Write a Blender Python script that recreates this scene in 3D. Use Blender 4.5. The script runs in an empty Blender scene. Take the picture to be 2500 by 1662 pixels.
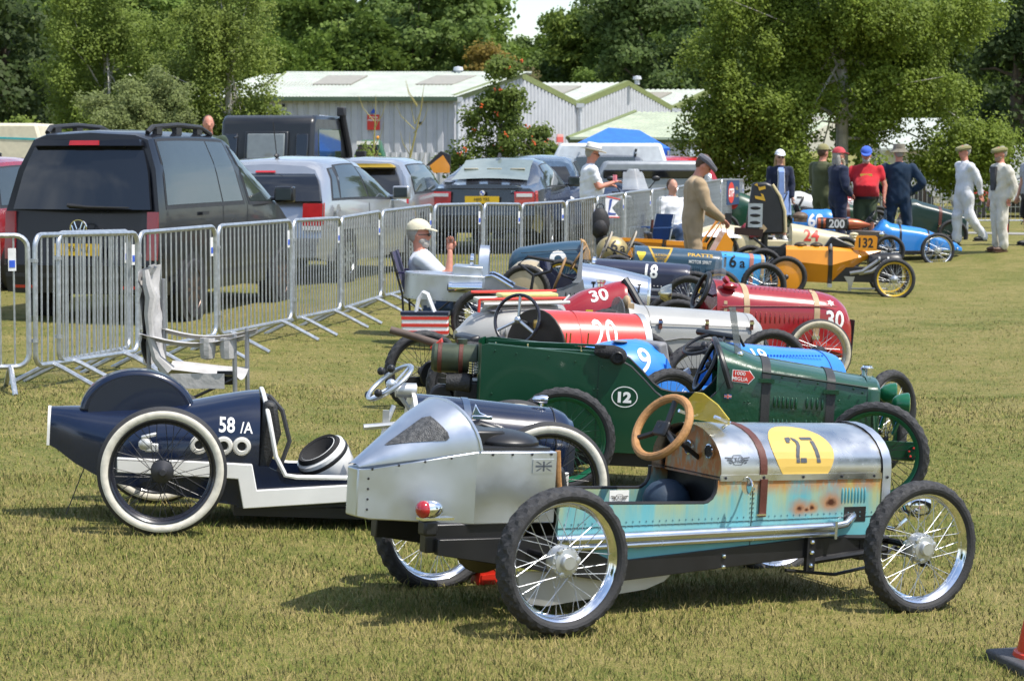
import bpy, bmesh, math, random
import numpy as np
from math import sin, cos, pi, radians, sqrt, atan2, atan, hypot
from mathutils import Vector, Matrix, Euler
from mathutils.bvhtree import BVHTree
random.seed(7); RN = np.random.default_rng(11)
SC = bpy.context.scene; COL = SC.collection

# ---------------------------------------------------------------- camera, sky, sun, exposure
FPX = 5500.0; CX, CY, HZ, CH = 1250.0, 831.0, 360.0, 1.78      # focal length and principal point in photo pixels, eye height
PITCH = atan((CY - HZ) / FPX)
cam = bpy.data.objects.new('camera', bpy.data.cameras.new('camera')); COL.objects.link(cam)
cam.location = (0, 0, CH); cam.rotation_euler = (pi/2 - PITCH, 0, 0)
cam.data.sensor_width = 36; cam.data.lens = 36 * FPX / 2500; cam.data.clip_start = .5; cam.data.clip_end = 4000
cam.data.dof.use_dof = True; cam.data.dof.focus_distance = 12.5; cam.data.dof.aperture_fstop = 9
SC.camera = cam
SUN = Vector((1.2, -.55, 2.4)).normalized()
w = bpy.data.worlds.new('World'); SC.world = w; w.use_nodes = True
nt = w.node_tree; nt.nodes.clear()
def wn(t, **k):
    n = nt.nodes.new(t)
    for a, b in k.items(): setattr(n, a, b)
    return n
sky = wn('ShaderNodeTexSky', sky_type='NISHITA', sun_disc=False, sun_elevation=math.asin(SUN.z), sun_rotation=atan2(SUN.x, SUN.y))
tc = wn('ShaderNodeTexCoord'); mp = wn('ShaderNodeMapping'); mp.inputs['Scale'].default_value = (1.2, 1.2, 3.2)
cn = wn('ShaderNodeTexNoise'); cn.inputs['Scale'].default_value = 1.7; cn.inputs['Detail'].default_value = 7; cn.inputs['Roughness'].default_value = .58
cr = wn('ShaderNodeValToRGB'); cr.color_ramp.elements[0].position = .50; cr.color_ramp.elements[1].position = .68
mx = wn('ShaderNodeMix', data_type='RGBA'); mx.inputs[7].default_value = (5.6, 6.1, 6.8, 1)
bg = wn('ShaderNodeBackground'); bg.inputs['Strength'].default_value = .15
wo = wn('ShaderNodeOutputWorld'); L = nt.links.new
L(tc.outputs['Generated'], mp.inputs['Vector']); L(mp.outputs[0], cn.inputs['Vector']); L(cn.outputs[0], cr.inputs[0]); L(cr.outputs[0], mx.inputs[0])
L(sky.outputs[0], mx.inputs[6]); L(mx.outputs[2], bg.inputs[0]); L(bg.outputs[0], wo.inputs[0])
sl = bpy.data.lights.new('sun', 'SUN'); sl.energy = 3.8; sl.angle = radians(.5); sl.color = (1, .95, .87)
so = bpy.data.objects.new('sun', sl); COL.objects.link(so); so.rotation_euler = SUN.to_track_quat('Z', 'Y').to_euler(); so.location = (20, -10, 40)
SC.view_settings.view_transform = 'Standard'; SC.view_settings.look = 'None'; SC.view_settings.gamma = 1
SC.view_settings.use_curve_mapping = False; SC.view_settings.exposure = 0.62
SC.cycles.max_bounces = 8; SC.cycles.transparent_max_bounces = 16

# ---------------------------------------------------------------- photo pixels -> places
_cp, _sp = cos(PITCH), sin(PITCH); CAM = Vector((0, 0, CH))
def ray(px, py):
    u, v = (px - CX) / FPX, (CY - py) / FPX
    return Vector((u, _cp + v * _sp, -_sp + v * _cp))
def at(px, py, s): return CAM + ray(px, py) * (FPX / s)          # s = photo pixels per metre there
# terrain: the field falls gently to the right; heights measured where wheels, fence feet and shoes stand
_tp = [(1373,1555,632),(2246,1502,579),(396,1307,531),(1338,1333,515),(1374,1199,444),(2140,1233,438),(1632,1127,397),(2171,1119,383),
 (1022,1047,373),(1700,1045,368),(1998,948,291),(1487,925,296),(1654,884,268),(1177,860,267),(1681,803,229),(1281,773,222),(1753,779,217),(1372,752,208),
 (1864,754,199),(2183,733,181),(2289,653,146),(2440,614,146),(2378,598,140),(78,953,345),(335,910,308),(528,864,283),(712,822,259),(831,796,239),
 (931,760,222),(1057,728,207),(1272,707,188),(1457,670,172),(1590,632,154),(1715,598,139),(1815,576,124),(456,784,238),(670,731,212),
 (1250,1662,692),(100,1662,731),(2450,1662,641),(2450,1000,350),(2450,800,240),(846,692,192),(1100,622,146)]
_C = [at(*t) for t in _tp] + [Vector((x, y, 0)) for x in (-40, -20, -8, 0, 8, 20, 40) for y in (58, 75)] + [Vector((x, y, z)) for x, z in ((-9, .1), (9, -.3), (0, -.1)) for y in (-4, 3)]
_C += [Vector((-9, y, .08)) for y in (12, 20, 35)] + [Vector((14, y, -.2)) for y in (12, 22, 40)]
_P = np.array([[c.x, c.y, c.z] for c in _C]); _n = len(_P)
def _phi(d2): return .5 * d2 * np.log(d2 + 1e-9)
_A = np.zeros((_n + 3, _n + 3)); _A[:_n, :_n] = _phi(((_P[:, None, :2] - _P[None, :, :2])**2).sum(2)) + np.eye(_n) * 2.2
_A[:_n, _n] = 1; _A[:_n, _n+1:] = _P[:, :2]; _A[_n, :_n] = 1; _A[_n+1:, :_n] = _P[:, :2].T
_W = np.linalg.solve(_A, np.r_[_P[:, 2], 0, 0, 0])
def gza(x, y):
    x = np.atleast_1d(np.asarray(x, float)); y = np.atleast_1d(np.asarray(y, float))
    d2 = (x[:, None] - _P[None, :, 0])**2 + (y[:, None] - _P[None, :, 1])**2
    z = _phi(d2) @ _W[:_n] + _W[_n] + x * _W[_n+1] + y * _W[_n+2]
    k = np.clip((80 - y) / 25, 0, 1) * np.clip((y + 14) / 12, 0, 1) * np.clip((30 - np.abs(x)) / 14, 0, 1)
    return np.clip(z, -.8, .5) * k
def gz(x, y): return float(gza(x, y)[0])
def put(px, s, dz=0):                                            # a point on the ground seen at column px, s pixels per metre
    p = at(px, 600, s); return Vector((p.x, p.y, gz(p.x, p.y) + dz))

# ---------------------------------------------------------------- materials
_MC = {}
def mat(n, c=(.5, .5, .5), r=.5, m=0, coat=0, ns=9, nv=.12, bp=0, bs=60, rv=.1, al=1, tr=0, spec=.5, sheen=0):
    if n in _MC: return _MC[n]
    M = bpy.data.materials.new(n); M.use_nodes = True; _MC[n] = M; t = M.node_tree; b = t.nodes['Principled BSDF']
    tcn = t.nodes.new('ShaderNodeTexCoord'); no = t.nodes.new('ShaderNodeTexNoise'); no.inputs['Scale'].default_value = ns; no.inputs['Detail'].default_value = 5
    t.links.new(tcn.outputs['Object'], no.inputs['Vector'])
    mr = t.nodes.new('ShaderNodeMapRange'); mr.inputs[1].default_value = .25; mr.inputs[2].default_value = .75; mr.inputs[3].default_value = 1 - nv; mr.inputs[4].default_value = 1 + nv
    t.links.new(no.outputs[0], mr.inputs[0])
    v = t.nodes.new('ShaderNodeVectorMath'); v.operation = 'SCALE'; v.inputs[0].default_value = c[:3]; t.links.new(mr.outputs[0], v.inputs['Scale'])
    t.links.new(v.outputs[0], b.inputs['Base Color'])
    r2 = t.nodes.new('ShaderNodeMapRange'); r2.inputs[1].default_value = .3; r2.inputs[2].default_value = .7; r2.inputs[3].default_value = max(.02, r - rv * r); r2.inputs[4].default_value = min(1, r + rv * r + .02)
    t.links.new(no.outputs[0], r2.inputs[0]); t.links.new(r2.outputs[0], b.inputs['Roughness'])
    b.inputs['Metallic'].default_value = m; b.inputs['Coat Weight'].default_value = coat; b.inputs['Coat Roughness'].default_value = .06
    b.inputs['Alpha'].default_value = al; b.inputs['Transmission Weight'].default_value = tr; b.inputs['Specular IOR Level'].default_value = spec; b.inputs['Sheen Weight'].default_value = sheen
    if bp:
        n2 = t.nodes.new('ShaderNodeTexNoise'); n2.inputs['Scale'].default_value = bs; n2.inputs['Detail'].default_value = 4; t.links.new(tcn.outputs['Object'], n2.inputs['Vector'])
        bu = t.nodes.new('ShaderNodeBump'); bu.inputs['Strength'].default_value = bp; bu.inputs['Distance'].default_value = .01
        t.links.new(n2.outputs[0], bu.inputs['Height']); t.links.new(bu.outputs[0], b.inputs['Normal'])
    return M
def paint(n, c, r=.3, nv=.07): return mat(n, c, r, 0, .5, 5, nv, .015, 25)
def dull(n, c, r=.6, nv=.15, bp=.1): return mat(n, c, r, 0, 0, 14, nv, bp, 90)
def cloth(n, c, nv=.14): return mat(n, c, .9, 0, 0, 7, nv, .35, 22, spec=.2, sheen=.15)
BLK = mat('black_satin', (.012, .012, .013), .38); RUB = mat('tyre_rubber', (.028, .028, .03), .72, nv=.3, bp=.25, bs=120, ns=20)
CHR = mat('chrome', (.82, .83, .85), .07, 1, nv=.04); ALU = mat('aluminium_sheet', (.58, .61, .65), .38, 1, nv=.12, ns=5, rv=.25)
STL = mat('galvanised_steel', (.50, .52, .54), .42, .85, nv=.22, ns=24); IRN = mat('dark_metal', (.05, .05, .055), .45, .6, nv=.3)
WHT = paint('white_paint', (.78, .77, .73)); LEA = mat('brown_leather', (.10, .028, .018), .5, nv=.25, bp=.2); TAN = mat('tan_leather', (.42, .30, .17), .6, nv=.2, bp=.2)
YEL = paint('number_yellow', (.62, .42, .09), .55, .08); NUM = dull('number_grey', (.06, .07, .085), .6); WDC = dull('white_decal', (.82, .82, .80), .5, .05, 0); BKD = dull('black_decal', (.015, .015, .016), .5, .1, 0)
RDC = dull('red_decal', (.62, .045, .03), .5, .08, 0); OLD = mat('old_whitewall', (.56, .50, .38), .8, nv=.2, ns=30, bp=.1); WOO = mat('wrapped_wheel_rim', (.40, .20, .07), .5, nv=.2, ns=30, bp=.3)

# ---------------------------------------------------------------- mesh builder
def smooth_to(me, ang):
    try: me.set_sharp_from_angle(angle=radians(ang))
    except Exception: pass
class B:
    def __init__(s): s.v = []; s.f = []; s.m = []; s.T = Matrix()
    def add(s, vs, fs, m=0):
        o = len(s.v); T = s.T
        s.v += [tuple(T @ Vector(p)) for p in vs]; s.f += [tuple(i + o for i in f) for f in fs]; s.m += [m] * len(fs); return s
    def box(s, c, d, m=0, R=None):
        R = R or Matrix(); c = Vector(c); x, y, z = [q / 2 for q in d]
        P = [c + R.to_3x3() @ Vector((a*x, b*y, e*z)) for a in (-1, 1) for b in (-1, 1) for e in (-1, 1)]
        return s.add(P, [(0,1,3,2),(4,6,7,5),(0,4,5,1),(2,3,7,6),(0,2,6,4),(1,5,7,3)], m)
    def tube(s, pts, r, n=8, m=0, closed=False, cap=True):
        P = [Vector(p) for p in pts]; k = len(P); rs = r if isinstance(r, (list, tuple)) else [r] * k; vs = []; fs = []; up = None
        for i in range(k):
            a = P[i-1] if (i > 0 or closed) else P[i]; b = P[(i+1) % k] if (i < k-1 or closed) else P[i]
            t = (b - a); t = t.normalized() if t.length > 1e-9 else Vector((0, 0, 1))
            if up is None: up = Vector((0, 0, 1)) if abs(t.z) < .9 else Vector((1, 0, 0))
            u = t.cross(up); u = u.normalized() if u.length > 1e-6 else t.orthogonal().normalized(); up = u.cross(t).normalized()
            for j in range(n):
                q = 2 * pi * j / n; vs.append(P[i] + u * (cos(q) * rs[i]) + up * (sin(q) * rs[i]))
        for i in range(k if closed else k - 1):
            for j in range(n):
                a = i*n + j; b = i*n + (j+1) % n; c = ((i+1) % k)*n + (j+1) % n; d = ((i+1) % k)*n + j; fs.append((a, b, c, d))
        if cap and not closed: fs.append(tuple(range(n))[::-1]); fs.append(tuple(range((k-1)*n, k*n)))
        return s.add(vs, fs, m)
    def lathe(s, prof, n=24, m=0, axis='y', c=(0, 0, 0), close=False):
        vs = []; fs = []; k = len(prof); c = Vector(c)
        for i in range(n):
            q = 2 * pi * i / n
            for (r, h) in prof:
                p = (r*cos(q), h, r*sin(q)) if axis == 'y' else ((h, r*cos(q), r*sin(q)) if axis == 'x' else (r*cos(q), r*sin(q), h)); vs.append(c + Vector(p))
        for i in range(n):
            for j in range(k if close else k - 1):
                a = i*k + j; b = i*k + (j+1) % k; d = ((i+1) % n)*k + j; e = ((i+1) % n)*k + (j+1) % k; fs.append((a, d, e, b))
        return s.add(vs, fs, m)
    def loft(s, rings, m=0, c0=True, c1=True, closed=True):
        n = len(rings[0]); vs = [p for r in rings for p in r]; fs = []
        for i in range(len(rings) - 1):
            for j in range(n if closed else n - 1): fs.append((i*n + j, i*n + (j+1) % n, (i+1)*n + (j+1) % n, (i+1)*n + j))
        if c0: fs.append(tuple(range(n))[::-1])
        if c1: fs.append(tuple(range((len(rings)-1)*n, len(rings)*n)))
        return s.add(vs, fs, m)
    def ell(s, c, d, n=14, m=0, R=None):
        R = (R or Matrix()).to_3x3(); c = Vector(c); vs = []; fs = []; h = max(4, n // 2)
        for i in range(h + 1):
            a = pi * i / h
            for j in range(n):
                b = 2 * pi * j / n; vs.append(c + R @ Vector((d[0]*sin(a)*cos(b), d[1]*sin(a)*sin(b), d[2]*cos(a))))
        for i in range(h):
            for j in range(n): fs.append((i*n + j, (i+1)*n + j, (i+1)*n + (j+1) % n, i*n + (j+1) % n))
        return s.add(vs, fs, m)
    def prism(s, out, y0, y1, m=0, ax='y'):
        n = len(out); f = (lambda a, b, h: (a, h, b)) if ax == 'y' else ((lambda a, b, h: (h, a, b)) if ax == 'x' else (lambda a, b, h: (a, b, h)))
        vs = [f(a, b, y0) for a, b in out] + [f(a, b, y1) for a, b in out]
        return s.add(vs, [tuple(range(n))[::-1], tuple(range(n, 2*n))] + [(i, (i+1) % n, n + (i+1) % n, n + i) for i in range(n)], m)
    def mesh(s, name, mats, ang=35):
        me = bpy.data.meshes.new(name); me.from_pydata(s.v, [], s.f)
        bm = bmesh.new(); bm.from_mesh(me); bmesh.ops.remove_doubles(bm, verts=bm.verts, dist=1e-5)
        bmesh.ops.recalc_face_normals(bm, faces=bm.faces)
        bm.to_mesh(me); bm.free()
        if len(me.polygons) == len(s.m): me.polygons.foreach_set('material_index', s.m)
        elif max(s.m or [0]) > 0:                                   # rebuilt without merging so that the materials keep their faces
            me.clear_geometry(); me.from_pydata(s.v, [], s.f); me.polygons.foreach_set('material_index', s.m)
        for q in (mats if isinstance(mats, (list, tuple)) else [mats]): me.materials.append(q)
        me.polygons.foreach_set('use_smooth', [True] * len(me.polygons)); smooth_to(me, ang); return me
    def go(s, name, mats, par=None, ang=35, bev=0, **p): return link(name, s.mesh(name, mats, ang), par, bev, **p)
def link(name, me, par=None, bev=0, loc=None, rz=0, **p):
    o = bpy.data.objects.new(name, me); COL.objects.link(o); o.parent = par
    if loc is not None: o.location = loc
    if rz: o.rotation_euler = (0, 0, rz)
    for k, v in p.items(): o[k] = v
    if bev:
        b = o.modifiers.new('bevel', 'BEVEL'); b.width = bev; b.segments = 2; b.limit_method = 'ANGLE'; b.angle_limit = radians(40)
    return o
def thing(name, label, cat, loc=(0, 0, 0), rz=0, group=None, kind=None, M=None):
    o = bpy.data.objects.new(name, None); COL.objects.link(o); o['label'] = label; o['category'] = cat; o.empty_display_size = .1
    if M is not None: o.matrix_world = M
    else: o.location = loc; o.rotation_euler = (0, 0, rz)
    if group: o['group'] = group
    if kind: o['kind'] = kind
    return o
def tag(o, label, cat, group=None):
    o['label'] = label; o['category'] = cat
    if group: o['group'] = group
    return o
def kids(o): return [c for c in COL.objects if c.parent == o]
def copy_tree(o, par=None):
    ch = {}
    for c in COL.objects:
        if c.parent: ch.setdefault(c.parent, []).append(c)
    def rec(a, p):
        c = a.copy(); COL.objects.link(c); c.parent = p
        for k in ch.get(a, []): rec(k, c)
        return c
    return rec(o, par)
def fast_mesh(name, V, F, mats, mi=None, smooth=False):
    k = F.shape[1]; me = bpy.data.meshes.new(name); me.vertices.add(len(V)); me.vertices.foreach_set('co', V.astype(np.float32).ravel())
    me.loops.add(F.size); me.loops.foreach_set('vertex_index', F.astype(np.int32).ravel())
    me.polygons.add(len(F)); me.polygons.foreach_set('loop_start', np.arange(0, F.size, k, dtype=np.int32))
    if mi is not None: me.polygons.foreach_set('material_index', mi.astype(np.int32))
    me.update(calc_edges=True); me.validate()
    for q in (mats if isinstance(mats, (list, tuple)) else [mats]): me.materials.append(q)
    if smooth: me.polygons.foreach_set('use_smooth', [True] * len(F))
    return me
# flat print (numbers, emblems) cut to shape and laid on a curved panel
def text2d(s, h, wide=1, bold=0, shear=0, space=1):
    cu = bpy.data.curves.new('lettering', 'FONT'); cu.body = s; cu.size = 1; cu.offset = bold; cu.shear = shear; cu.space_character = space; cu.resolution_u = 3
    o = bpy.data.objects.new('lettering', cu); COL.objects.link(o); dg = bpy.context.evaluated_depsgraph_get(); me = o.evaluated_get(dg).to_mesh()
    vs = np.array([v.co[:2] for v in me.vertices]); fs = [tuple(p.vertices) for p in me.polygons]
    o.to_mesh_clear(); bpy.data.objects.remove(o); bpy.data.curves.remove(cu)
    lo, hi = vs.min(0), vs.max(0); k = h / (hi[1] - lo[1]); vs = (vs - (lo + hi) / 2) * k; vs[:, 0] *= wide
    return [tuple(v) for v in vs], fs
def disc2d(rx, rz, n=32): return [(rx*cos(2*pi*i/n), rz*sin(2*pi*i/n)) for i in range(n)], [tuple(range(n))]
def ring2d(rx, rz, t, n=32):
    v = [(rx*cos(2*pi*i/n), rz*sin(2*pi*i/n)) for i in range(n)] + [((rx-t)*cos(2*pi*i/n), (rz-t)*sin(2*pi*i/n)) for i in range(n)]
    return v, [(i, (i+1) % n, n + (i+1) % n, n + i) for i in range(n)]
def poly2d(p): return list(p), [tuple(range(len(p)))]
_BV = {}
def bvh_of(o):
    if o.name not in _BV:
        me = o.data; _BV[o.name] = BVHTree.FromPolygons([v.co.copy() for v in me.vertices], [tuple(p.vertices) for p in me.polygons])
    return _BV[o.name]
def decal(name, sh, m, tgt, c, N=(0, -1, 0), U=(1, 0, 0), off=.003, cut=.03, rot=0, par=None, **p):
    vs, fs = sh; N = Vector(N).normalized(); U = Vector(U).normalized(); Vv = N.cross(U).normalized(); c = Vector(c)
    bm = bmesh.new(); bv = [bm.verts.new((a*cos(rot) - b*sin(rot), a*sin(rot) + b*cos(rot), 0)) for a, b in vs]
    for f in fs:
        try: bm.faces.new([bv[i] for i in f])
        except Exception: pass
    X = [v.co.x for v in bm.verts]; Y = [v.co.y for v in bm.verts]
    for ax, lo, hi in ((0, min(X), max(X)), (1, min(Y), max(Y))):
        for k in range(1, int((hi - lo) / cut) + 1):
            q = Vector((lo + k*cut, 0, 0)) if ax == 0 else Vector((0, lo + k*cut, 0))
            bmesh.ops.bisect_plane(bm, geom=bm.verts[:] + bm.edges[:] + bm.faces[:], plane_co=q, plane_no=(1, 0, 0) if ax == 0 else (0, 1, 0), dist=1e-6)
    tr = [bvh_of(t) for t in (tgt if isinstance(tgt, (list, tuple)) else [tgt])]
    for v in bm.verts:
        q = c + U * v.co.x + Vv * v.co.y; hit = None
        for t in tr:
            h = t.ray_cast(q + N * .8, -N)
            if h[0] is not None and (hit is None or h[3] < hit[3]): hit = h
        n = N
        if hit: q = hit[0]; n = hit[1] if hit[1].dot(N) > 0 else -hit[1]; n = (n + N * .3).normalized()
        v.co = q + n * off
    me = bpy.data.meshes.new(name); bm.to_mesh(me); bm.free(); me.materials.append(m)
    for q in me.polygons: q.use_smooth = False
    t0 = tgt[0] if isinstance(tgt, (list, tuple)) else tgt
    return link(name, me, par or t0, **p)
# ---------------------------------------------------------------- the field
def grass_mat(n, blade=False):
    M = bpy.data.materials.new(n); M.use_nodes = True; t = M.node_tree; b = t.nodes['Principled BSDF']; l = t.links.new
    g = t.nodes.new('ShaderNodeNewGeometry'); ns = []
    for sc, de in ((.55, 4), (2.6, 5), (16, 4), (90, 3)):
        q = t.nodes.new('ShaderNodeTexNoise'); q.inputs['Scale'].default_value = sc; q.inputs['Detail'].default_value = de; q.inputs['Roughness'].default_value = .62; l(g.outputs['Position'], q.inputs['Vector']); ns.append(q)
    def ma(op, a, bb):
        q = t.nodes.new('ShaderNodeMath'); q.operation = op
        for i, x in enumerate((a, bb)):
            if isinstance(x, (int, float)): q.inputs[i].default_value = x
            else: l(x, q.inputs[i])
        return q.outputs[0]
    s = ma('ADD', ma('ADD', ma('MULTIPLY', ns[0].outputs[0], .42), ma('MULTIPLY', ns[1].outputs[0], .40)), ma('MULTIPLY', ns[2].outputs[0], .44))
    if blade: s = ma('ADD', s, ma('MULTIPLY', ma('SUBTRACT', g.outputs['Random Per Island'], .5), .50))
    else: s = ma('ADD', s, ma('MULTIPLY', ma('SUBTRACT', ns[3].outputs[0], .5), .8))
    r = t.nodes.new('ShaderNodeValToRGB'); e = r.color_ramp.elements; e[0].position = .42; e[0].color = (.088, .122, .016, 1); e[1].position = .88; e[1].color = (.35, .278, .112, 1)
    for p, c in ((.55, (.155, .168, .030, 1)), (.67, (.240, .208, .060, 1))):
        x = e.new(p); x.color = c
    l(s, r.inputs[0]); l(r.outputs[0], b.inputs['Base Color']); b.inputs['Roughness'].default_value = .8; b.inputs['Specular IOR Level'].default_value = .25
    if blade:                                                       # thin blades scatter the light much as the whole sward does
        ad = t.nodes.new('ShaderNodeVectorMath'); ad.operation = 'MULTIPLY_ADD'; l(g.outputs['Normal'], ad.inputs[0]); ad.inputs[1].default_value = (.35, .35, .35); ad.inputs[2].default_value = (0, 0, .75); nz_ = t.nodes.new('ShaderNodeVectorMath'); nz_.operation = 'NORMALIZE'; l(ad.outputs[0], nz_.inputs[0]); l(nz_.outputs[0], b.inputs['Normal'])
    if not blade:
        bu = t.nodes.new('ShaderNodeBump'); bu.inputs['Strength'].default_value = .9; bu.inputs['Distance'].default_value = .03; l(ns[3].outputs[0], bu.inputs['Height']); l(bu.outputs[0], b.inputs['Normal'])
    return M
GM = grass_mat('dry_turf'); GB = grass_mat('grass_blade', True)
xs = np.unique(np.r_[-600, -300, -150, -90, -60, np.arange(-40, -10, 2.), np.arange(-10, 12, .4), np.arange(12, 42, 2.), 60, 90, 150, 300, 600])
ys = np.unique(np.r_[-400, -150, -60, -30, np.arange(-20, 6, 2.), np.arange(6, 44, .4), np.arange(44, 84, 2.), 90, 110, 150, 250, 500, 900])
gx, gy = np.meshgrid(xs, ys); gzv = np.concatenate([gza(gx[i], gy[i]) for i in range(len(ys))])
Vg = np.c_[gx.ravel(), gy.ravel(), gzv]; nx = len(xs); ii = (np.arange(len(ys)-1)[:, None]*nx + np.arange(nx-1)[None]).ravel()
link('ground', fast_mesh('ground', Vg, np.c_[ii, ii+1, ii+nx+1, ii+nx], GM, smooth=True), kind='structure')
# short dry grass, blade by blade near the camera, sparser and coarser farther away
def blades(y0, y1, dens, hgt, wid, extra=.25):
    A = []; n = int(dens * (y1 - y0) * (2500 / FPX * (y0 + y1) / 2 + 2*extra)); y = np.sqrt(RN.uniform(y0**2, y1**2, n)); x = RN.uniform(-1, 1, n) * (1250/FPX*y + extra)
    k = RN.uniform(size=n) < .35 + .9*np.clip(np.sin(x*2.3 + 1.7*np.sin(y*1.9)) * np.sin(y*2.7 + 1.3*np.sin(x*3.1)) * .5 + .5, 0, 1); x, y = x[k], y[k]; n = len(x)
    z = np.concatenate([gza(x[i:i+4000], y[i:i+4000]) for i in range(0, n, 4000)])
    a = RN.uniform(0, 2*pi, n); h = hgt * RN.lognormal(0, .33, n); w = wid * RN.uniform(.6, 1.3, n); ln = RN.uniform(.1, 1.1, n) * h; b = RN.uniform(0, 2*pi, n)
    P = np.c_[x, y, z - .004]; U = np.c_[np.cos(a), np.sin(a), 0*a] * w[:, None] / 2; D = np.c_[np.cos(b), np.sin(b), 0*b] * ln[:, None]; Z = np.c_[0*a, 0*a, h]
    V = np.stack([P - U, P + U, P + U*.7 + D*.35 + Z*.6, P - U*.7 + D*.35 + Z*.6, P + D + Z], 1).reshape(-1, 3); i = np.arange(n)*5
    return V, np.r_[np.c_[i, i+1, i+2], np.c_[i, i+2, i+3], np.c_[i+3, i+2, i+4]]
parts = [blades(6.6, 9, 9000, .022, .0034), blades(9, 12, 6000, .021, .004), blades(12, 17, 2400, .017, .0055), blades(17, 24, 700, .012, .008), blades(24, 36, 160, .012, .012), blades(6.6, 12, 60, .07, .0026)]
vo = 0; Vs = []; Fs = []
for v, f in parts: Vs.append(v); Fs.append(f + vo); vo += len(v)
link('grass', fast_mesh('grass', np.concatenate(Vs), np.concatenate(Fs), GB), kind='stuff')

# ---------------------------------------------------------------- wheels
_WM = {}
def tyre_mesh(R, wd, tread, ww, n=96):
    b = B(); vs = []; fs = []; m = []; rr = R * .80; rad = (R - rr) / 2 * 1.02; rc = (R + rr) / 2; k = 16
    for i in range(n):
        q = 2*pi*i/n
        for j in range(k):
            a = 2*pi*j/k - pi/2; y = sin(a) * wd/2 * (1.0 if abs(sin(a)) < .9 else .97); r = rc + cos(a) * rad
            if tread and cos(a) > .35:
                g = ((i//(2 if n > 100 else 1)) + j//2) % 2 if tread == 1 else 0
                r += (.003 if g else -.0035) if tread == 1 else (.003 if j % 2 else -.002)
                if tread == 1 and .35 < cos(a) < .72: y *= 1.025 if (i//2) % 2 else .995
            vs.append((r*cos(q), y, r*sin(q)))
    for i in range(n):
        for j in range(k):
            a = 2*pi*(j + .5)/k - pi/2; fs.append((i*k + j, ((i+1) % n)*k + j, ((i+1) % n)*k + (j+1) % k, i*k + (j+1) % k)); m.append(1 if ww and abs(sin(a)) > .55 and -.8 < cos(a) < .52 else 0)
    b.v = vs; b.f = fs; b.m = m; return b
def wheel_parts(key, R, wd, tread, wwm, rim, spk, hub, hs, near):
    if key in _WM: return _WM[key]
    n = 120 if near else 72; D = []
    D.append(('tyre', tyre_mesh(R, wd, tread, wwm is not None, n).mesh('tyre', [RUB, wwm or RUB], 14 if tread == 1 else 50)))
    r0 = R * .815; b = B(); b.lathe([(r0, -.030), (r0*1.012, -.026), (r0*.985, -.022), (r0*.93, -.012), (r0*.915, 0), (r0*.93, .012), (r0*.985, .022), (r0*1.012, .026), (r0, .030), (r0*.965, .024), (r0*.90, 0), (r0*.965, -.024)], n, close=True)
    D.append(('rim', b.mesh('rim', rim, 30)))
    b = B(); N = 36; rh = hs
    for i in range(N):
        sd = 1 if i % 2 else -1; q = 2*pi*i/N; q2 = q + (1 if (i//2) % 2 else -1) * .62 * (1 if hs > .03 else .5)
        b.tube([(rh*cos(q2), sd*.028, rh*sin(q2)), (r0*.93*cos(q), sd*.004, r0*.93*sin(q))], .0016 if near else .0022, 4, cap=False)
    me = b.mesh('spokes', spk, 60); D.append(('spokes', me))
    b = B()
    if hub == 'drum':
        b.lathe([(.001, -.055), (.026, -.055), (.030, -.052), (.032, -.036), (.05, -.033), (.053, -.028), (hs*.98, -.026), (hs*1.02, -.02), (hs*1.02, .02), (hs*.9, .03), (.02, .034), (.02, .09), (.001, .09)], 32)
        for i in range(3):
            q = i*2.1 + .4; b.ell((cos(q)*.052, -.031, sin(q)*.052), (.014, .007, .014), 8)
        for i in range(18):
            q = i*2*pi/18; b.ell((cos(q)*hs*.9, -.028, sin(q)*hs*.9), (.004, .004, .004), 6)
    else:
        b.lathe([(.001, -.062), (.014, -.062), (.017, -.058), (.018, -.045), (hs*.9, -.034), (hs*1.05, -.030), (hs*.55, -.024), (hs*.5, .02), (hs*1.05, .028), (hs*.9, .034), (.014, .045), (.014, .09), (.001, .09)], 24)
    D.append(('hub', b.mesh('hub', hub == 'drum' and mat('cast_alloy', (.55, .56, .56), .38, .85, nv=.1) or (spk if hub == 'rimcol' else IRN), 35)))
    _WM[key] = D; return D
def wheel(K, pos, R=.287, wd=.066, rim=None, spk=None, hub='small', hs=.035, tread=1, ww=None, near=False, rz=0, dx=None):
    rim = rim or CHR; spk = spk or STL; key = (R, wd, rim.name, spk.name, hub, hs, tread, ww and ww.name, near)
    D = wheel_parts(key, R, wd, tread, ww, rim, spk, hub, hs, near)
    e = bpy.data.objects.new('wheel', None); COL.objects.link(e); e.parent = K; e.location = pos; e.rotation_euler = (0, RN.uniform(0, .3), rz); e.empty_display_size = .1
    for nme, me in D:
        o = link(nme, me, e)
        if nme == 'spokes': o['kind'] = 'stuff'
    if dx is not None:                                              # solid wheel disc
        b = B(); b.lathe([(.02, -.030), (.06, -.032), (R*.76, -.012), (R*.77, .0), (.06, .02)], 32); b.go('disc', dx, e)
    return e

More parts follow.
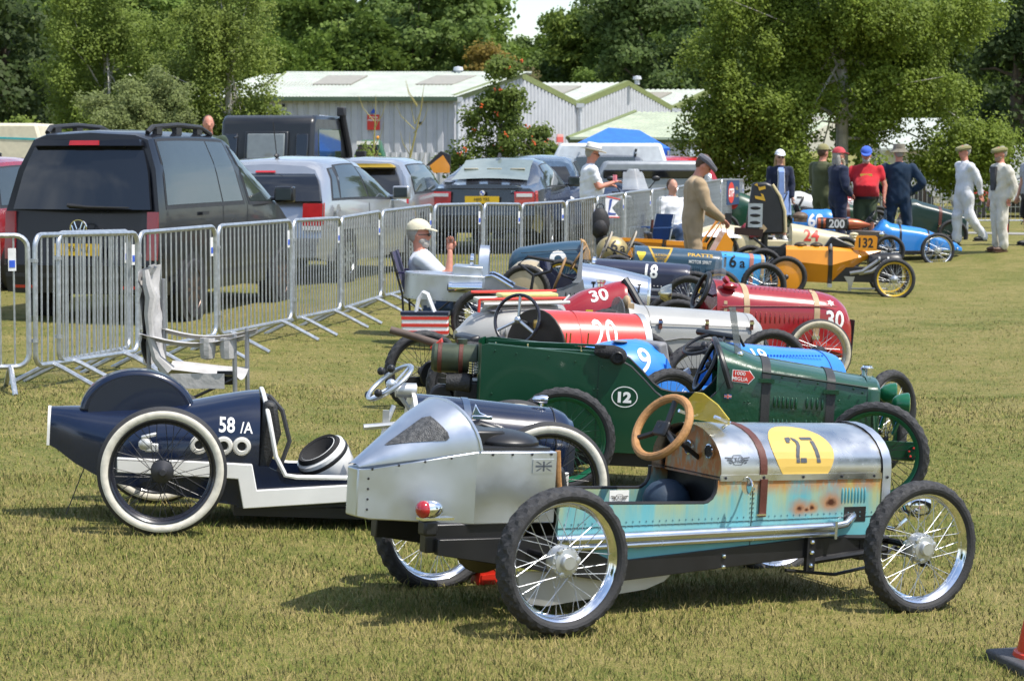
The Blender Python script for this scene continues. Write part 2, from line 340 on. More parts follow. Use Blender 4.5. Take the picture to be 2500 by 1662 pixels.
# ---------------------------------------------------------------- karts
KARTS = {}
class Kart:
    def __init__(s, label, rear, sc, yaw, front=None, wb=1.81, R=.287, W=1.0, drop=None):
        o = at(rear[0], rear[1], sc); y = radians(yaw); x = Vector((cos(y), sin(y), 0)); n = Vector((-sin(y), cos(y), 0))
        if front:
            d = ray(*front); f = CAM + d * (n.dot(o - CAM) / n.dot(d)); x = (f - o); wb = x.length; x.normalize()
        else:
            q = o + x*wb; x = Vector((q.x, q.y, gz(q.x, q.y) + R)) - o; x.normalize()
        z = x.cross(n).normalized(); M = Matrix((x, n, z)).transposed().to_4x4(); M.translation = o - z*R     # origin: ground under the near rear wheel
        s.o = thing('racing_car', label, 'racing car', M=M, group='vintage style racing karts parked in a row on the grass'); s.wb, s.R, s.W, s.c = wb, R, W, W/2
    def wheels(s, which='abcd', steer=0, x0=0, **k):
        for ch, (x, y) in dict(a=(x0, 0), b=(s.wb, 0), c=(x0, s.W), d=(s.wb, s.W)).items():
            if ch in which: wheel(s.o, (x, y, s.R), s.R, rz=(radians(steer) if x > .8 else 0) + (pi if y else 0), **k)
        for x in (x0, s.wb): b = B(); b.tube([(x, .05, s.R), (x, s.W - .05, s.R)], .015); b.go('axle', IRN, s.o)
        for sg in (-1, 1): b = B(); b.tube([(s.wb - .25, s.c + sg*.15, s.R + .02), (s.wb, s.c + sg*.15, s.R + .03), (s.wb + .1, s.c + sg*.15, s.R + .05)], .014); b.go('front_spring', IRN, s.o)
    def ring(s, st, g=0):
        x, hw, z0, z1, sh = st[:5]; dy = st[5] if len(st) > 5 else 0; c = s.c + dy; hw += g; z1 += g; z0 -= g; zs = z0 + (z1 - z0)*sh; n = 14
        p = [(x, c - hw, z0), (x, c - hw, z0*.5 + zs*.5), (x, c - hw, zs)] + [(x, c - hw*cos(pi*i/n), zs + (z1 - zs)*sin(pi*i/n)) for i in range(1, n)] + [(x, c + hw, zs), (x, c + hw, z0*.5 + zs*.5), (x, c + hw, z0)]
        return p + [(x, c + hw*.5, z0), (x, c - hw*.5, z0)]
    def body(s, name, m, sts, sub=3, c0=True, c1=True, g=0, par=None, ang=30, **p):
        A = np.array([list(t) + [0]*(6 - len(t)) for t in sts], float); out = []
        for i in range(len(A) - 1):                                 # soft interpolation between the stations
            p0, p1, p2, p3 = A[max(i-1, 0)], A[i], A[i+1], A[min(i+2, len(A)-1)]
            for k in range(sub):
                t = k/sub; q = .5*((2*p1) + (p2 - p0)*t + (2*p0 - 5*p1 + 4*p2 - p3)*t*t + (3*p1 - p0 - 3*p2 + p3)*t**3) if sub > 1 else p1; q[0] = p1[0] + (p2[0] - p1[0])*t; out.append(q)
        out.append(A[-1]); s.last = A
        b = B(); b.loft([s.ring(q, g) for q in out], 0, c0, c1); return b.go(name, m, par or s.o, ang, **p)
    def at_x(s, sts, x):
        A = np.array([list(t) + [0]*(6 - len(t)) for t in sts], float); return [x] + [float(np.interp(x, A[:, 0], A[:, k])) for k in range(1, 6)]
    def strap(s, sts, x, wd=.035, m=None, g=.005, buckle=True):
        b = B(); r = [s.ring(s.at_x(sts, x + dx), g)[:-2] for dx in (-wd/2, wd/2)]; r2 = [s.ring(s.at_x(sts, x + dx), g - .006)[:-2] for dx in (wd/2, -wd/2)]
        b.loft([r2[1], r[0], r[1], r2[0]], 0, False, False, closed=False); o = b.go('strap', m or LEA, s.o)
        if buckle:
            a = s.at_x(sts, x); b = B(); b.box((x, s.c + a[5] - a[1] - g - .004, a[2] + (a[3]-a[2])*.3), (wd*1.3, .008, .03)); b.go('buckle', CHR, o)
        return o
    def louvres(s, x0, x1, n, z0, z1, y, m, wd=.009, lean=0):
        me = None
        for i in range(n):
            x = x0 + (x1 - x0)*i/max(1, n-1)
            if me is None:
                b = B(); b.ell((0, 0, 0), (wd, .010, (z1 - z0)/2), 10); me = b.mesh('louvre', m)
            link('louvre', me, s.o, loc=(x, y, (z0 + z1)/2 + lean*i))
    def steering(s, c, r=.15, tilt=55, m=None, spokes=3, spm=None, t=.012, yaw=0, sr=.007):
        R = Matrix.Rotation(radians(yaw), 4, 'Z') @ Matrix.Rotation(radians(tilt), 4, 'Y'); c = Vector(c); f = lambda a, b, h=0: c + (R @ Vector((h, a, b)))
        b = B(); b.tube([f(r*cos(2*pi*i/32), r*sin(2*pi*i/32)) for i in range(32)], t, 10, closed=True); o = b.go('steering_wheel', m or BLK, s.o)
        b = B()
        for i in range(spokes):
            q = 2*pi*i/spokes + pi/2; b.tube([f(0, 0, .02), f(r*cos(q), r*sin(q))], sr, 6)
        b.tube([f(0, 0, -.01), f(0, 0, .32)], .011, 8); b.lathe([(.001, -.012), (.022, -.008), (.026, .012), (.001, .014)], 12, axis='x', c=(0, 0, 0)) if 0 else b.ell(f(0, 0, .01), (.026, .026, .026), 10)
        b.go('steering_column', spm or IRN, o); return o
    def rails(s, m, z0=.19, z1=.27, x0=-.1, x1=None, y=.3, par=None):
        x1 = x1 or s.wb + .1
        for yy in (s.c - y, s.c + y): b = B(); b.box(((x0 + x1)/2, yy, (z0 + z1)/2), (x1 - x0, .03, z1 - z0)); b.go('chassis_rail', m, s.o, bev=.003)
    def floor(s, m, x0, x1, hw, z, side=.1, th=.012):
        b = B(); b.box(((x0+x1)/2, s.c, z), (x1-x0, hw*2, .012)); b.go('floor_tray', m, s.o)
    def seat(s, x, z, hw=.17, m=None, h=.3):
        b = B(); b.box((x + .16, s.c, z + .05), (.34, hw*2, .09)); b.box((x - .03, s.c, z + .05 + h/2), (.08, hw*2, h), R=Matrix.Rotation(radians(-14), 4, 'Y')); return b.go('seat', m or BLK, s.o, bev=.02)
    def rivets(s, pts, m, r=.004, y=None):
        b = B()
        for p in pts: b.ell(p, (r, r*.6, r), 6)
        return b.go('rivets', m, s.o, kind='stuff')
def arc(c, r, a0, a1, n, pl='xz', y=0): return [(c[0] + r*cos(radians(a0 + (a1-a0)*i/n)), c[1] + r*sin(radians(a0 + (a1-a0)*i/n))) for i in range(n+1)]
# ---------------------------------------------------------------- kart 27: turquoise with rust, aluminium bonnet and boat tail
def rust_paint():
    M = mat('rusted_turquoise_paint', (.13, .40, .45), .38, 0, .15, 6, .12); t = M.node_tree; b = t.nodes['Principled BSDF']; l = t.links.new
    base = b.inputs['Base Color'].links[0].from_socket; tcn = [n for n in t.nodes if n.type == 'TEX_COORD'][0]; sx = t.nodes.new('ShaderNodeSeparateXYZ'); l(tcn.outputs['Object'], sx.inputs[0])
    def noise(sc, v, d=6):
        mpn = t.nodes.new('ShaderNodeMapping'); mpn.inputs['Scale'].default_value = v; l(tcn.outputs['Object'], mpn.inputs[0]); q = t.nodes.new('ShaderNodeTexNoise'); q.inputs['Scale'].default_value = sc; q.inputs['Detail'].default_value = d; q.inputs['Roughness'].default_value = .65; l(mpn.outputs[0], q.inputs[0]); return q.outputs[0]
    def mr(x, a, c, lo=0, hi=1):
        q = t.nodes.new('ShaderNodeMapRange'); q.inputs[1].default_value = a; q.inputs[2].default_value = c; q.inputs[3].default_value = lo; q.inputs[4].default_value = hi; l(x, q.inputs[0]); return q.outputs[0]
    def ma(op, a, c):
        q = t.nodes.new('ShaderNodeMath'); q.operation = op; q.use_clamp = True
        for i, x in enumerate((a, c)):
            if isinstance(x, (int, float)): q.inputs[i].default_value = x
            else: l(x, q.inputs[i])
        return q.outputs[0]
    z = sx.outputs['Z']; top = mr(z, .33, .52)
    def mixc(f, c0, c1):
        q = t.nodes.new('ShaderNodeMix'); q.data_type = 'RGBA'; l(f, q.inputs[0]); l(c0, q.inputs[6])
        if isinstance(c1, tuple): q.inputs[7].default_value = c1
        else: l(c1, q.inputs[7])
        return q.outputs[2]
    st = noise(9, (1, 1, .10)); yel = ma('MULTIPLY', mr(st, .38, .62), ma('MULTIPLY', top, 1.0)); c1 = mixc(yel, base, (.44, .42, .14, 1))
    ed = ma('MULTIPLY', mr(noise(22, (1, 1, .5)), .34, .56), mr(z, .485, .55)); c2 = mixc(ed, c1, (.46, .16, .03, 1))
    nz = noise(30, (1, 1, 1)); bl = co = None
    for x_, z_, r_ in ((1.345, .432, .020), (1.385, .425, .012), (1.415, .433, .016), (1.515, .455, .026), (.52, .318, .018), (.60, .312, .012), (.46, .30, .010)):
        vm = t.nodes.new('ShaderNodeVectorMath'); vm.operation = 'MULTIPLY'; vm.inputs[1].default_value = (.75, 0, 1.1); sb_ = t.nodes.new('ShaderNodeVectorMath'); sb_.operation = 'SUBTRACT'; sb_.inputs[1].default_value = (x_, 0, z_); l(tcn.outputs['Object'], sb_.inputs[0]); l(sb_.outputs[0], vm.inputs[0]); ln = t.nodes.new('ShaderNodeVectorMath'); ln.operation = 'LENGTH'; l(vm.outputs[0], ln.inputs[0])
        d = t.nodes.new('ShaderNodeMath'); d.operation = 'MULTIPLY_ADD'; l(nz, d.inputs[0]); d.inputs[1].default_value = .03; l(ln.outputs['Value'], d.inputs[2]); d = d.outputs[0]
        m1 = mr(d, r_*2.6 + .015, r_ + .012); m2 = mr(d, r_ + .013, r_*.5 + .012); bl = m1 if bl is None else ma('MAXIMUM', bl, m1); co = m2 if co is None else ma('MAXIMUM', co, m2)
    c2 = mixc(ma('MULTIPLY', bl, .8), c2, (.42, .15, .03, 1)); c2 = mixc(co, c2, (.06, .015, .006, 1))
    l(c2, b.inputs['Base Color']); return M
TUR = rust_paint(); RST = dull('rust_scab', (.13, .035, .012), .9, .4, .4); RS2 = dull('rust_bloom', (.42, .16, .04), .8, .35, .2)
TAR = mat('tarnished_aluminium', (.66, .66, .64), .30, 1, ns=5, nv=.16, rv=.4)
def tint(M, c, sc=5, lo=.5, hi=.7, amt=.7):
    t = M.node_tree; b = t.nodes['Principled BSDF']; s = b.inputs['Base Color'].links[0].from_socket; q = t.nodes.new('ShaderNodeTexNoise'); q.inputs['Scale'].default_value = sc; q.inputs['Detail'].default_value = 6
    g = [n for n in t.nodes if n.type == 'TEX_COORD'][0]; t.links.new(g.outputs['Object'], q.inputs[0]); r = t.nodes.new('ShaderNodeMapRange'); r.inputs[1].default_value = lo; r.inputs[2].default_value = hi; r.inputs[4].default_value = amt
    t.links.new(q.outputs[0], r.inputs[0]); x = t.nodes.new('ShaderNodeMix'); x.data_type = 'RGBA'; t.links.new(r.outputs[0], x.inputs[0]); t.links.new(s, x.inputs[6]); x.inputs[7].default_value = (*c, 1); t.links.new(x.outputs[2], b.inputs['Base Color'])
tint(TAR, (.52, .40, .16), 6, .52, .70, .75)
k = Kart('turquoise racing car with rust stains and a yellow roundel 27 on its polished bonnet', (1373, 1369), 632, 31, (2246, 1336)); K = k.o; c = k.c; KARTS['27'] = k
DRM = dict(hub='drum', hs=.062, near=True, tread=1)
k.wheels('ac', wd=.100, **DRM); k.wheels('bd', wd=.088, steer=-2, **DRM)
side = [(.13, .215), (.13, .468), (.84, .458)] + [(.84 + .065*sin(radians(a)), .523 - .065*cos(radians(a))) for a in (20, 45, 70, 90)] + [(.905, .556), (1.80, .552), (1.80, .315), (1.38, .292), (.41, .222)]
b = B(); b.prism(side, c - .252, c - .236); sp = b.go('side_panel', TUR, K); b = B(); b.prism(side, c + .236, c + .252); b.go('side_panel', TUR, K)
b = B(); b.tube([(x, c - .244, z + .004) for x, z in side[1:8]], .009, 8); b.go('coaming', BLK, K); b = B(); b.tube([(x, c + .244, z + .004) for x, z in side[1:8]], .009, 8); b.go('coaming', BLK, K)
k.floor(BLK, .1, 1.8, .23, .25)
hs = [(.92, .254, .556, .772, .22), (1.3, .252, .555, .771, .22), (1.79, .250, .554, .768, .22)]
hood = k.body('bonnet', TAR, hs, 4, False, False); b = B(); b.loft([k.ring((x, .258, .40, .776, .52)) for x in (1.79, 1.84)], 0, False, True); b.go('radiator_shell', ALU, K, bev=.004)
b = B(); b.box((1.35, c - .256, .566), (.87, .006, .026)); b.go('bonnet_flange', TAR, K)
k.rivets([(x, c - .262, .567) for x in (.94, 1.14, 1.35, 1.56, 1.74)] + [(1.815, c - .262, z) for z in (.45, .56)], IRN, .007)
k.rivets([(.16 + .033*i, c - .254, z + .02*i/50) for i in range(50) for z in (.372, .39)] + [(1.09 + dx, c - .254, .30 + .02*i) for i in range(12) for dx in (-.008, .008)], mat('rivet_blue', (.10, .22, .25), .5), .0035)
b = B(); b.box((.96, c - .2535, .382), (1.66, .002, .0022), R=Matrix.Rotation(-radians(.6), 4, 'Y')); b.box((1.09, c - .2535, .40), (.003, .002, .28)); b.go('panel_seam', BLK, K)
k.strap([(1, .254, .556, .771, .22), (1.3, .254, .556, .771, .22)], 1.14, .036, LEA, .004, False)
b = B(); b.box((1.14, c - .262, .48), (.036, .007, .16)); b.box((1.13, c - .268, .41), (.05, .006, .007), 1); b.go('strap_end', [LEA, CHR], K)
Nn = (0, -.82, .57); cc = (1.365, c - .20, .665)
decal('number_roundel', (lambda q: (q[0], q[1]))(([(a, max(b_, -.104)) for a, b_ in disc2d(.165, .150, 60)[0]], [tuple(range(60))])), YEL, hood, cc, Nn, off=.002)
def dig27():
    v = [(-.078,.040),(-.074,.058),(-.056,.062),(-.046,.062),(-.046,.044),(-.056,.043),(-.060,.030),(-.078,.030)]; a = (v, [tuple(range(len(v)))])
    w2 = [(-.040,.062),(-.020,.052),(-.012,.036),(-.014,.012),(-.028,-.014),(-.036,-.036),(-.036,-.062),(-.056,-.062),(-.054,-.034),(-.044,-.006),(-.032,.016),(-.030,.034),(-.040,.044)]
    q = [[(-.032,-.044),(.000,-.044),(.000,-.062),(-.032,-.062)], [(.006,.062),(.070,.062),(.072,.045),(.008,.045)], [(.052,.040),(.072,.040),(.076,-.062),(.055,-.062)]]
    V = []; Fc = []
    for p in [v, w2] + q: Fc.append(tuple(range(len(V), len(V) + len(p)))); V += p
    return V, Fc
decal('number', dig27(), NUM, hood, (1.372, c - .20, .668), Nn, off=.004)
def badge(tgt, cx, y, z, s, N, m, par=None):
    V, Fc = text2d('CKGB', .030*s, .75); n = len(V)
    for sg in (-1, 1):
        for j in range(3): q = len(V); V += [(sg*.045*s, (.012 - j*.013)*s), (sg*(.085 - j*.012)*s, (.016 - j*.013)*s), (sg*(.085 - j*.012)*s, (.009 - j*.013)*s), (sg*.045*s, (.004 - j*.013)*s)]; Fc.append((q, q+1, q+2, q+3))
    o = len(V); rv, rf = ring2d(.05*s, .032*s, .004*s, 6); V += rv; Fc += [tuple(i + o for i in f) for f in rf]
    decal('winged_badge', (V, Fc), m, tgt, (cx, y, z), N, off=.003, par=par)
badge(hood, 1.005, c - .22, .622, .75, Nn, NUM)
k.louvres(1.575, 1.70, 8, .445, .52, c - .25, TUR, .006)
b = B(); b.tube([(.10, c - .282, .330), (1.52, c - .282, .352)], .022, 14); b.tube([(1.52, c - .282, .356), (1.58, c - .28, .362), (1.63, c - .262, .388), (1.67, c - .22, .40)], .017, 12); b.tube([(.10, c - .278, .296), (1.52, c - .278, .322)], .013, 10); b.box((1.51, c - .28, .34), (.014, .05, .075)); b.go('exhaust_pipe', mat('exhaust_chrome', (.62, .66, .74), .24, 1, nv=.06), K, 50)
b = B(); b.box((1.65, c - .252, .40), (.12, .004, .065)); b.go('exhaust_opening', BLK, K)
b = B(); b.prism([(-.42, .345), (.14, .345), (.40, .235), (1.36, .300), (1.80, .312), (1.80, .235), (1.36, .218), (.40, .150), (.10, .20), (-.42, .285)], c - .262, c - .232); b.go('chassis_rail', BLK, K, bev=.003)
b = B(); b.prism([(-.42, .345), (.14, .345), (.40, .235), (1.36, .300), (1.80, .312), (1.80, .235), (1.36, .218), (.40, .150), (.10, .20), (-.42, .285)], c + .232, c + .262); b.go('chassis_rail', BLK, K, bev=.003)
b = B(); b.box((1.40, c - .272, .24), (.045, .02, .15)); b.go('bracket', BLK, K); b = B(); [b.ell((1.40, c - .285, z), (.011, .01, .011), 8) for z in (.19, .245, .29)]; [b.ell((.95, c - .266, z), (.01, .008, .01), 8) for z in (.195, .24)]; b.go('bolts', CHR, K, kind='stuff')
b = B(); b.prism([(-.02, .20), (.74, .175), (.69, .135), (.60, .105), (.12, .055), (.0, .075)], c - .21, c - .2); b.go('belly_plate', mat('dull_aluminium', (.5, .5, .48), .5, .7), K)
# boat tail
A1 = [(-.67, .045, .41, .598, .9), (-.62, .062, .40, .602, .9), (-.26, .252, .398, .684, .97), (.11, .252, .398, .682, .97)]
def flat(st, tp): x, hw, z0, z1 = st[:4]; return [(x, c - hw, z0), (x, c - hw, z1), (x, c + hw, z1), (x, c + hw, z0)]
b = B(); b.loft([flat(s, 0) for s in A1]); tl = b.go('tail_box', ALU, K, 20, bev=.005)
b = B(); b.box((-.085, c, .689), (.36, .44, .012)); b.go('tail_opening', BLK, K)
b = B(); b.ell((-.02, c, .70), (.16, .2, .05), 16); b.box((-.12, c + .02, .72), (.14, .26, .06)); b.go('head_cushion', BLK, K, bev=.01)
n = 18; rg = [[(-.668, c + .046*cos(pi*i/n)*-1, .603 + .012*sin(pi*i/n)) for i in range(n+1)]]
for t, zt in ((.35, .715), (.7, .815), (.93, .862), (1, .868)):
    x = -.668 + .425*t; hw = .046 + (.254 - .046)*min(1, t*1.02); zb = .603 + (.688 - .603)*t
    rg.append([(x - .055*sin(pi*i/n)*t, c - hw*cos(pi*i/n), zb + (zt - zb)*sin(pi*i/n)**.85) for i in range(n+1)])
b = B(); b.loft(rg, 0, False, False, closed=False); cov = b.go('tail_cover', ALU, K, 40)
b = B(); b.tube(rg[-1], .007, 8); b.go('cover_edge', ALU, K)
decal('mesh_window', poly2d([(-.165, -.052), (-.155, -.042), (-.02, .062), (.012, .066), (.075, -.012), (.082, -.035), (.07, -.046)]), mat('dark_gauze', (.09, .09, .09), .45, .4, 0, 60, .6, .4, 200), cov, (-.405, c - .1, .738), (-.35, -.83, .42), (.92, -.38, 0), off=.003, cut=.02)
k.rivets([(-.62 + .09*i, c - .070 - .047*i, .598 + .019*i) for i in range(4)] + [(-.19 + .09*i, c - .256, .672) for i in range(4)] + [(-.63, c - .06, .44 + .04*i) for i in range(4)], IRN, .0055)
b = B(); b.box((.045, c - .254, .625), (.10, .004, .055)); fl = b.go('flag_plate', ALU, K)
V = []; Fc = []
for q in ([(-.038,.004),(.038,.004),(.038,-.004),(-.038,-.004)], [(-.004,.020),(.004,.020),(.004,-.020),(-.004,-.020)]) + tuple([(sx*.008, sz*.007), (sx*.016, sz*.007), (sx*.038, sz*.019), (sx*.028, sz*.019)] for sx in (-1, 1) for sz in (-1, 1)):
    Fc.append(tuple(range(len(V), len(V) + len(q)))); V += q
decal('flag_emblem', (V, Fc), NUM, fl, (.045, c - .3, .625), off=.001)
b = B(); b.tube([(.115, c - .245, .685), (.125, c - .245, .58), (.14, c - .24, .50), (.20, c - .24, .475)], .011, 8); b.go('cockpit_trim', WOO, K)
for yy in (-.21, .2): b = B(); b.box((-.25, c + yy, .345), (.42, .05, .11)); b.go('rear_frame', BLK, K, bev=.005)
b = B(); b.lathe([(.001, 0), (.10, 0), (.14, .002), (.145, .006), (.14, .010), (.001, .012)], 32, c=(0, c + .1, .287)); b.go('sprocket', mat('brass_sprocket', (.20, .16, .06), .5, .6), K)
b = B(); b.ell((-.50, c - .33, .475), (.055, .034, .034), 16); b.box((-.46, c - .30, .435), (.14, .05, .01)); lamp = b.go('tail_lamp', CHR, K); b = B(); b.ell((-.53, c - .33, .475), (.032, .0345, .0345), 14); b.go('lens', mat('red_lens', (.35, .01, .015), .12, coat=1), lamp)
b = B(); b.box((-.49, c - .3, .40), (.06, .06, .06)); b.go('lamp_bracket', BLK, K, bev=.01)
b = B(); b.prism([(c + .24*cos(pi*i/16), .56 + .205*sin(pi*i/16)) for i in range(17)], .98, .99, ax='x'); b.go('dashboard', TUR, K)
b = B(); b.box((1.0, c, .42), (.02, .46, .30)); b.go('bulkhead', BLK, K)
for yy in (-.09, .06): b = B(); b.lathe([(.001, -.010), (.026, -.010)], 16, axis='x', c=(.978, c + yy, .66)); gg = b.go('gauge', BKD, K); b = B(); b.lathe([(.026, -.012), (.031, -.010), (.032, 0)], 16, axis='x', c=(.978, c + yy, .66)); b.go('gauge_rim', CHR, gg)
k.seat(.22, .26, .19); b = B(); b.ell((.90, c + .1, .42), (.11, .10, .10), 18); b.box((.90, c+.1, .34), (.16, .16, .1)); b.go('footwell_bag', dull('navy_cloth', (.02, .04, .07)), K)
k.steering((.765, c - .03, .755), .142, 31, WOO, 3, BLK, .018, 8, .013)
b = B(); b.box((.76, c - .03, .75), (.02, .09, .07), R=Matrix.Rotation(radians(27), 4, 'Y')); b.go('wheel_boss', BLK, K, bev=.01)
SCR = mat('amber_screen', (.72, .58, .10), .05, tr=.0, al=.55, nv=.05)
o2 = [(-.14, 0), (.14, 0), (.155, .03), (.11, .10), (.03, .15), (-.03, .15), (-.11, .10), (-.155, .03)]
b = B(); b.prism([(c + y, .775 + z*.93) for y, z in o2], 0, .005, ax='x'); s2 = b.go('aero_screen', SCR, K); s2.location = (1.02, 0, 0); s2.rotation_euler = (0, 0, 0); s2.matrix_local = Matrix.Translation((1.03, 0, .775)) @ Matrix.Rotation(radians(-28), 4, 'Y') @ Matrix.Translation((0, 0, -.775))
b = B(); b.tube([(1.0, c - .13, .76), (1.04, c - .13, .785), (.96, c - .13, .81)], .008, 6); b.go('screen_bracket', CHR, K); b = B(); b.tube([(1.0, c + .13, .76), (1.04, c + .13, .785), (.96, c + .13, .81)], .008, 6); b.go('screen_bracket', CHR, K)
b = B(); b.lathe([(.001, -.004), (.036, -.003), (.038, 0), (.03, .012), (.001, .016)], 20, axis='x', c=(.985, c - .35, .545)); b.tube([(1.0, c - .35, .545), (1.03, c - .30, .53), (1.04, c - .25, .515)], .005, 6); b.go('mirror', CHR, K)
b = B(); b.box((.45, c - .2, .486), (.095, .004, .06)); pl = b.go('badge_plate', WHT, K); badge(pl, .45, c - .3, .486, .5, (0, -1, 0), BKD)
b = B(); b.lathe([(.001, -.075), (.03, -.066), (.055, -.042), (.07, -.005), (.073, .022), (.068, .03), (.001, .04)], 24, axis='x', c=(1.945, c - .31, .445)); b.tube([(1.90, c - .31, .38), (1.86, c - .28, .33), (1.86, c + .22, .33), (1.86, c + .22, .40)], .011, 8); b.go('headlamp', CHR, K); b = B(); b.lathe([(.001, -.075), (.03, -.066), (.055, -.042), (.07, -.005), (.073, .022), (.068, .03), (.001, .04)], 24, axis='x', c=(1.9, c + .22, .46)); b.go('headlamp', CHR, K)
b = B(); b.tube([(1.30, c - .24, .165), (1.6, c - .2, .13), (1.85, c - .15, .15), (2.06, c - .1, .25)], .008, 6); b.tube([(1.4, c - .25, .20), (1.8, c - .3, .25)], .016, 8); b.tube([(1.4, c - .2, .30), (1.8, c - .3, .30)], .012, 8); b.box((1.76, c - .24, .25), (.16, .05, .1)); b.ell((1.98, c - .34, .205), (.035, .03, .035), 10); b.tube([(1.8, c - .36, .26), (1.98, c - .34, .205)], .012, 6); b.go('front_suspension', BLK, K)
ch = B(); p = K.matrix_world @ Vector((-.02, 1.0, 0)); ch.prism([(-.08, 0), (.09, 0), (.09, .015), (.04, .02), (-.02, .10), (-.06, .10)], -.035, .035); ch.box((-.03, 0, .03), (.07, .08, .04)); ch.tube([(.08, -.035, .02), (.0, -.035, .08)], .006, 6)
p = K.matrix_world @ Vector((.27, .98, 0)); tag(ch.go('wheel_chock', mat('red_plastic', (.60, .03, .015), .35), None, loc=(p.x, p.y, gz(p.x, p.y) - .005), rz=radians(31)), 'bright red plastic chock wedged against the far back wheel of the turquoise car', 'wheel chock')
# ---------------------------------------------------------------- kart 58/A: navy with whitewall tyres
NAV = paint('navy_paint', (.0035, .009, .030), .2); CRM = mat('whitewall_rubber', (.70, .66, .56), .75, nv=.18, ns=28, bp=.1); BLS = dull('black_spoke', (.02, .02, .022), .4)
k = Kart('navy blue racing car 58/A with whitewall tyres and round tail hump', (396, 1149), 531, 10, (1338, 1181), R=.295, W=.95); K = k.o; c = k.c; KARTS['58'] = k
k.wheels('abcd', rim=paint('black_rim', (.012, .013, .02), .25), spk=BLS, ww=CRM, tread=2, near=True, hs=.05, wd=.07)
ts = [(-.525, .075, .345, .520, .5), (-.40, .13, .27, .528, .5), (-.25, .18, .20, .532, .5), (-.08, .215, .17, .545, .5), (.14, .235, .14, .578, .5), (.32, .243, .115, .618, .52), (.455, .245, .10, .640, .55)]
tb = k.body('tail', NAV, ts, 4)
b = B(); b.loft([k.ring((x, .078, .343, .523, .5)) for x in (-.535, -.522)]); b.go('tail_panel', WHT, K)
b = B(); a1 = arc((-.115, .50), .275, 0, 180, 28); b.prism([(x, z*.78 + .11) for x, z in a1], c - .075, c + .075); b.go('tail_hump', NAV, K, bev=.03)
b = B(); a1 = arc((-.115, .50), .235, 0, 180, 28); b.prism([(x, z*.78 + .115) for x, z in a1], c - .0775, c + .0775); b.go('hump_inset', paint('navy_satin', (.006, .012, .03), .4), K)
# cowl edge and side panels
cw = k.ring((.47, .247, .24, .643, .55)); pth = [(.47 + (.09*(1 - (p[2]-.24)/.4) if p[2] < .64 else 0), p[1], p[2]) for p in cw[:-2]]
b = B(); b.tube([(.98, c - .247, .262), (.64, c - .247, .255), (.585, c - .247, .262)] + pth[1:-1] + [(.585, c + .247, .262), (.64, c + .247, .255), (1.9, c + .247, .275)], .011, 8); b.tube([(.98, c - .247, .262), (1.9, c - .247, .30)], .011, 8); b.go('white_piping', WHT, K)
for sg in (-1, 1):
    b = B(); b.prism([(.36, .10), (.40, .30), (.50, .30), (.60, .255), (1.95, .29), (1.95, .20), (.6, .10)], c + sg*.235, c + sg*.246); b.go('side_panel', NAV, K)
    b = B(); b.prism([(-.206, .322), (.424, .312), (.452, .190), (1.95, .325), (1.95, .25), (.391, .100), (.36, .24), (-.203, .253)], c + sg*.25, c + sg*.278); b.go('chassis_rail', WHT, K, bev=.004)
b = B(); b.box((1.15, c, .085), (1.6, .46, .05)); b.go('belly_tray', BLK, K)
b = B(); b.prism([(.50, .26), (.56, .45), (.53, .60), (.47, .61), (.44, .26)], c - .21, c + .21); b.go('seat_back', dull('quilted_black', (.018, .018, .018), .55, .2, .4), K, bev=.02)
b = B(); b.tube([(.55, c - .2, .26), (.60, c - .2, .42), (.56, c - .17, .56), (.5, c - .1, .62)], .012, 6); b.go('harness', dull('black_webbing', (.03, .03, .03)), K)
b = B(); b.box((.95, c, .20), (1.0, .44, .02)); b.go('cockpit_floor', BLK, K)
for x in (.172, .287, .372): b = B(); q = .044; b.lathe([(q*.45, -.002), (q*.55, -.016), (q*.85, -.014), (q, -.004), (q, .004), (q*.45, .004)], 24, c=(x, c - .245, .392)); b.go('exhaust_ring', mat('cream_enamel', (.62, .60, .54), .3), K)
for x in (.172, .287, .372): b = B(); b.lathe([(.001, 0), (.022, 0)], 16, c=(x, c - .247, .392)); b.go('exhaust_port', BLK, K)
decal('number', text2d('58', .070, .82, .02), WDC, tb, (.30, c - .4, .487)); decal('number', text2d('/A', .052, .85, .015), WDC, tb, (.392, c - .4, .478))
b = B(); b.ell((-.08, .12, .40), (.035, .02, .03), 10); b.box((-.05, .12, .385), (.06, .02, .04)); b.tube([(-.1, .12, .43), (-.03, .12, .45)], .01, 6); b.go('brake_caliper', mat('cast_alloy_white', (.7, .7, .68), .4, .6), K, bev=.01)
hs = [(1.20, .215, .28, .652, .45), (1.5, .21, .28, .636, .45), (1.89, .195, .28, .610, .45), (1.90, .195, .28, .610, .45), (1.96, .18, .29, .588, .45), (2.0, .15, .31, .555, .45)]
hd = k.body('bonnet', NAV, hs, 3); b = B(); b.loft([k.ring((1.195 + dx, .219, .27, .658, .45)) for dx in (0, .02)]); b.go('cowl_band', WHT, K)
k.strap(hs, 1.46, .035, paint('blue_strap', (.03, .06, .12), .5), .004, False)
b = B(); b.loft([k.ring((x, .2, .28, .613, .45)) for x in (1.893, 1.898)]); b.go('seam', BLK, K)
b = B(); b.box((1.97, c - .135, .40), (.04, .03, .16)); b.go('grille_bar', WHT, K)
b = B(); b.lathe([(.001, -.05), (.014, -.04), (.022, 0), (.02, .025), (.001, .03)], 14, axis='x', c=(1.85, c, .648)); b.tube([(1.85, c, .60), (1.85, c, .64)], .008, 6); b.go('filler_cap', CHR, K)
b = B(); b.prism([(1.42, .40), (1.42, .53), (1.50, .56), (1.62, .53), (1.66, .50), (1.68, .42)], c - .32, c - .19); b.go('scoop', BLK, K, bev=.012)
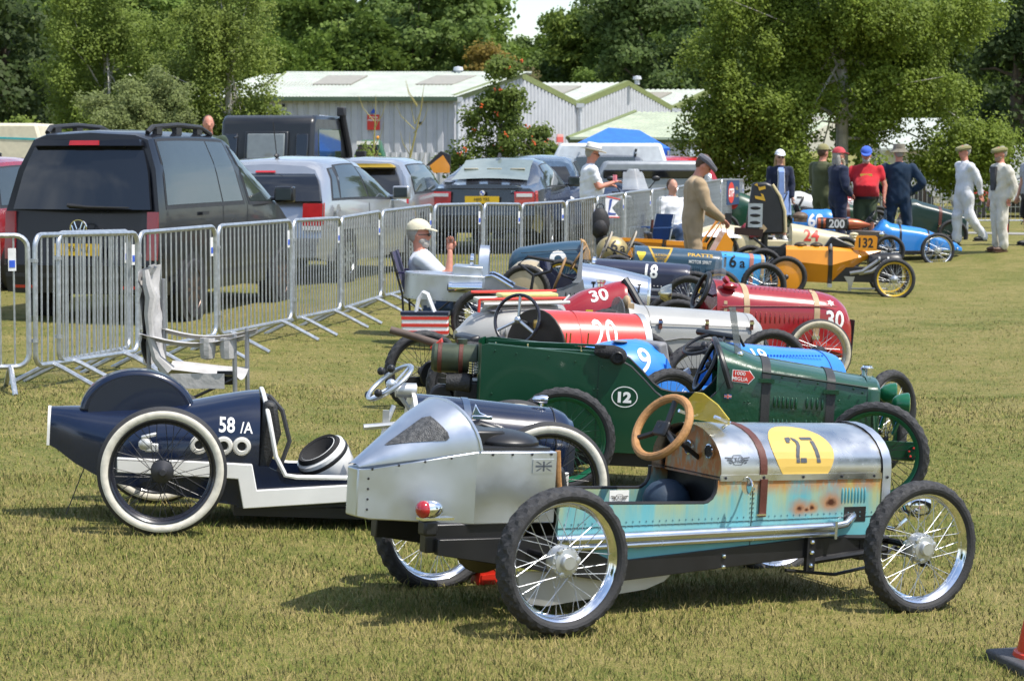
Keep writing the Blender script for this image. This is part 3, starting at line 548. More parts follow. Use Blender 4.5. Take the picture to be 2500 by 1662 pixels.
b = B(); b.box((1.51, c - .25, .575), (.10, .045, .02)); b.prism([(1.46, .58), (1.475, .64), (1.50, .60), (1.54, .585)], c - .265, c - .245); b.go('fin_mirror', CHR, K, bev=.004)
k.steering((1.09, c, .70), .13, 50, ALU, 2, ALU, .011, 10); b = B()
for q in (20, 140, 200, 320): b.ell((1.09 - .05 + .06*sin(radians(q)), c + .14*cos(radians(q)), .70 + .12*sin(radians(q))), (.021, .021, .021), 10)
b.go('lever_knob', BLK, K, kind='stuff'); b = B(); b.lathe([(.001, -.05), (.035, -.05), (.037, .05), (.001, .05)], 16, axis='x', c=(1.17, c, .665)); b.go('steering_boss', mat('bare_alloy', (.6, .6, .58), .4, .8), K)
b = B(); b.tube([(1.02, c - .17, .30), (1.06, c - .15, .50), (1.10, c - .12, .60)], .012, 8); b.tube([(.95, c - .2, .50), (1.12, c - .19, .52)], .014, 8); b.box((1.06, c - .15, .53), (.03, .02, .10)); b.go('gear_lever', mat('bare_alloy', (.6, .6, .58), .4, .8), K)
b = B(); b.tube([(-.35, c - .1, .26), (-.43, c - .1, .02)], .0025, 4); b.go('earth_wire', IRN, K)
# helmet lying in the cockpit
hm = thing('helmet', 'white open face helmet with black lining lying in the navy car', 'helmet', M=K.matrix_world @ Matrix.Translation((.80, c - .02, .30)) @ Matrix.Scale(.88, 4) @ Matrix.Rotation(radians(-35), 4, 'Y') @ Matrix.Rotation(radians(15), 4, 'X'))
b = B(); b.lathe([(.10, .10), (.145, .075), (.152, .02), (.14, -.06), (.10, -.11), (.001, -.13)], 28, axis='z'); b.go('shell', paint('helmet_white', (.75, .75, .73), .2), hm)
b = B(); b.lathe([(.001, .03), (.06, .06), (.095, .095), (.118, .105), (.132, .085)], 28, axis='z'); b.go('lining', dull('black_foam', (.014, .014, .015), .95), hm)
b = B(); b.lathe([(.149, .055), (.1525, .05), (.1525, .035), (.150, .03)], 28, axis='z'); b.go('rim_trim', BLK, hm)
# ---------------------------------------------------------------- kart 12: British green, rear engine
GRN = paint('racing_green_paint', (.003, .050, .021), .34); GR2 = mat('brushed_green_paint', (.005, .058, .025), .33, 0, .5, 6, .2, .25, 30)
k = Kart('dark green racing car number 12 with flat sides, black bonnet straps and twin green headlamps', (1374, 1072), 444, -2, (2140, 1108), W=.9); K = k.o; c = k.c; KARTS['12'] = k
GRM = paint('green_rim', (.004, .11, .045), .3); k.wheels('ac', rim=GRM, spk=paint('green_spoke', (.01, .07, .035), .3), near=True, wd=.075, hs=.045); k.wheels('bd', rim=GRM, spk=BLS, near=True, wd=.075, steer=-16, hs=.045)
cut = [(-.475, .20), (-.475, .768), (-.44, .776), (.22, .732), (.29, .722), (.36, .685), (.43, .62), (.50, .55), (.55, .515), (.62, .50), (.74, .50), (.80, .518), (.845, .565), (.885, .63), (.905, .70), (.905, .20)]
pn = []
for sg in (-1, 1):
    b = B(); b.prism(cut, c + sg*.236, c + sg*.25); pn.append(b.go('side_panel', GRN, K))
    b = B(); b.tube([(x, c + sg*.243, z) for x, z in cut[3:15]], .008, 6); b.go('coaming', BLK, K)
b = B(); b.loft([[(-.475 + .035*(1 - abs(cos(q))) * 0 - .03*sin(q), c - .243*cos(q), z) for q in [pi*i/10 for i in range(11)]] for z in (.2, .775)], 0, False, False, closed=False); b.go('tail_panel', GRN, K)
b = B(); b.box((-.1, c - .20, .755), (.72, .03, .012)); b.box((-.1, c + .2, .755), (.72, .03, .012)); b.tube([(-.44, c - .243, .776), (.22, c - .243, .734)], .007, 6); b.go('rim_rail', GRN, K)
b = B(); [b.tube([(x, c - .225, .755), (x, c - .225, .785)], .005, 6) for x in (-.40, -.22, .08)]; b.go('rail_pins', CHR, K, kind='stuff')
b = B(); b.box((.2, c, .215), (1.4, .47, .03)); b.box((.25, c, .16), (1.5, .44, .075)); b.go('floor_tray', BLK, K)
b = B(); b.box((-.46, c, .48), (.02, .46, .5)); b.go('rear_bulkhead', GRN, K)
hs = [(.84, .25, .21, .835, .80), (.90, .25, .21, .82, .80), (1.07, .249, .205, .757, .86), (1.4, .246, .205, .712, .88), (1.68, .24, .205, .668, .90)]
hd = k.body('bonnet', GR2, hs, 3, False, False); b = B(); b.loft([k.ring(q) for q in ((1.68, .244, .20, .676, .86), (1.735, .244, .20, .672, .86), (1.75, .236, .21, .66, .86))], 0, False, True); b.go('radiator_shell', GRN, K)
b = B(); b.tube([p for p in [(.835 + .07*(.83 - p[2])/.2*(p[2] > .5), p[1], p[2]) for p in k.ring((.84, .25, .5, .838, .55))][1:-3]], .018, 8); b.go('cowl_edge', mat('black_edging', (.02, .02, .02), .4), K)
b = B(); b.box((.93, c, .45), (.015, .46, .5)); b.go('bulkhead', BLK, K)
b = B(); b.tube([(1.09, c - .250, .690), (1.68, c - .243, .628)], .006, 6); b.box((1.09, c - .2505, .45), (.004, .004, .48)); b.go('seam', mat('dark_green_seam', (.004, .02, .012), .5), K)
for x in (1.115, 1.475): k.strap(hs, x, .048, dull('black_webbing', (.03, .03, .03)), .005, False); b = B(); a = k.at_x(hs, x); b.box((x, c - a[1] - .012, .645 - (x - 1.1)*.13), (.085, .014, .022)); b.go('strap_keeper', GRN, K)
for n, x0, x1 in ((6, 1.165, 1.285), (4, 1.345, 1.43)):
    for z0 in (.512, .385): k.louvres(x0, x1, n, z0 - .02, z0 + .05, c - .249, GR2, .0085, -.0012)
k.rivets([(x, c - .252, z) for x, z in ((-.4, .74), (-.28, .73), (-.1, .72), (.05, .70), (.2, .68), (-.41, .5), (-.2, .42), (.16, .55), (.18, .55), (.16, .42), (1.0, .52), (1.02, .52), (1.0, .42), (1.02, .42), (.98, .6), (1.52, .55), (1.6, .62), (1.65, .60), (1.2, .665), (1.3, .65), (1.4, .64))], GRN, .006)
b = B(); b.box((.18, c - .2505, .46), (.003, .003, .5)); b.go('panel_seam', mat('dark_green_seam', (.004, .02, .012), .5), K)
decal('number_ring', ring2d(.073, .059, .005, 40), WDC, pn[0], (.332, c - .4, .515)); decal('number', text2d('12', .062, 1.12, .05), WDC, pn[0], (.332, c - .4, .513))
ar = [(-.058, .030), (.028, .030), (.028, .036), (.06, 0), (.028, -.040), (.028, -.034), (-.058, -.032)]
decal('arrow_sticker', poly2d([(a*1.08, b_*1.08) for a, b_ in ar]), WDC, hd, (.985, c - .4, .66), off=.002, rot=-.06); decal('arrow_sticker', poly2d(ar), RDC, hd, (.985, c - .4, .66), off=.003, rot=-.06)
decal('lettering', text2d('1000', .021, 1.1, .01), WDC, hd, (.968, c - .4, .676), off=.005, rot=-.06); decal('lettering', text2d('MIGLIA', .021, .95, .01), WDC, hd, (.968, c - .4, .646), off=.005, rot=-.06)
decal('flag_sticker', poly2d([(-.02, -.012), (.02, -.012), (.02, .012), (-.02, .012)]), dull('flag_blue', (.03, .05, .25)), hd, (.905, c - .4, .545), off=.004)
for q in ([(-.02, .003), (.02, .003), (.02, -.003), (-.02, -.003)], [(-.003, .012), (.003, .012), (.003, -.012), (-.003, -.012)]): decal('flag_cross', poly2d(q), RDC, hd, (.905, c - .4, .545), off=.007); decal('flag_cross', poly2d([(a*1.0 if abs(a) > .01 else a*1.9, d*1.9 if abs(d) < .01 else d) for a, d in q]), WDC, hd, (.905, c - .4, .545), off=.0055)
k.steering((.80, c + .02, .69), .155, 24, BLK, 3, BLK, .014, 6); k.seat(.05, .24, .18, dull('seat_grey', (.05, .05, .05)), .35)
b = B(); b.lathe([(.001, .04), (.028, .04), (.03, .03), (.036, .028), (.036, .012), (.03, .01), (.03, -.02)], 18, axis='z', c=(1.70, c, .69)); b.go('radiator_cap', CHR, K)
for yy, xx, zz in ((-.14, 1.905, .535), (.14, 1.87, .56)):
    b = B(); b.lathe([(.001, -.078), (.028, -.072), (.048, -.052), (.060, -.02), (.066, .012), (.061, .018)], 22, axis='x', c=(xx, c + yy, zz)); b.tube([(xx - .02, c + yy, zz - .06), (xx - .06, c + yy, .36)], .012, 6); hl = b.go('headlamp', GRM, K); b = B(); b.lathe([(.001, .028), (.04, .024), (.058, .018)], 20, axis='x', c=(xx, c + yy, zz)); b.go('lens', CHR, hl)
for y in (-.13, -.03): b = B(); b.tube([(1.70, c + y - .1, .60), (1.74, c + y - .12, .25)], .012, 8); b.go('radiator_strut', GRN, K)
b = B(); b.box((1.85, c - .27, .29), (.22, .02, .10)); b.lathe([(.001, -.02), (.035, -.02), (.035, .01), (.001, .01)], 18, c=(1.94, c - .29, .285)); b.tube([(1.7, c - .2, .25), (1.95, c - .27, .25)], .02, 8); fd = b.go('friction_damper', GRN, K); b = B(); b.lathe([(.030, -.024), (.037, -.024), (.037, -.018), (.03, -.018)], 18, c=(1.94, c - .29, .285)); b.go('damper_ring', CHR, fd)
for i in range(5): b = B(); q = 2*pi*i/5 + .3; b.ell((1.94 + .026*cos(q), c - .313, .285 + .026*sin(q)), (.007, .004, .007), 8); b.go('red_stud', RDC, fd)
TNK = mat('worn_green_tank', (.05, .065, .04), .45, .3, nv=.4); b = B(); b.lathe([(.001, -.14), (.07, -.138), (.084, -.12), (.084, .12), (.07, .138), (.001, .14)], 28, axis='x', c=(-.63, c, .665)); b.lathe([(.001, .11), (.03, .11), (.03, .08)], 14, axis='z', c=(-.60, c, .665)); tk = b.go('fuel_tank', TNK, K)
for x in (-.72, -.60): b = B(); b.lathe([(.086, -.012), (.088, -.01), (.088, .01), (.086, .012)], 28, axis='x', c=(x, c, .665)); b.go('strap', LEA, tk)
b = B(); b.lathe([(.001, -.075), (.045, -.075), (.058, .06), (.05, .07), (.001, .07)], 24, axis='x', c=(-.60, c - .10, .535)); b.go('air_filter', dull('black_pleat', (.02, .02, .02), .6, .3, .6), K)
b = B(); b.box((-.55, c - .03, .45), (.16, .2, .2)); b.tube([(-.62, c, .40), (-.62, c, .30)], .06, 12); b.lathe([(.001, -.03), (.07, -.03), (.07, .03), (.001, .03)], 18, c=(-.70, c - .05, .45)); b.box((-.5, c, .3), (.2, .3, .1)); b.go('engine', BLK, K, bev=.015)
for i in range(5): b = B(); b.lathe([(.03, -.004), (.042, -.004), (.042, .004), (.03, .004)], 16, axis='z', c=(-.515, c - .12, .60 + i*.014)); b.go('carburettor_fin', CHR, K)
b = B(); b.tube([(-1.02, c + .1, .80), (-.95, c + .1, .785), (-.72, c + .05, .73)], .022, 12); b.go('tail_pipe', mat('rusty_pipe', (.12, .09, .075), .7, .4, nv=.4), K)
b = B(); b.prism([(-.78, .72), (-.72, .77), (-.70, .69), (-.76, .68)], c - .02, c + .1); b.go('warning_flap', RDC, K)
p = K.matrix_world @ Vector((.235, c - .25, .74)); MK = thing('face_mask', 'black cloth face mask draped over the top edge of the green car', 'mask', loc=p)
b = B(); b.ell((0, .02, .02), (.085, .06, .04), 16); b.ell((.05, -.02, .0), (.05, .035, .05), 14); b.box((-.05, .0, .04), (.06, .05, .04)); b.go('cloth', dull('black_cloth', (.02, .02, .022), .9, .3, .8), MK); b = B(); b.lathe([(.012, 0), (.03, 0), (.034, -.01), (.03, -.014)], 14, c=(.045, -.05, -.005)); b.go('visor_rim', BLK, MK)
b = B(); b.prism([(-.028, 0), (.012, 0), (-.012, .26), (-.05, .26)], 0, .006); dfl = b.go('wind_deflector', mat('deflector_glass', (.16, .18, .19), .08, 0, al=.6), K, loc=(.965, c - .16, .78)); dfl.rotation_euler = (0, radians(-6), radians(22)); b = B(); b.ell((.965, c - .16, .775), (.022, .018, .018), 10); b.tube([(.95, c - .16, .775), (.97, c - .16, .73)], .008, 6); b.go('deflector_clamp', CHR, K)
# ---------------------------------------------------------------- kart 9/19: sky blue
SKB = paint('sky_blue_paint', (.030, .22, .72), .3)
k = Kart('bright blue racing car with white 9 on its tail and 19 on its bonnet', (1632, 1013), 397, 33, (2171, 1009), W=.9); K = k.o; c = k.c; KARTS['19'] = k
k.wheels('abcd', rim=BLS, spk=STL, near=True, wd=.075, steer=14)
ts = [(-.72, .03, .50, .56, .5), (-.5, .13, .40, .625, .5), (-.3, .19, .32, .675, .5), (-.1, .235, .27, .715, .5), (.06, .25, .25, .722, .5), (.15, .25, .25, .705, .5)]
tb = k.body('tail', SKB, ts, 4); decal('number', text2d('9', .17, .82, .012, .12), WDC, tb, (-.02, c - .4, .675), (0, -1, .35), off=.004)
b = B(); b.ell((-.12, c - .07, .712), (.055, .04, .008), 14); b.go('vent', mat('gauze', (.2, .2, .2), .6), K)
for sg in (-1, 1): b = B(); b.prism([(.12, .22), (.12, .62), (.2, .50), (.3, .45), (.72, .45), (.84, .60), (.84, .22)], c + sg*.235, c + sg*.248); pb = b.go('side_panel', SKB, K); (decal('number', text2d('19', .16, .8, .012), WDC, pb, (.33, c - .5, .34)) if sg < 0 else None)
hs = [(.80, .235, .23, .712, .55), (1.2, .228, .23, .69, .55), (1.55, .215, .24, .672, .55), (1.66, .20, .25, .65, .55), (1.70, .16, .28, .60, .55)]
hd = k.body('bonnet', SKB, hs, 3); decal('number', text2d('19', .125, .85, .012, .1), WDC, hd, (.93, c - .19, .665), (0, -.7, .7), off=.004)
b = B(); b.loft([k.ring((x, .218, .24, .675, .55), .002) for x in (1.52, 1.526)]); b.tube([(.85, c - .236, .555), (1.52, c - .220, .545)], .004, 6); b.go('seam', mat('dark_blue_seam', (.01, .05, .2), .5), K)
k.louvres(1.0, 1.46, 18, .635, .65, c - .165, SKB, .006); k.seat(.22, .25, .17, dull('grey_seat', (.20, .20, .21)), .42); k.steering((.60, c, .70), .14, 62, BLK, 3); b = B(); b.box((.35, c + .1, .4), (.5, .02, .04), R=Matrix.Rotation(-.5, 4, 'Y')); b.go('frame_tube', ALU, K)
b = B(); b.tube([(.70, c - .22, .755), (.72, c + .22, .765)], .022, 10); b.tube([(.72, c - .2, .765), (.8, c - .16, .70)], .01, 6); b.go('scuttle_roll', BLK, K); k.rails(BLK, .2, .26, -.3)
# ---------------------------------------------------------------- kart 20: red, open frame behind
RED = paint('signal_red_paint', (.62, .035, .02), .28)
k = Kart('red racing car number 20 with big black steering wheel and open rear frame', (1022, 940), 373, 20, (1700, 938), W=.95); K = k.o; c = k.c; KARTS['20'] = k
k.wheels('abcd', rim=BLS, spk=IRN, near=True, wd=.08, rz=0) if 0 else k.wheels('abcd', rim=BLS, spk=IRN, near=True, wd=.08, steer=8, x0=.34)
hs = [(1.0, .245, .27, .760, .42), (1.3, .245, .27, .752, .42), (1.72, .24, .28, .735, .42)]
b = B(); b.loft([[(p[0] + sk*(p[1] - c), p[1], p[2]) for p in k.ring(k.at_x(hs, x))] for x, sk in ((1.0, -.5), (1.15, -.4), (1.3, -.28), (1.5, -.12), (1.72, 0))], 0, False, False); hd = b.go('bonnet', RED, K); b = B(); b.loft([k.ring(q) for q in ((1.72, .244, .27, .74, .42), (1.77, .244, .27, .738, .42))]); b.go('nose_band', mat('grey_band_metal', (.34, .36, .38), .5, .6), K)
sk = lambda r_: [(p[0] - .5*(p[1] - c), p[1], p[2]) for p in r_]; b = B(); b.loft([sk(k.ring((.985, .248, .266, .764, .42))), sk(k.ring((1.0, .248, .266, .764, .42)))], 0); dsh = b.go('dashboard', mat('dark_bronze', (.045, .035, .03), .45, .3, nv=.3), K, bev=.004)
for y, z, r in ((-.11, .45, .085), (.10, .47, .085)): b = B(); b.lathe([(.001, 0), (r, 0)], 24, axis='x', c=(0, 0, 0)); b.v = [(p[0] + .98 - .5*(y + p[1]), c + y + p[1], z + p[2]) for p in b.v]; b.go('foot_opening', BLK, K)
b = B(); b.lathe([(.001, -.015), (.03, -.012), (.034, 0)], 16, axis='x', c=(.98, c - .02, .66)); b.go('gauge', mat('brass', (.5, .34, .10), .3, 1), K)
decal('number', text2d('20', .185, .72, .008), WDC, hd, (1.42, c - .5, .61), off=.004)
b = B(); b.prism([(1.60, .45), (1.60, .54), (1.63, .565), (1.715, .565), (1.715, .45)], c - .2445, c - .243); b.go('side_opening', BLK, K); b = B(); b.loft([k.ring((x, .246, .27, .757, .42)) for x in (1.235, 1.24)]); b.go('seam', mat('dark_red', (.2, .01, .01), .5), K)
k.steering((.84, c - .02, .69), .172, 12, mat('black_bakelite', (.015, .013, .02), .25, coat=.5), 3, ALU, .012, 40, .011)
for x in (1.10, 1.13, 1.26): b = B(); b.tube([(x, c - .26, .42), (x + .01, c - .27, .62)], .005, 6); b.go('brake_lever', mat('brass', (.5, .34, .10), .3, 1), K)
k.rails(BLK, .2, .27, .15, 2.0); k.seat(.55, .26, .18, BLK, .28); b = B(); b.box((.44, c + .05, .36), (.26, .3, .26)); b.lathe([(.05, -.012), (.105, -.01), (.105, .01), (.05, .012)], 28, c=(.34, c + .25, .287)); b.tube([(.25, c - .1, .40), (.6, c - .1, .40)], .03, 8); b.go('engine', BLK, K, bev=.015)
# ---------------------------------------------------------------- grey kart
GRY = paint('pale_grey_paint', (.33, .33, .315), .4)
k = Kart('pale grey racing car with louvred round tail and leather bonnet buckles', (1332, 889), 329, 12, (1883, 895), W=.9); K = k.o; c = k.c
k.wheels('abcd', rim=BLS, spk=STL, wd=.08)
ts = [(-.60, .10, .43, .50, .4), (-.50, .17, .36, .60, .4), (-.40, .205, .33, .655, .4), (-.27, .23, .30, .698, .4), (0, .245, .27, .712, .45), (.22, .25, .25, .70, .45)]
k.body('tail', GRY, ts, 4); k.louvres(-.3, 0, 9, .47, .54, c - .238, GRY, .009); b = B(); b.ell((-.33, c - .13, .655), (.06, .035, .012), 12); b.go('air_scoop', mat('grey_gauze', (.12, .13, .16), .5), K)
b = B(); b.tube([(-.52, c - .19, .45), (-.3, c - .235, .455), (.2, c - .252, .455)], .006, 6); b.box((-.42, c - .15, .40), (.25, .08, .08)); b.go('tail_bead', mat('dark_brown_trim', (.04, .02, .015), .5), K)
for sg in (-1, 1): b = B(); b.prism([(.2, .24), (.2, .58), (.3, .48), (.6, .48), (.72, .58), (.72, .24)], c + sg*.236, c + sg*.25); b.go('side_panel', GRY, K)
hs = [(.70, .245, .23, .755, .55), (.82, .245, .23, .712, .60), (1.2, .24, .23, .692, .62), (1.62, .23, .24, .668, .62), (1.72, .22, .25, .655, .6), (1.775, .19, .28, .60, .55)]
k.body('bonnet', GRY, hs, 3); b = B(); [b.loft([k.ring(k.at_x(hs, x + d), .002) for d in (-.003, .003)]) for x in (.86, 1.66)]; b.tube([(.86, c - .247, .585), (1.66, c - .232, .565)], .004, 6); b.tube([(.86, c - .25, .44), (1.1, c - .25, .48), (1.5, c - .24, .475)], .006, 6); b.go('seam', mat('grey_seam', (.15, .15, .15), .5), K)
for x in (.93, 1.30, 1.66): b = B(); a = k.at_x(hs, x); b.box((x, c - a[1] - .006, .585), (.026, .012, .075)); b.box((x, c - a[1] - .012, .60), (.034, .01, .02), 1); b.go('bonnet_buckle', [LEA, CHR], K)
b = B(); b.prism([(c + .2*cos(pi*i/10), .66 + .11*sin(pi*i/10)) for i in range(11)], .655, .665, ax='x'); b.go('windscreen', mat('smoked_glass', (.12, .13, .14), .1, al=.6), K); b = B(); b.ell((.70, c - .1, .74), (.03, .05, .05), 12); b.box((.72, c - .12, .71), (.05, .08, .04)); b.go('driving_goggles_case', TAN, K)
k.seat(.28, .26, .17, BLK); k.rails(BLK, .2, .26)
p = K.matrix_world @ Vector((-.12, c, .715)); DC = thing('folded_chair', 'folded deckchair with red frame edge and yellow green cushion lying on grey tail', 'folding chair', loc=p, rz=radians(12))
b = B(); b.box((0, .05, .02), (.62, .34, .03)); b.go('canvas', cloth('cream_canvas', (.66, .64, .55)), DC, bev=.008)
b = B(); b.box((.06, -.02, .055), (.44, .22, .035)); b.go('cushion', cloth('yellow_green_cloth', (.52, .52, .20)), DC, bev=.012)
b = B(); [b.tube([(-.33, y, z), (.34, y, z)], .011, 8) for y, z in ((-.14, .035), (.2, .07))]; b.tube([(-.33, -.14, .035), (-.34, -.15, -.06)], .011, 8); b.go('red_frame', RDC, DC); b = B(); b.tube([(-.3, -.16, 0), (.36, -.16, .005)], .012, 8); b.tube([(.3, -.16, 0), (.36, -.16, .06)], .009, 6); b.go('white_frame', WHT, DC)
# ---------------------------------------------------------------- kart 30: maroon
MAR = paint('maroon_paint', (.30, .014, .02), .25)
k = Kart('maroon red racing car number 30 with tan bonnet straps and a louvred side', (1487, 838), 296, 10, (1998, 862), W=.9); K = k.o; c = k.c
k.wheels('acd', rim=BLS, spk=STL, wd=.075); k.wheels('b', rim=mat('alloy_rim', (.6, .6, .58), .3, .9), spk=STL, ww=OLD, wd=.075, tread=2, hs=.06)
ts = [(-.52, .06, .44, .49, .5), (-.34, .15, .36, .57, .5), (-.17, .19, .32, .68, .45), (0, .20, .29, .735, .45), (.16, .20, .28, .785, .45), (.2, .2, .28, .79, .45)]
tb = k.body('tail', MAR, ts, 4); decal('number', text2d('30', .125, .95, .02), WDC, tb, (-.04, c - .16, .69), (0, -.75, .66), off=.004, rot=.15)
b = B(); b.prism([(-.06, .50), (.12, .50), (.14, .62), (.02, .56)], c - .206, c - .2); b.go('side_opening', BLK, K); b = B(); b.box((-.13, c - .205, .52), (.06, .004, .04)); b.go('yellow_sticker', dull('yellow_sticker', (.65, .50, .04)), K)
b = B(); b.tube([(.19, c - .05, .80), (.24, c - .1, .72), (.33, c - .18, .56)], .035, 10); b.go('head_roll', BLK, K); b = B(); b.lathe([(.001, .03), (.04, .03), (.04, .01), (.03, 0), (.03, -.03)], 16, axis='z', c=(-.0, c, .755)); b.go('filler_cap', CHR, K)
for sg in (-1, 1): b = B(); b.prism([(.18, .24), (.18, .6), (.3, .50), (.85, .52), (.98, .66), (.98, .24)], c + sg*.206, c + sg*.22); b.go('side_panel', MAR, K)
hs = [(.96, .23, .24, .845, .6), (1.06, .24, .24, .838, .6), (1.2, .245, .24, .815, .62), (1.55, .25, .24, .802, .64), (1.9, .25, .24, .785, .66), (2.03, .24, .24, .755, .64), (2.12, .215, .25, .69, .6), (2.17, .17, .27, .60, .55), (2.19, .13, .28, .5, .5)]
hd = k.body('bonnet', MAR, hs, 3); k.strap(hs, 1.215, .05, TAN); k.strap(hs, 1.83, .05, TAN); k.louvres(1.30, 1.80, 13, .50, .60, c - .246, MAR, .010); k.louvres(1.28, 1.82, 15, .79, .80, c - .12, MAR, .007)
b = B(); b.tube([(1.0, c - .244, .63), (2.0, c - .246, .675)], .005, 6); b.go('seam', mat('dark_red', (.2, .01, .01), .5), K); decal('number', text2d('30', .145, .9, .022), WDC, hd, (2.035, c - .4, .565), (.25, -.97, 0), (.97, .25, 0), off=.004)
decal('star_sticker', poly2d([((.035 if i % 2 else .018)*cos(pi*i/6), (.035 if i % 2 else .018)*sin(pi*i/6)) for i in range(12)]), WDC, hd, (1.96, c - .2, .70), (.1, -.8, .5), off=.004)
for x, z in ((1.03, .66), (1.07, .62), (1.12, .58), (1.03, .60)): decal('sticker', poly2d([(-.014, -.012), (.014, -.014), (.015, .013), (-.012, .014)]), TAN, hd, (x, c - .4, z), off=.004)
b = B(); [b.tube([(2.2 - .0*i, c - .13 + .02*i, .30), (2.205, c - .13 + .02*i, .56)], .006, 5) for i in range(14)]; b.go('grille_bars', IRN, K, kind='stuff')
b = B(); b.tube([(1.02, c - .18, .84), (1.04, c - .2, .86)], .03, 10); b.ell((1.07, c - .19, .80), (.07, .05, .03), 12); b.go('mirror_pod', MAR, K); b = B(); b.prism([(1.0, .84), (1.05, .85), (1.04, 1.02), (1.02, 1.03)], c - .12, c + .12); b.go('windscreen', mat('clear_glass', (.5, .55, .58), .05, al=.18), K)
b = B(); b.box((1.95, c - .26, .33), (.30, .03, .05), R=Matrix.Rotation(.2, 4, 'Y')); b.go('red_bracket', RDC, K); k.steering((.86, c - .05, .735), .16, 20, BLK, 3, BLK, .02); k.seat(.38, .27, .16, BLK); k.rails(MAR, .2, .27)
# ---------------------------------------------------------------- bare aluminium kart with curved headrest
k = Kart('bare aluminium racing car with riveted flat tail, hoop headrest and silver bonnet', (1177, 781), 267, -2, (1654, 807), W=.9); K = k.o; c = k.c
k.wheels('abcd', rim=BLS, spk=STL, wd=.075)
n = 14; out = [(-.10, c + .25)] + [(-.52 + .25*cos(pi/2 + pi*i/n) * .96, c + .25*sin(pi/2 + pi*i/n)) for i in range(n+1)] + [(.0, c - .25), (.0, c + .25)]
b = B(); b.prism(out, .425, .67, ax='z'); b.go('tail', ALU, K, 30, bev=.004); k.rivets([(x, y - .004*(y < c), z) for x, y in out[1:-2] for z in (.445, .652)] + [(-.5 + .04*i, c - .254, z) for i in range(13) for z in (.445, .652)] + [(-.63 + .0*i, c + .1 - .03*i, .672) for i in range(8)], STL, .006)
b = B(); b.tube([(-.30, c - .3, .56), (-.02, c - .3, .57)], [.042, .055], 18); b.lathe([(.04, -.03), (.048, -.03), (.048, 0), (.03, 0)], 16, axis='x', c=(-.30, c - .3, .56)); b.go('exhaust_can', CHR, K); b = B(); b.lathe([(.001, -.04), (.03, -.04), (.034, -.01), (.02, .01)], 16, axis='x', c=(-.30, c - .3, .56)); b.go('exhaust_tip', BLK, K)
b = B(); b.box((-.17, c, .71), (.28, .34, .09)); b.go('tail_locker', ALU, K, bev=.01)
rg = [[(x, c - .16*cos(pi*i/12), .67 + .28*sin(pi*i/12)**.7) for i in range(13)] for x in (-.07, .02)]; b = B(); b.loft(rg, 0, False, False, closed=False); b.go('head_hoop', ALU, K); b = B(); b.lathe([(.055, -.02), (.065, -.015), (.065, .015), (.055, .02), (.001, .02)], 20, axis='x', c=(-.14, c, .80)); b.go('filler_lamp', CHR, K)
for sg in (-1, 1): b = B(); b.prism([(-.02, .28), (0, .67), (.06, .68), (.12, .655), (.26, .58), (.40, .545), (.55, .54), (.72, .58), (.86, .65), (.90, .70), (.95, .45), (.95, .28)], c + sg*.236, c + sg*.25); b.go('side_panel', mat('grey_aluminium', (.36, .37, .39), .4, .8), K); b = B(); b.tube([(0, c + sg*.243, .675), (.06, c + sg*.243, .685), (.12, c + sg*.243, .66), (.26, c + sg*.243, .585)], .014, 8); b.go('bright_edge', CHR, K)
hs = [(.88, .245, .27, .835, .6), (1.2, .235, .28, .80, .6), (1.50, .22, .30, .748, .6), (1.53, .20, .31, .735, .6)]
k.body('bonnet', mat('polished_aluminium', (.72, .73, .75), .2, 1, nv=.08, ns=4), hs, 3); b = B(); b.prism([(.80, .66), (.84, .70), (.87, 1.01), (.885, 1.01), (.89, .66)], c - .235, c - .22); b.prism([(.80, .66), (.84, .70), (.87, 1.01), (.885, 1.01), (.89, .66)], c + .22, c + .235); b.box((.875, c, .80), (.008, .44, .3)); b.go('scuttle', ALU, K); b = B(); b.box((.88, c, .97), (.006, .40, .13)); b.go('windscreen', mat('clear_glass', (.5, .55, .58), .05, al=.18), K)
for x in (1.0, 1.42): b = B(); b.tube([(x, c - .25, .60), (x, c - .25, .67)], .008, 6); b.box((x, c - .25, .675), (.04, .02, .012)); b.go('bonnet_catch', BLK, K)
k.louvres(.75, .87, 4, .53, .57, c - .251, BLK, .006); b = B(); b.tube([(.42, c - .1, .52), (.44, c - .1, .70), (.30, c - .1, .80), (.38, c - .1, .87), (.62, c - .1, .84), (.60, c - .1, .75), (.45, c - .1, .70)], .015, 8); b.go('lever_frame', BLK, K); k.seat(.12, .30, .17, BLK, .3)
k.steering((.68, c, .72), .155, 18, mat('varnished_wood', (.30, .17, .07), .4), 3); b = B(); b.lathe([(.001, -.10), (.05, -.08), (.085, -.01), (.09, .02), (.001, .03)], 24, axis='x', c=(1.70, c - .15, .60)); b.go('headlamp', mat('nickel_plate', (.62, .58, .48), .18, 1), K); b = B(); [b.box((1.60, c - .15, z), (.2, .03, .02)) for z in (.56, .63)]; b.go('lamp_bracket', ALU, K); k.rails(IRN, .2, .27)
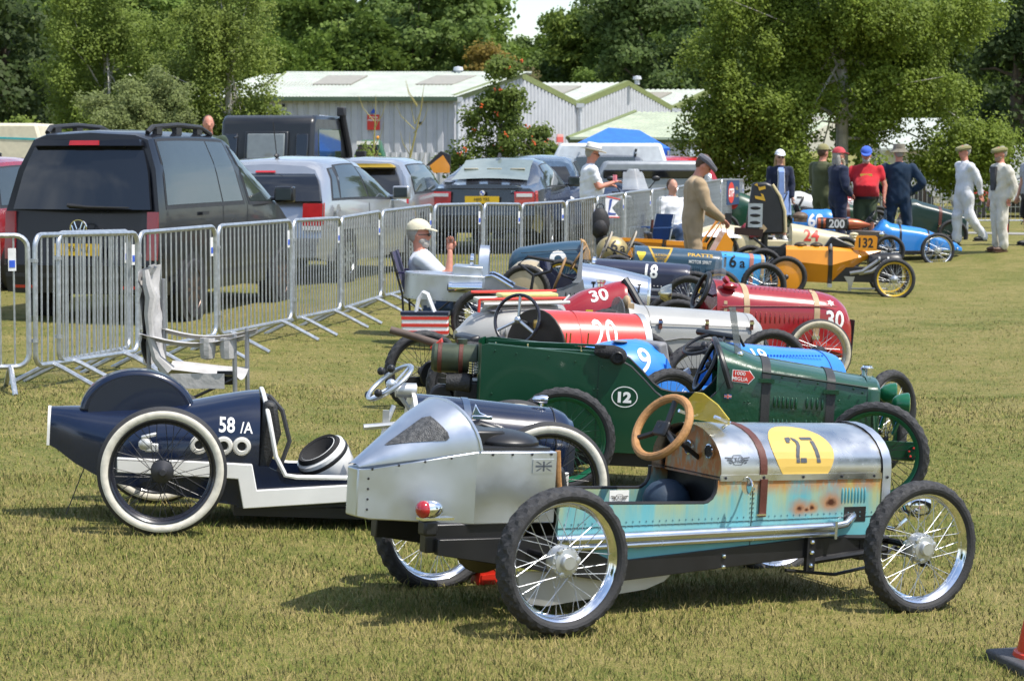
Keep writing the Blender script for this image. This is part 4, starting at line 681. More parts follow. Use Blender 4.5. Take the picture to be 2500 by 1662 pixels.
# ---------------------------------------------------------------- kart 18: dark navy
MID = paint('midnight_blue_paint', (.018, .020, .045), .35); BEI = paint('beige_paint', (.40, .33, .21), .4)
k = Kart('midnight blue racing car with white 18 on a long low bonnet and beige wheel discs', (1281, 709), 222, -8, (1681, 737), W=.9); K = k.o; c = k.c
k.wheels('ac', rim=BLS, spk=STL, wd=.08, dx=BEI); k.wheels('bd', rim=BLS, spk=STL, wd=.08)
k.body('tail', BEI, [(-.25, .06, .42, .48, .5), (-.15, .15, .36, .57, .5), (0, .19, .32, .605, .5), (.12, .2, .3, .58, .5), (.16, .2, .3, .56, .5)], 3)
hs = [(.70, .23, .26, .668, .7), (1.2, .225, .26, .672, .7), (1.74, .215, .27, .670, .7), (1.78, .20, .28, .655, .7)]
hd = k.body('bonnet', MID, hs, 3); decal('number', text2d('18', .145, .88, .025), WDC, hd, (1.36, c - .5, .575), off=.004); k.louvres(1.28, 1.72, 12, .415, .425, c - .226, WDC, .006)
for sg in (-1, 1): b = B(); b.prism([(.16, .28), (.16, .56), (.3, .45), (.6, .48), (.7, .6), (.7, .28)], c + sg*.21, c + sg*.225); b.go('side_panel', MID, K)
k.steering((.52, c, .66), .15, 30, mat('varnished_wood', (.30, .17, .07), .4), 3); k.seat(.2, .3, .16, cloth('dark_blue_cloth', (.015, .02, .05)), .28); k.rails(BLK, .22, .27); b = B(); b.prism([(.60, .60), (.63, .62), (.62, .78), (.60, .78)], c - .12, c + .12); b.go('windscreen', mat('clear_glass', (.5, .55, .58), .05, al=.18), K)
b = B(); b.lathe([(.05, -.03), (.075, -.02), (.07, .01), (.001, .03)], 16, axis='x', c=(.72, c - .12, .62)); b.go('headlamp', CHR, K)
# ---------------------------------------------------------------- kart 8: slate blue
SLA = paint('slate_blue_paint', (.020, .060, .10), .35); GLD = mat('gold_paint', (.42, .33, .15), .42, .35, nv=.1)
k = Kart('slate blue racing car with lettered bonnet and a round white tail number disc', (1372, 692), 208, 0, (1753, 717), W=.9); K = k.o; c = k.c
YRM = paint('yellow_rim', (.55, .36, .02), .35); k.wheels('abcd', rim=YRM, spk=STL, wd=.08)
ts = [(-.64, .12, .38, .50, .5), (-.60, .16, .34, .60, .5), (-.52, .19, .32, .66, .55), (-.2, .22, .29, .728, .6), (.20, .23, .27, .785, .6)]
tb = k.body('tail', SLA, ts, 3); decal('number_disc', ring2d(.10, .10, .055, 28), WDC, tb, (-.06, c - .5, .56), off=.004); b = B(); b.tube([(-.5, c - .2, .60), (.2, c - .233, .69)], .004, 6); b.go('seam', BLK, K); b = B(); b.prism([(.2, .57), (.2, .80), (.25, .79), (.31, .68), (.33, .57)], c - .235, c - .15); b.prism([(.2, .57), (.2, .80), (.25, .79), (.31, .68), (.33, .57)], c + .15, c + .235); b.go('tan_cockpit_pad', mat('tan_pad', (.45, .26, .10), .6), K, bev=.01)
for sg in (-1, 1): b = B(); b.prism([(.2, .27), (.2, .6), (.35, .50), (.75, .52), (.86, .64), (.86, .27)], c + sg*.22, c + sg*.232); b.go('side_panel', SLA, K)
hs = [(.84, .235, .26, .772, .75), (1.3, .235, .26, .774, .75), (1.84, .23, .26, .772, .75), (1.88, .22, .27, .76, .75)]
hd = k.body('bonnet', SLA, hs, 3); k.louvres(1.27, 1.62, 16, .50, .58, c - .236, SLA, .008); k.louvres(1.70, 1.78, 4, .50, .57, c - .236, SLA, .008)
GO2 = dull('gold_lettering', (.55, .33, .03), .5, .05, 0); T = [(-.15, .115), (.15, .115), (.03, -.115), (-.03, -.115)]; I = [(-.118, .100), (.118, .100), (.012, -.10), (-.012, -.10)]
decal('emblem', (T + I, [(0, 1, 5, 4), (1, 2, 6, 5), (2, 3, 7, 6), (3, 0, 4, 7)]), GO2, hd, (1.15, c - .5, .655), off=.004)
for s_, z, w_, h_ in (('HUDSON', .752, .85, .032), ('MOTOR', .705, .95, .032), ('CARS', .655, .95, .036)): decal('lettering', text2d(s_, h_, w_, .008), GO2, hd, (1.15, c - .5, z), (0, -1, .25), off=.004)
decal('lettering', text2d('PRATTS', .05, 1.3, .02), GO2, hd, (1.62, c - .25, .742), (0, -.8, .5), off=.004); decal('lettering', text2d('MOTOR SPIRIT', .038, .78, .01), WDC, hd, (1.62, c - .5, .685), (0, -1, .2), off=.004)
decal('shield', poly2d([(-.05, .05), (.05, .05), (.055, .03), (.01, -.05), (-.01, -.05), (-.055, .03)]), dull('yellow_sticker', (.65, .50, .04)), hd, (.92, c - .5, .66), off=.004)
k.steering((.50, c - .05, .74), .18, 20, mat('pale_wood', (.38, .33, .26), .5), 3); k.seat(.28, .28, .17, mat('oxblood_leather', (.14, .03, .02), .5), .38); k.rails(BLK, .22, .27)
# ---------------------------------------------------------------- kart 16a: sky blue nose, gold headrest
k = Kart('light blue racing car marked 16a with a round gold tail disc', (1506, 678), 196, 0, (1864, 697), W=.9); K = k.o; c = k.c
k.wheels('abcd', rim=BLS, spk=STL, wd=.08); b = B(); b.ell((-.055, c, .60), (.205, .17, .185), 28); tb = b.go('tail', GLD, K); decal('number', text2d('16', .155, .95, .02), BKD, tb, (-.075, c - .4, .72), (0, -1, .2)); decal('number', text2d('a', .085, 1, .015), BKD, tb, (.07, c - .4, .685), (0, -1, .2)); decal('hole', disc2d(.025, .025, 14), BKD, tb, (-.03, c - .4, .57))
b = B(); b.box((-.1, c, .35), (.4, .34, .3)); b.box((.6, c, .36), (1.2, .44, .22)); b.go('body_tub', SLA, K, bev=.02)
hs = [(1.25, .235, .28, .668, .85), (1.5, .235, .28, .665, .85), (1.86, .23, .28, .645, .85)]
hd = k.body('bonnet', paint('light_blue_paint', (.05, .33, .68), .35), hs, 2); decal('number', text2d('16', .16, .9, .02), BKD, hd, (1.42, c - .5, .56)); decal('number', text2d('a', .085, 1.0, .015), BKD, hd, (1.575, c - .5, .525)); k.strap(hs, 1.69, .05, mat('pink_leather', (.42, .16, .12), .6)); k.strap(hs, 1.83, .04, TAN)
k.steering((.16, c - .05, .68), .19, 22, mat('pale_wood', (.38, .33, .26), .5), 3); k.rails(BLK, .22, .27)
# ---------------------------------------------------------------- orange kart behind
ORA = paint('orange_paint', (.72, .27, .01), .32)
k = Kart('low orange racing car with open strut frame behind the slate blue car', (1545, 640), 178, 5, None, W=.9); K = k.o; c = k.c; k.wheels('abcd', rim=BLS, spk=STL, wd=.08)
b = B(); b.box((.40, c, .46), (1.3, .46, .26)); b.go('body_tub', ORA, K, bev=.01); b = B(); b.box((.15, c - .235, .585), (.56, .03, .05)); b.box((.75, c - .235, .57), (.6, .03, .06)); b.box((.45, c - .24, .55), (.06, .02, .12), 1); b.go('side_rail', [ORA, IRN], K)
b = B(); [b.tube([(1.0, c + y, .48), (1.28, c + y, .98), (1.36, c + y, .55)], .012, 6, 0) for y in (-.2, .2)]; b.tube([(1.28, c - .2, .98), (1.28, c + .2, .98)], .012, 6); b.prism([(1.2, .92), (1.30, .98), (1.08, .80)], c - .21, c - .19); b.tube([(.9, c - .2, .50), (1.18, c - .2, .90)], .014, 6, 0); b.go('strut_frame', ORA, K); b = B(); b.prism([(1.15, .45), (1.30, .76), (1.42, .62), (1.40, .45)], c - .22, c + .22); b.go('scuttle', ORA, K); k.rails(BLK, .22, .27); k.seat(.3, .45, .17, BLK, .2)
# ---------------------------------------------------------------- kart 132: orange arrow nose, black tail fin
k = Kart('orange racing car with pointed arrow nose, 132 plate, yellow wheels and black fin', (1919, 676), 178, -5, (2183, 682), R=.287, W=.9); K = k.o; c = k.c
k.wheels('bd', rim=YRM, spk=STL, wd=.075, hub='rimcol', hs=.05); k.wheels('ac', rim=BLS, spk=ORA, wd=.08, dx=ORA)
def hexr(x, hw, zb, zm, zt): return [(x, c - hw*.55, zb), (x, c - hw, zm), (x, c - hw*.8, zt - .05), (x, c - hw*.45, zt), (x, c + hw*.45, zt), (x, c + hw*.8, zt - .05), (x, c + hw, zm), (x, c + hw*.55, zb)]
b = B(); b.loft([hexr(0, .25, .22, .50, .70), hexr(.62, .27, .20, .45, .70), hexr(1.0, .13, .47, .56, .685), hexr(1.31, .005, .645, .652, .66)]); b.go('nose_shell', ORA, K, 12)
b = B(); [b.loft([[(x + d, p[1] + (p[1]-c)*.03, p[2] + (p[2]-.45)*.02) for p in hexr(0, .272, .19, .45, .705)] for d in (-.03, .03)]) for x in (.61,)]; b.go('strap', mat('black_strap', (.03, .025, .02), .5), K); b = B(); b.box((.61, c - .2, .17), (.06, .05, .05)); b.ell((.61, c - .24, .70), (.02, .03, .05), 8); b.go('strap_buckle', STL, K)
for x in (.20, .42): b = B(); b.ell((x, c - .05, .71), (.09, .09, .045), 14); b.go('filler_lid', mat('bronze_lid', (.10, .07, .04), .4, .6), K)
b = B(); b.prism([(.93, .66), (.955, .84), (.98, .865), (1.22, .865), (1.25, .84), (1.24, .655)], c - .13, c - .115); pb = b.go('number_plate', ORA, K); decal('number', text2d('132', .135, .84, .025), BKD, pb, (1.095, c - .5, .765), off=.002)
b = B(); b.prism([(.52, .69), (.62, .84), (.68, .83), (.95, .70)], c - .12, c + .05); b.go('black_scoop', BLK, K, bev=.02); b = B(); b.lathe([(.001, -.30), (.12, -.28), (.13, .0), (.13, .12), (.10, .17), (.001, .19)], 22, axis='x', c=(1.42, c, .50)); b.go('black_tank', BLK, K); b = B(); b.box((1.1, c, .32), (1.0, .3, .2)); b.go('engine_tray', BLK, K)
for x0 in (.88, 1.0): b = B(); b.tube([(x0, c - .27, .345), (x0 + .17, c - .29, .38), (x0 + .38, c - .26, .53)], .028, 10); b.lathe([(.03, -.01), (.045, -.01), (.045, .015), (.001, .015)], 14, axis='x', c=(x0 + .39, c - .26, .545)); b.go('exhaust_pipe', mat('dull_pipe', (.42, .41, .38), .4, .8), K)
b = B(); b.prism([(.80, .30), (.95, .30), (.92, .20), (.90, .10), (.86, .10), (.86, .2)], c - .22, c - .21); b.tube([(.88, c - .21, .13), (1.4, c - .21, .14)], .014, 6); b.go('step_bracket', mat('dull_pipe', (.42, .41, .38), .4, .8), K)
fo = [(-.58, .84), (-.49, 1.54), (-.46, 1.56), (-.30, 1.57), (-.22, 1.54), (-.12, 1.40), (-.05, 1.18), (-.03, .86)]
b = B(); b.prism(fo, c - .10, c + .10); fn = b.go('tail_fin', mat('black_fin', (.02, .021, .024), .4), K, bev=.03); b = B(); b.tube([(-.21, c - .08, 1.54), (-.10, c - .09, 1.38), (-.03, c - .09, 1.18), (-.01, c - .09, .88)], .022, 8); b.go('cream_edge', mat('cream_strip', (.50, .42, .24), .5), K)
b = B(); b.box((-.435, c - .104, 1.11), (.20, .012, .33)); [b.ell((-.435, c - .11, z), (.075, .006, .025), 12, 1) for z in (1.21, 1.11, 1.01)]; b.go('vent_panel', [ALU, BLK], K); b = B(); b.box((-.52, c - .09, .88), (.40, .03, .10), R=Matrix.Rotation(.05, 4, 'Y')); b.go('fin_base', mat('brown_base', (.03, .012, .008), .5), K)
decal('diamond', poly2d([(0, .06), (.055, 0), (0, -.06), (-.055, 0)]), TAN, fn, (-.32, c - .5, .93), off=.004)
for q in ([(-.10, .10), (-.06, .13), (-.03, .02), (.06, .05), (.05, .09), (-.02, .07)], [(-.01, -.01), (.03, -.03), (.06, -.12), (-.08, -.09), (-.09, -.05), (.01, -.06)]): decal('fin_lettering', poly2d(q), GO2, fn, (-.36, c - .5, 1.43), off=.004)
b = B(); b.tube([(-.3, c, .86), (-.3, c, .40)], .05, 8); b.box((-.1, c, .62), (.3, .3, .12)); b.tube([(-.45, c - .1, .80), (-.2, c - .15, .60), (.0, c - .1, .72)], .02, 8); b.box((0, c, .35), (.6, .3, .2)); b.go('rear_frame', BLK, K)
# ---------------------------------------------------------------- kart 24: cream
CRE = paint('cream_paint', (.58, .50, .31), .4)
k = Kart('cream racing car with red number 24 and rounded cream tail', (1760, 615), 158, 0, None, wb=1.9, W=.9); K = k.o; c = k.c; k.wheels('abcd', rim=BLS, spk=STL, wd=.075)
k.body('tail', CRE, [(-.42, .10, .40, .50, .5), (-.32, .2, .32, .62, .5), (-.05, .25, .28, .70, .5), (.30, .25, .27, .68, .5), (.45, .22, .28, .62, .5)], 3); hs = [(1.12, .23, .28, .74, .6), (1.6, .22, .28, .66, .6), (2.2, .19, .3, .55, .6), (2.38, .13, .34, .47, .5)]
hd = k.body('bonnet', CRE, hs, 3); decal('number', text2d('24', .19, .95, .025), RDC, hd, (1.42, c - .3, .60), (0, -.95, .3), off=.005); b = B(); b.box((.8, c, .38), (.8, .4, .2)); b.go('body_tub', CRE, K, bev=.02); b = B(); b.box((.5, c - .1, .62), (.3, .1, .12)); b.tube([(.35, c - .2, .70), (.5, c - .22, .55), (.62, c - .2, .58)], .05, 8); b.go('red_seat_cloth', cloth('maroon_cloth', (.22, .03, .05)), K); k.seat(.5, .45, .17, BLK, .2)
b = B(); b.tube([(.62, c - .1, .60), (.98, c - .1, 1.08)], .016, 8); b.tube([(.98, c - .1, 1.08), (1.04, c - .08, 1.22)], .012, 6); b.go('lever', IRN, K); k.rails(BLK, .22, .27); b = B(); [b.ell((2.1, c - .1, z), (.07, .06, .03), 12) for z in (.60, .56)]; b.go('headlamp_rings', CRE, K)
# ---------------------------------------------------------------- copper rocket kart 200
COP = mat('copper_paint', (.38, .10, .045), .3, .5, nv=.1); BRO = paint('grey_brown_paint', (.07, .055, .048), .4)
k = Kart('dark brown racing car carrying a copper rocket numbered 200', (1985, 606), 149, 0, None, wb=1.25, W=.9, R=.26); K = k.o; c = k.c; k.wheels('abcd', R=.26, rim=BLS, spk=STL, wd=.075) if 0 else k.wheels('abcd', rim=BLS, spk=STL, wd=.075)
b = B(); b.lathe([(.001, .04), (.095, .05), (.098, .62), (.085, .72), (.03, .90), (.001, .95)], 24, axis='x', c=(.06, c, .66)); ro = b.go('rocket', COP, K); [(B().lathe([(.098, -.02), (.101, -.02), (.101, .02), (.098, .02)], 24, axis='x', c=(x, c, .66))).go('rocket_band', IRN, K) for x in (.18, .60)]
b = B(); b.box((.42, c - .09, .665), (.36, .03, .18)); rp = b.go('number_plate', BKD, K, bev=.02); decal('number', text2d('200', .145, .92, .03), mat('silver_print', (.6, .6, .62), .4, .3), rp, (.42, c - .5, .665), off=.003)
b = B(); b.box((.92, c, .46), (.56, .44, .22)); b.box((.3, c, .36), (.8, .4, .16)); b.go('body_tub', BRO, K, bev=.015); b = B(); b.ell((-.18, c - .05, .76), (.13, .12, .08), 14); b.box((-.18, c - .05, .70), (.2, .2, .06)); b.go('brown_cap_box', mat('brown_box', (.12, .08, .05), .6), K); b = B(); b.ell((1.15, c - .2, .52), (.05, .05, .05), 12); b.go('headlamp', CHR, K)
# ---------------------------------------------------------------- kart 60: blue streamliner
BL6 = paint('azure_paint', (.025, .22, .62), .28)
k = Kart('azure blue racing car number 60 with streamlined drooping nose', (2026, 604), 146, 0, (2289, 611), W=.95); K = k.o; c = k.c; k.wheels('abcd', rim=CHR, spk=STL, wd=.07, hub='drum', hs=.06, tread=0)
ts = [(-.58, .08, .55, .74, .5), (-.42, .15, .42, .885, .5), (-.1, .19, .36, .905, .5), (.06, .20, .33, .90, .5), (.12, .2, .32, .70, .5)]
tb = k.body('tail', BL6, ts, 3); decal('number', text2d('60', .23, .9, .035), WDC, tb, (-.21, c - .5, .72), off=.005); hs = [(.55, .235, .27, .46, .7), (.80, .25, .27, .60, .7), (.94, .25, .26, .77, .6), (1.08, .25, .26, .705, .6), (1.4, .24, .26, .665, .6), (1.66, .23, .27, .62, .6), (1.95, .20, .28, .50, .6), (2.2, .14, .28, .40, .6), (2.29, .08, .27, .33, .5)]
k.body('bonnet', BL6, hs, 3); [k.strap(hs, x, .035, BLK, .006, False) for x in (1.22, 1.70)]; [(B().prism([(.05, .28), (.05, .6), (.3, .40), (.6, .42), (.6, .28)], c + sg*.21, c + sg*.23)).go('side_panel', BL6, K) for sg in (-1, 1)]; k.louvres(.96, 1.22, 8, .34, .44, c - .25, BL6, .008); k.steering((.72, c, .78), .15, 35, BLK, 3); k.seat(.15, .3, .17, BLK, .4)
b = B(); b.prism([(c - .16, .70), (c + .16, .70), (c + .1, .93), (c - .1, .93)], .98, .985, ax='x'); b.go('windscreen', mat('clear_glass', (.5, .55, .58), .05, al=.18), K); k.rails(BLK, .2, .26, .3); k.rivets([(2.2, c - .15, .31)], CHR, .02)
# ---------------------------------------------------------------- karts farthest away
DGR = paint('bottle_green_paint', (.006, .028, .022), .35)
k = Kart('bottle green racing car with brown bonnet strap farthest right in the row', (2085, 556), 133, 4, (2326, 574), W=.95); K = k.o; c = k.c; k.wheels('bd', rim=BLS, spk=BLS, wd=.09); k.wheels('ac', rim=BLS, spk=STL, wd=.075, ww=OLD)
hs = [(.95, .24, .30, .50, .8), (1.08, .25, .28, .88, .75), (1.3, .25, .28, .86, .75), (1.8, .25, .28, .76, .75), (2.15, .25, .28, .68, .75)]; k.body('bonnet', DGR, hs, 2); k.strap(hs, 1.65, .06, LEA); b = B(); b.loft([k.ring((x, .255, .26, .69, .75)) for x in (2.15, 2.19)]); b.go('radiator_shell', STL, K); b = B(); b.prism([(-.4, .3), (-.3, .6), (.1, .66), (.2, .5), (.6, .42), (.98, .42), (.98, .3)], c - .24, c + .24); b.go('tail', DGR, K, bev=.03); k.steering((.85, c, .82), .17, 20, BLK, 3); k.rails(BLK, .2, .27); b = B(); b.box((.9, c + .1, .9), (.1, .2, .2)); b.go('dashboard', BLK, K)
k = Kart('dark olive green racing car with curved nose behind the azure car', (1905, 556), 134, 0, None, wb=1.75, W=.9); K = k.o; c = k.c; k.wheels('abcd', rim=BLS, spk=STL, wd=.075)
hs = [(.85, .22, .32, .74, .6), (1.2, .22, .32, .70, .6), (1.6, .2, .32, .60, .6), (1.8, .12, .34, .46, .6)]; G2 = paint('olive_green_paint', (.02, .055, .025), .4); k.body('bonnet', G2, hs, 3); k.strap(hs, 1.28, .06, LEA); k.body('tail', G2, [(-.4, .1, .4, .5, .5), (-.2, .2, .3, .62, .5), (.3, .22, .3, .64, .5)], 3); k.seat(.4, .35, .17, BLK); k.steering((.72, c, .68), .15, 25, BLK); k.rails(BLK, .2, .27)
k = Kart('maroon racing car with white script on its side behind the people', (1930, 545), 122, 0, None, wb=1.75, W=.9); K = k.o; c = k.c; k.wheels('abcd', rim=BLS, spk=STL, wd=.075)
hs = [(.75, .22, .32, .86, .7), (1.3, .22, .32, .78, .7), (1.5, .2, .32, .7, .7)]; hd = k.body('bonnet', MAR, hs, 2); decal('lettering', text2d('Tina', .13, 1.1, .02, .25), WDC, hd, (1.15, c - .5, .66), off=.006); k.body('tail', MAR, [(-.4, .1, .4, .5, .5), (-.2, .2, .3, .70, .5), (.1, .2, .3, .9, .5), (.2, .22, .3, .7, .5)], 2); k.rails(BLK, .2, .27); k.seat(.3, .35, .17, BLK)
k = Kart('silver white racing car with black number 7 behind the azure car tail', (1905, 540), 126, 0, None, wb=1.7, W=.9); K = k.o; c = k.c; k.wheels('abcd', rim=BLS, spk=STL, wd=.075); tb = k.body('tail', paint('silver_white_paint', (.6, .6, .58), .35), [(-.3, .1, .4, .5, .5), (0, .2, .34, .72, .5), (.35, .22, .32, .86, .5), (.6, .22, .32, .80, .5), (1.2, .22, .3, .6, .5), (1.7, .15, .32, .5, .5)], 3); decal('number', text2d('7', .2, 1.2, .03), BKD, tb, (.43, c - .5, .66), off=.005)
k = Kart('green racing car nose with a red dot beside the grey barrier', (1770, 560), 128, 0, None, wb=1.6, W=.9); K = k.o; c = k.c; k.wheels('abcd', rim=BLS, spk=STL, wd=.075); tb = k.body('tail', GRN, [(-.35, .1, .4, .6, .5), (-.1, .2, .34, .84, .5), (.25, .24, .32, .98, .5), (.7, .24, .32, .8, .5), (1.5, .2, .3, .6, .5)], 3); decal('dot', disc2d(.1, .1, 18), RDC, tb, (.2, c - .5, .75), off=.005)
# ---------------------------------------------------------------- crowd barriers
JS = [(-190, 350), (76, 345), (335, 310), (528, 285), (712, 259), (831, 239), (931, 223), (1057, 207), (1178, 197), (1272, 188), (1382, 180), (1457, 172), (1525, 163), (1590, 154), (1652, 147), (1715, 139), (1760, 131), (1815, 124)]
TOPS = [580, 573, 569, 551, 538, 534, 516, 500, 495, 500, 493, 481, 470, 463, 457, 445, 438, 440]
BARM = None; BL_ST = dull('blue_sticker', (.03, .10, .55)); WH_ST = dull('white_sticker', (.7, .7, .7))
ORD = 'first second third fourth fifth sixth seventh eighth ninth tenth eleventh twelfth thirteenth fourteenth fifteenth sixteenth seventeenth'.split()
def barrier(A, Bp, label, cat='barrier', grp='galvanised crowd barriers in a line behind the karts', gap=.03, tagst=True):
    global BARM
    d = Bp - A; Ln = d.length - 2*gap; o = thing('crowd_barrier', label, cat, loc=A + d.normalized()*gap, group=grp); o.rotation_euler = (0, -math.asin(d.z/d.length), atan2(d.y, d.x))
    H0, H1, r = .17, 1.10, .09; pth = []
    for (cx, cz, a) in ((r, H0 + r, 180), (Ln - r, H0 + r, 270), (Ln - r, H1 - r, 0), (r, H1 - r, 90)):
        pth += [(cx + r*cos(radians(a + 90*i/5)), 0, cz + r*sin(radians(a + 90*i/5))) for i in range(6)]
    b = B(); b.tube(pth, .019, 8, closed=True); b.go('frame', STL, o)
    if BARM is None: b = B(); b.tube([(0, 0, H0), (0, 0, H1)], .0075, 6, cap=False); BARM = b.mesh('bar', STL)
    n = max(5, int(Ln/.098))
    for i in range(1, n): link('bar', BARM, o, loc=(Ln*i/n, 0, 0))
    for x in (.12*Ln + .05, Ln*.88 - .05):
        for sg in (-1, 1): b = B(); b.tube([(x, 0, H0), (x, sg*.08, H0 - .03), (x, sg*.36, 0)], .019, 7); b.go('leg', STL, o)
    if tagst: b = B(); b.box((Ln - .11, -.012, .93), (.055, .006, .16), 0); b.box((Ln - .11, -.016, .90), (.04, .004, .05), 1); b.go('owner_tag', [WH_ST, BL_ST], o)
    for z in (.35, .92): b = B(); b.lathe([(.016, -.012), (.028, -.012), (.028, .012), (.016, .012)], 10, axis='z', c=(-.015, 0, z)); b.go('coupling_hook', STL, o)
    return o
JP = []
for (px, s), ty in zip(JS, TOPS):
    p = at(px, ty, s); z = p.z - 1.10; JP.append(Vector((p.x, p.y, .5*z + .5*gz(p.x, p.y))))
XT = {0: 'cut by the left edge of the photo', 1: 'in front of the black van tailgate', 2: 'behind the canvas chair', 3: 'beside the black van front wheel', 4: 'before the silver hatchback tail light', 5: 'before the silver hatchback door', 6: 'just left of the seated man', 7: 'above the seated man cap', 8: 'below the grey saloon', 9: 'before the grey saloon right tail light', 10: 'in front of the man in white hat', 11: 'with the triangular flag', 12: 'just right of the triangular flag', 13: 'beside the blue camp chair', 14: 'behind the man in beige overalls', 15: 'right of the man in beige overalls', 16: 'with the blue oil banner'}
for i in range(len(JP) - 1): barrier(JP[i], JP[i+1], 'galvanised crowd barrier %s, %s from the left' % (XT[i], ORD[i]))
barrier(JP[1] + Vector((.10, .35, 0)), JP[2] + Vector((-.12, .3, 0)), 'spare galvanised crowd barrier standing right behind the one before the van')
for i in range(7):
    a = at(2010 + 72*i, 560, 104); b_ = at(2010 + 72*(i+1), 560, 104); barrier(Vector((a.x, a.y, -.1)), Vector((b_.x, b_.y, -.1)), 'galvanised barrier behind the standing group, %s of the far row' % ORD[i], grp='far crowd barriers along the path')
# chain link fence beyond
fe = thing('chain_link_fence', 'dark chain link fence with square posts running behind the far barriers', 'fence', loc=(0, 0, 0)); WIR = mat('fence_wire', (.06, .07, .065), .5, .5)
f0 = at(1850, 500, 92); f1 = at(2760, 500, 92); n = 9
for i in range(n + 1): q = f0.lerp(f1, i/n); b = B(); b.box((q.x, q.y, .5), (.09, .09, 1.35)); b.go('post', mat('brown_post', (.05, .035, .025), .7), fe)
for z in (.2, 1.1): b = B(); b.tube([(f0.x, f0.y, z), (f1.x, f1.y, z)], .018, 6); b.go('rail', WIR, fe)
b = B(); Lf = (f1 - f0).length; k_ = int(Lf/.09)
for i in range(k_):
    for sg in (-1, 1): x0 = f0.x + i*.09; b.tube([(x0, f0.y, -.15), (x0 + sg*1.25*.62, f0.y, 1.1)], .0035, 3, cap=False)
b.go('wire_mesh', WIR, fe, kind='stuff')

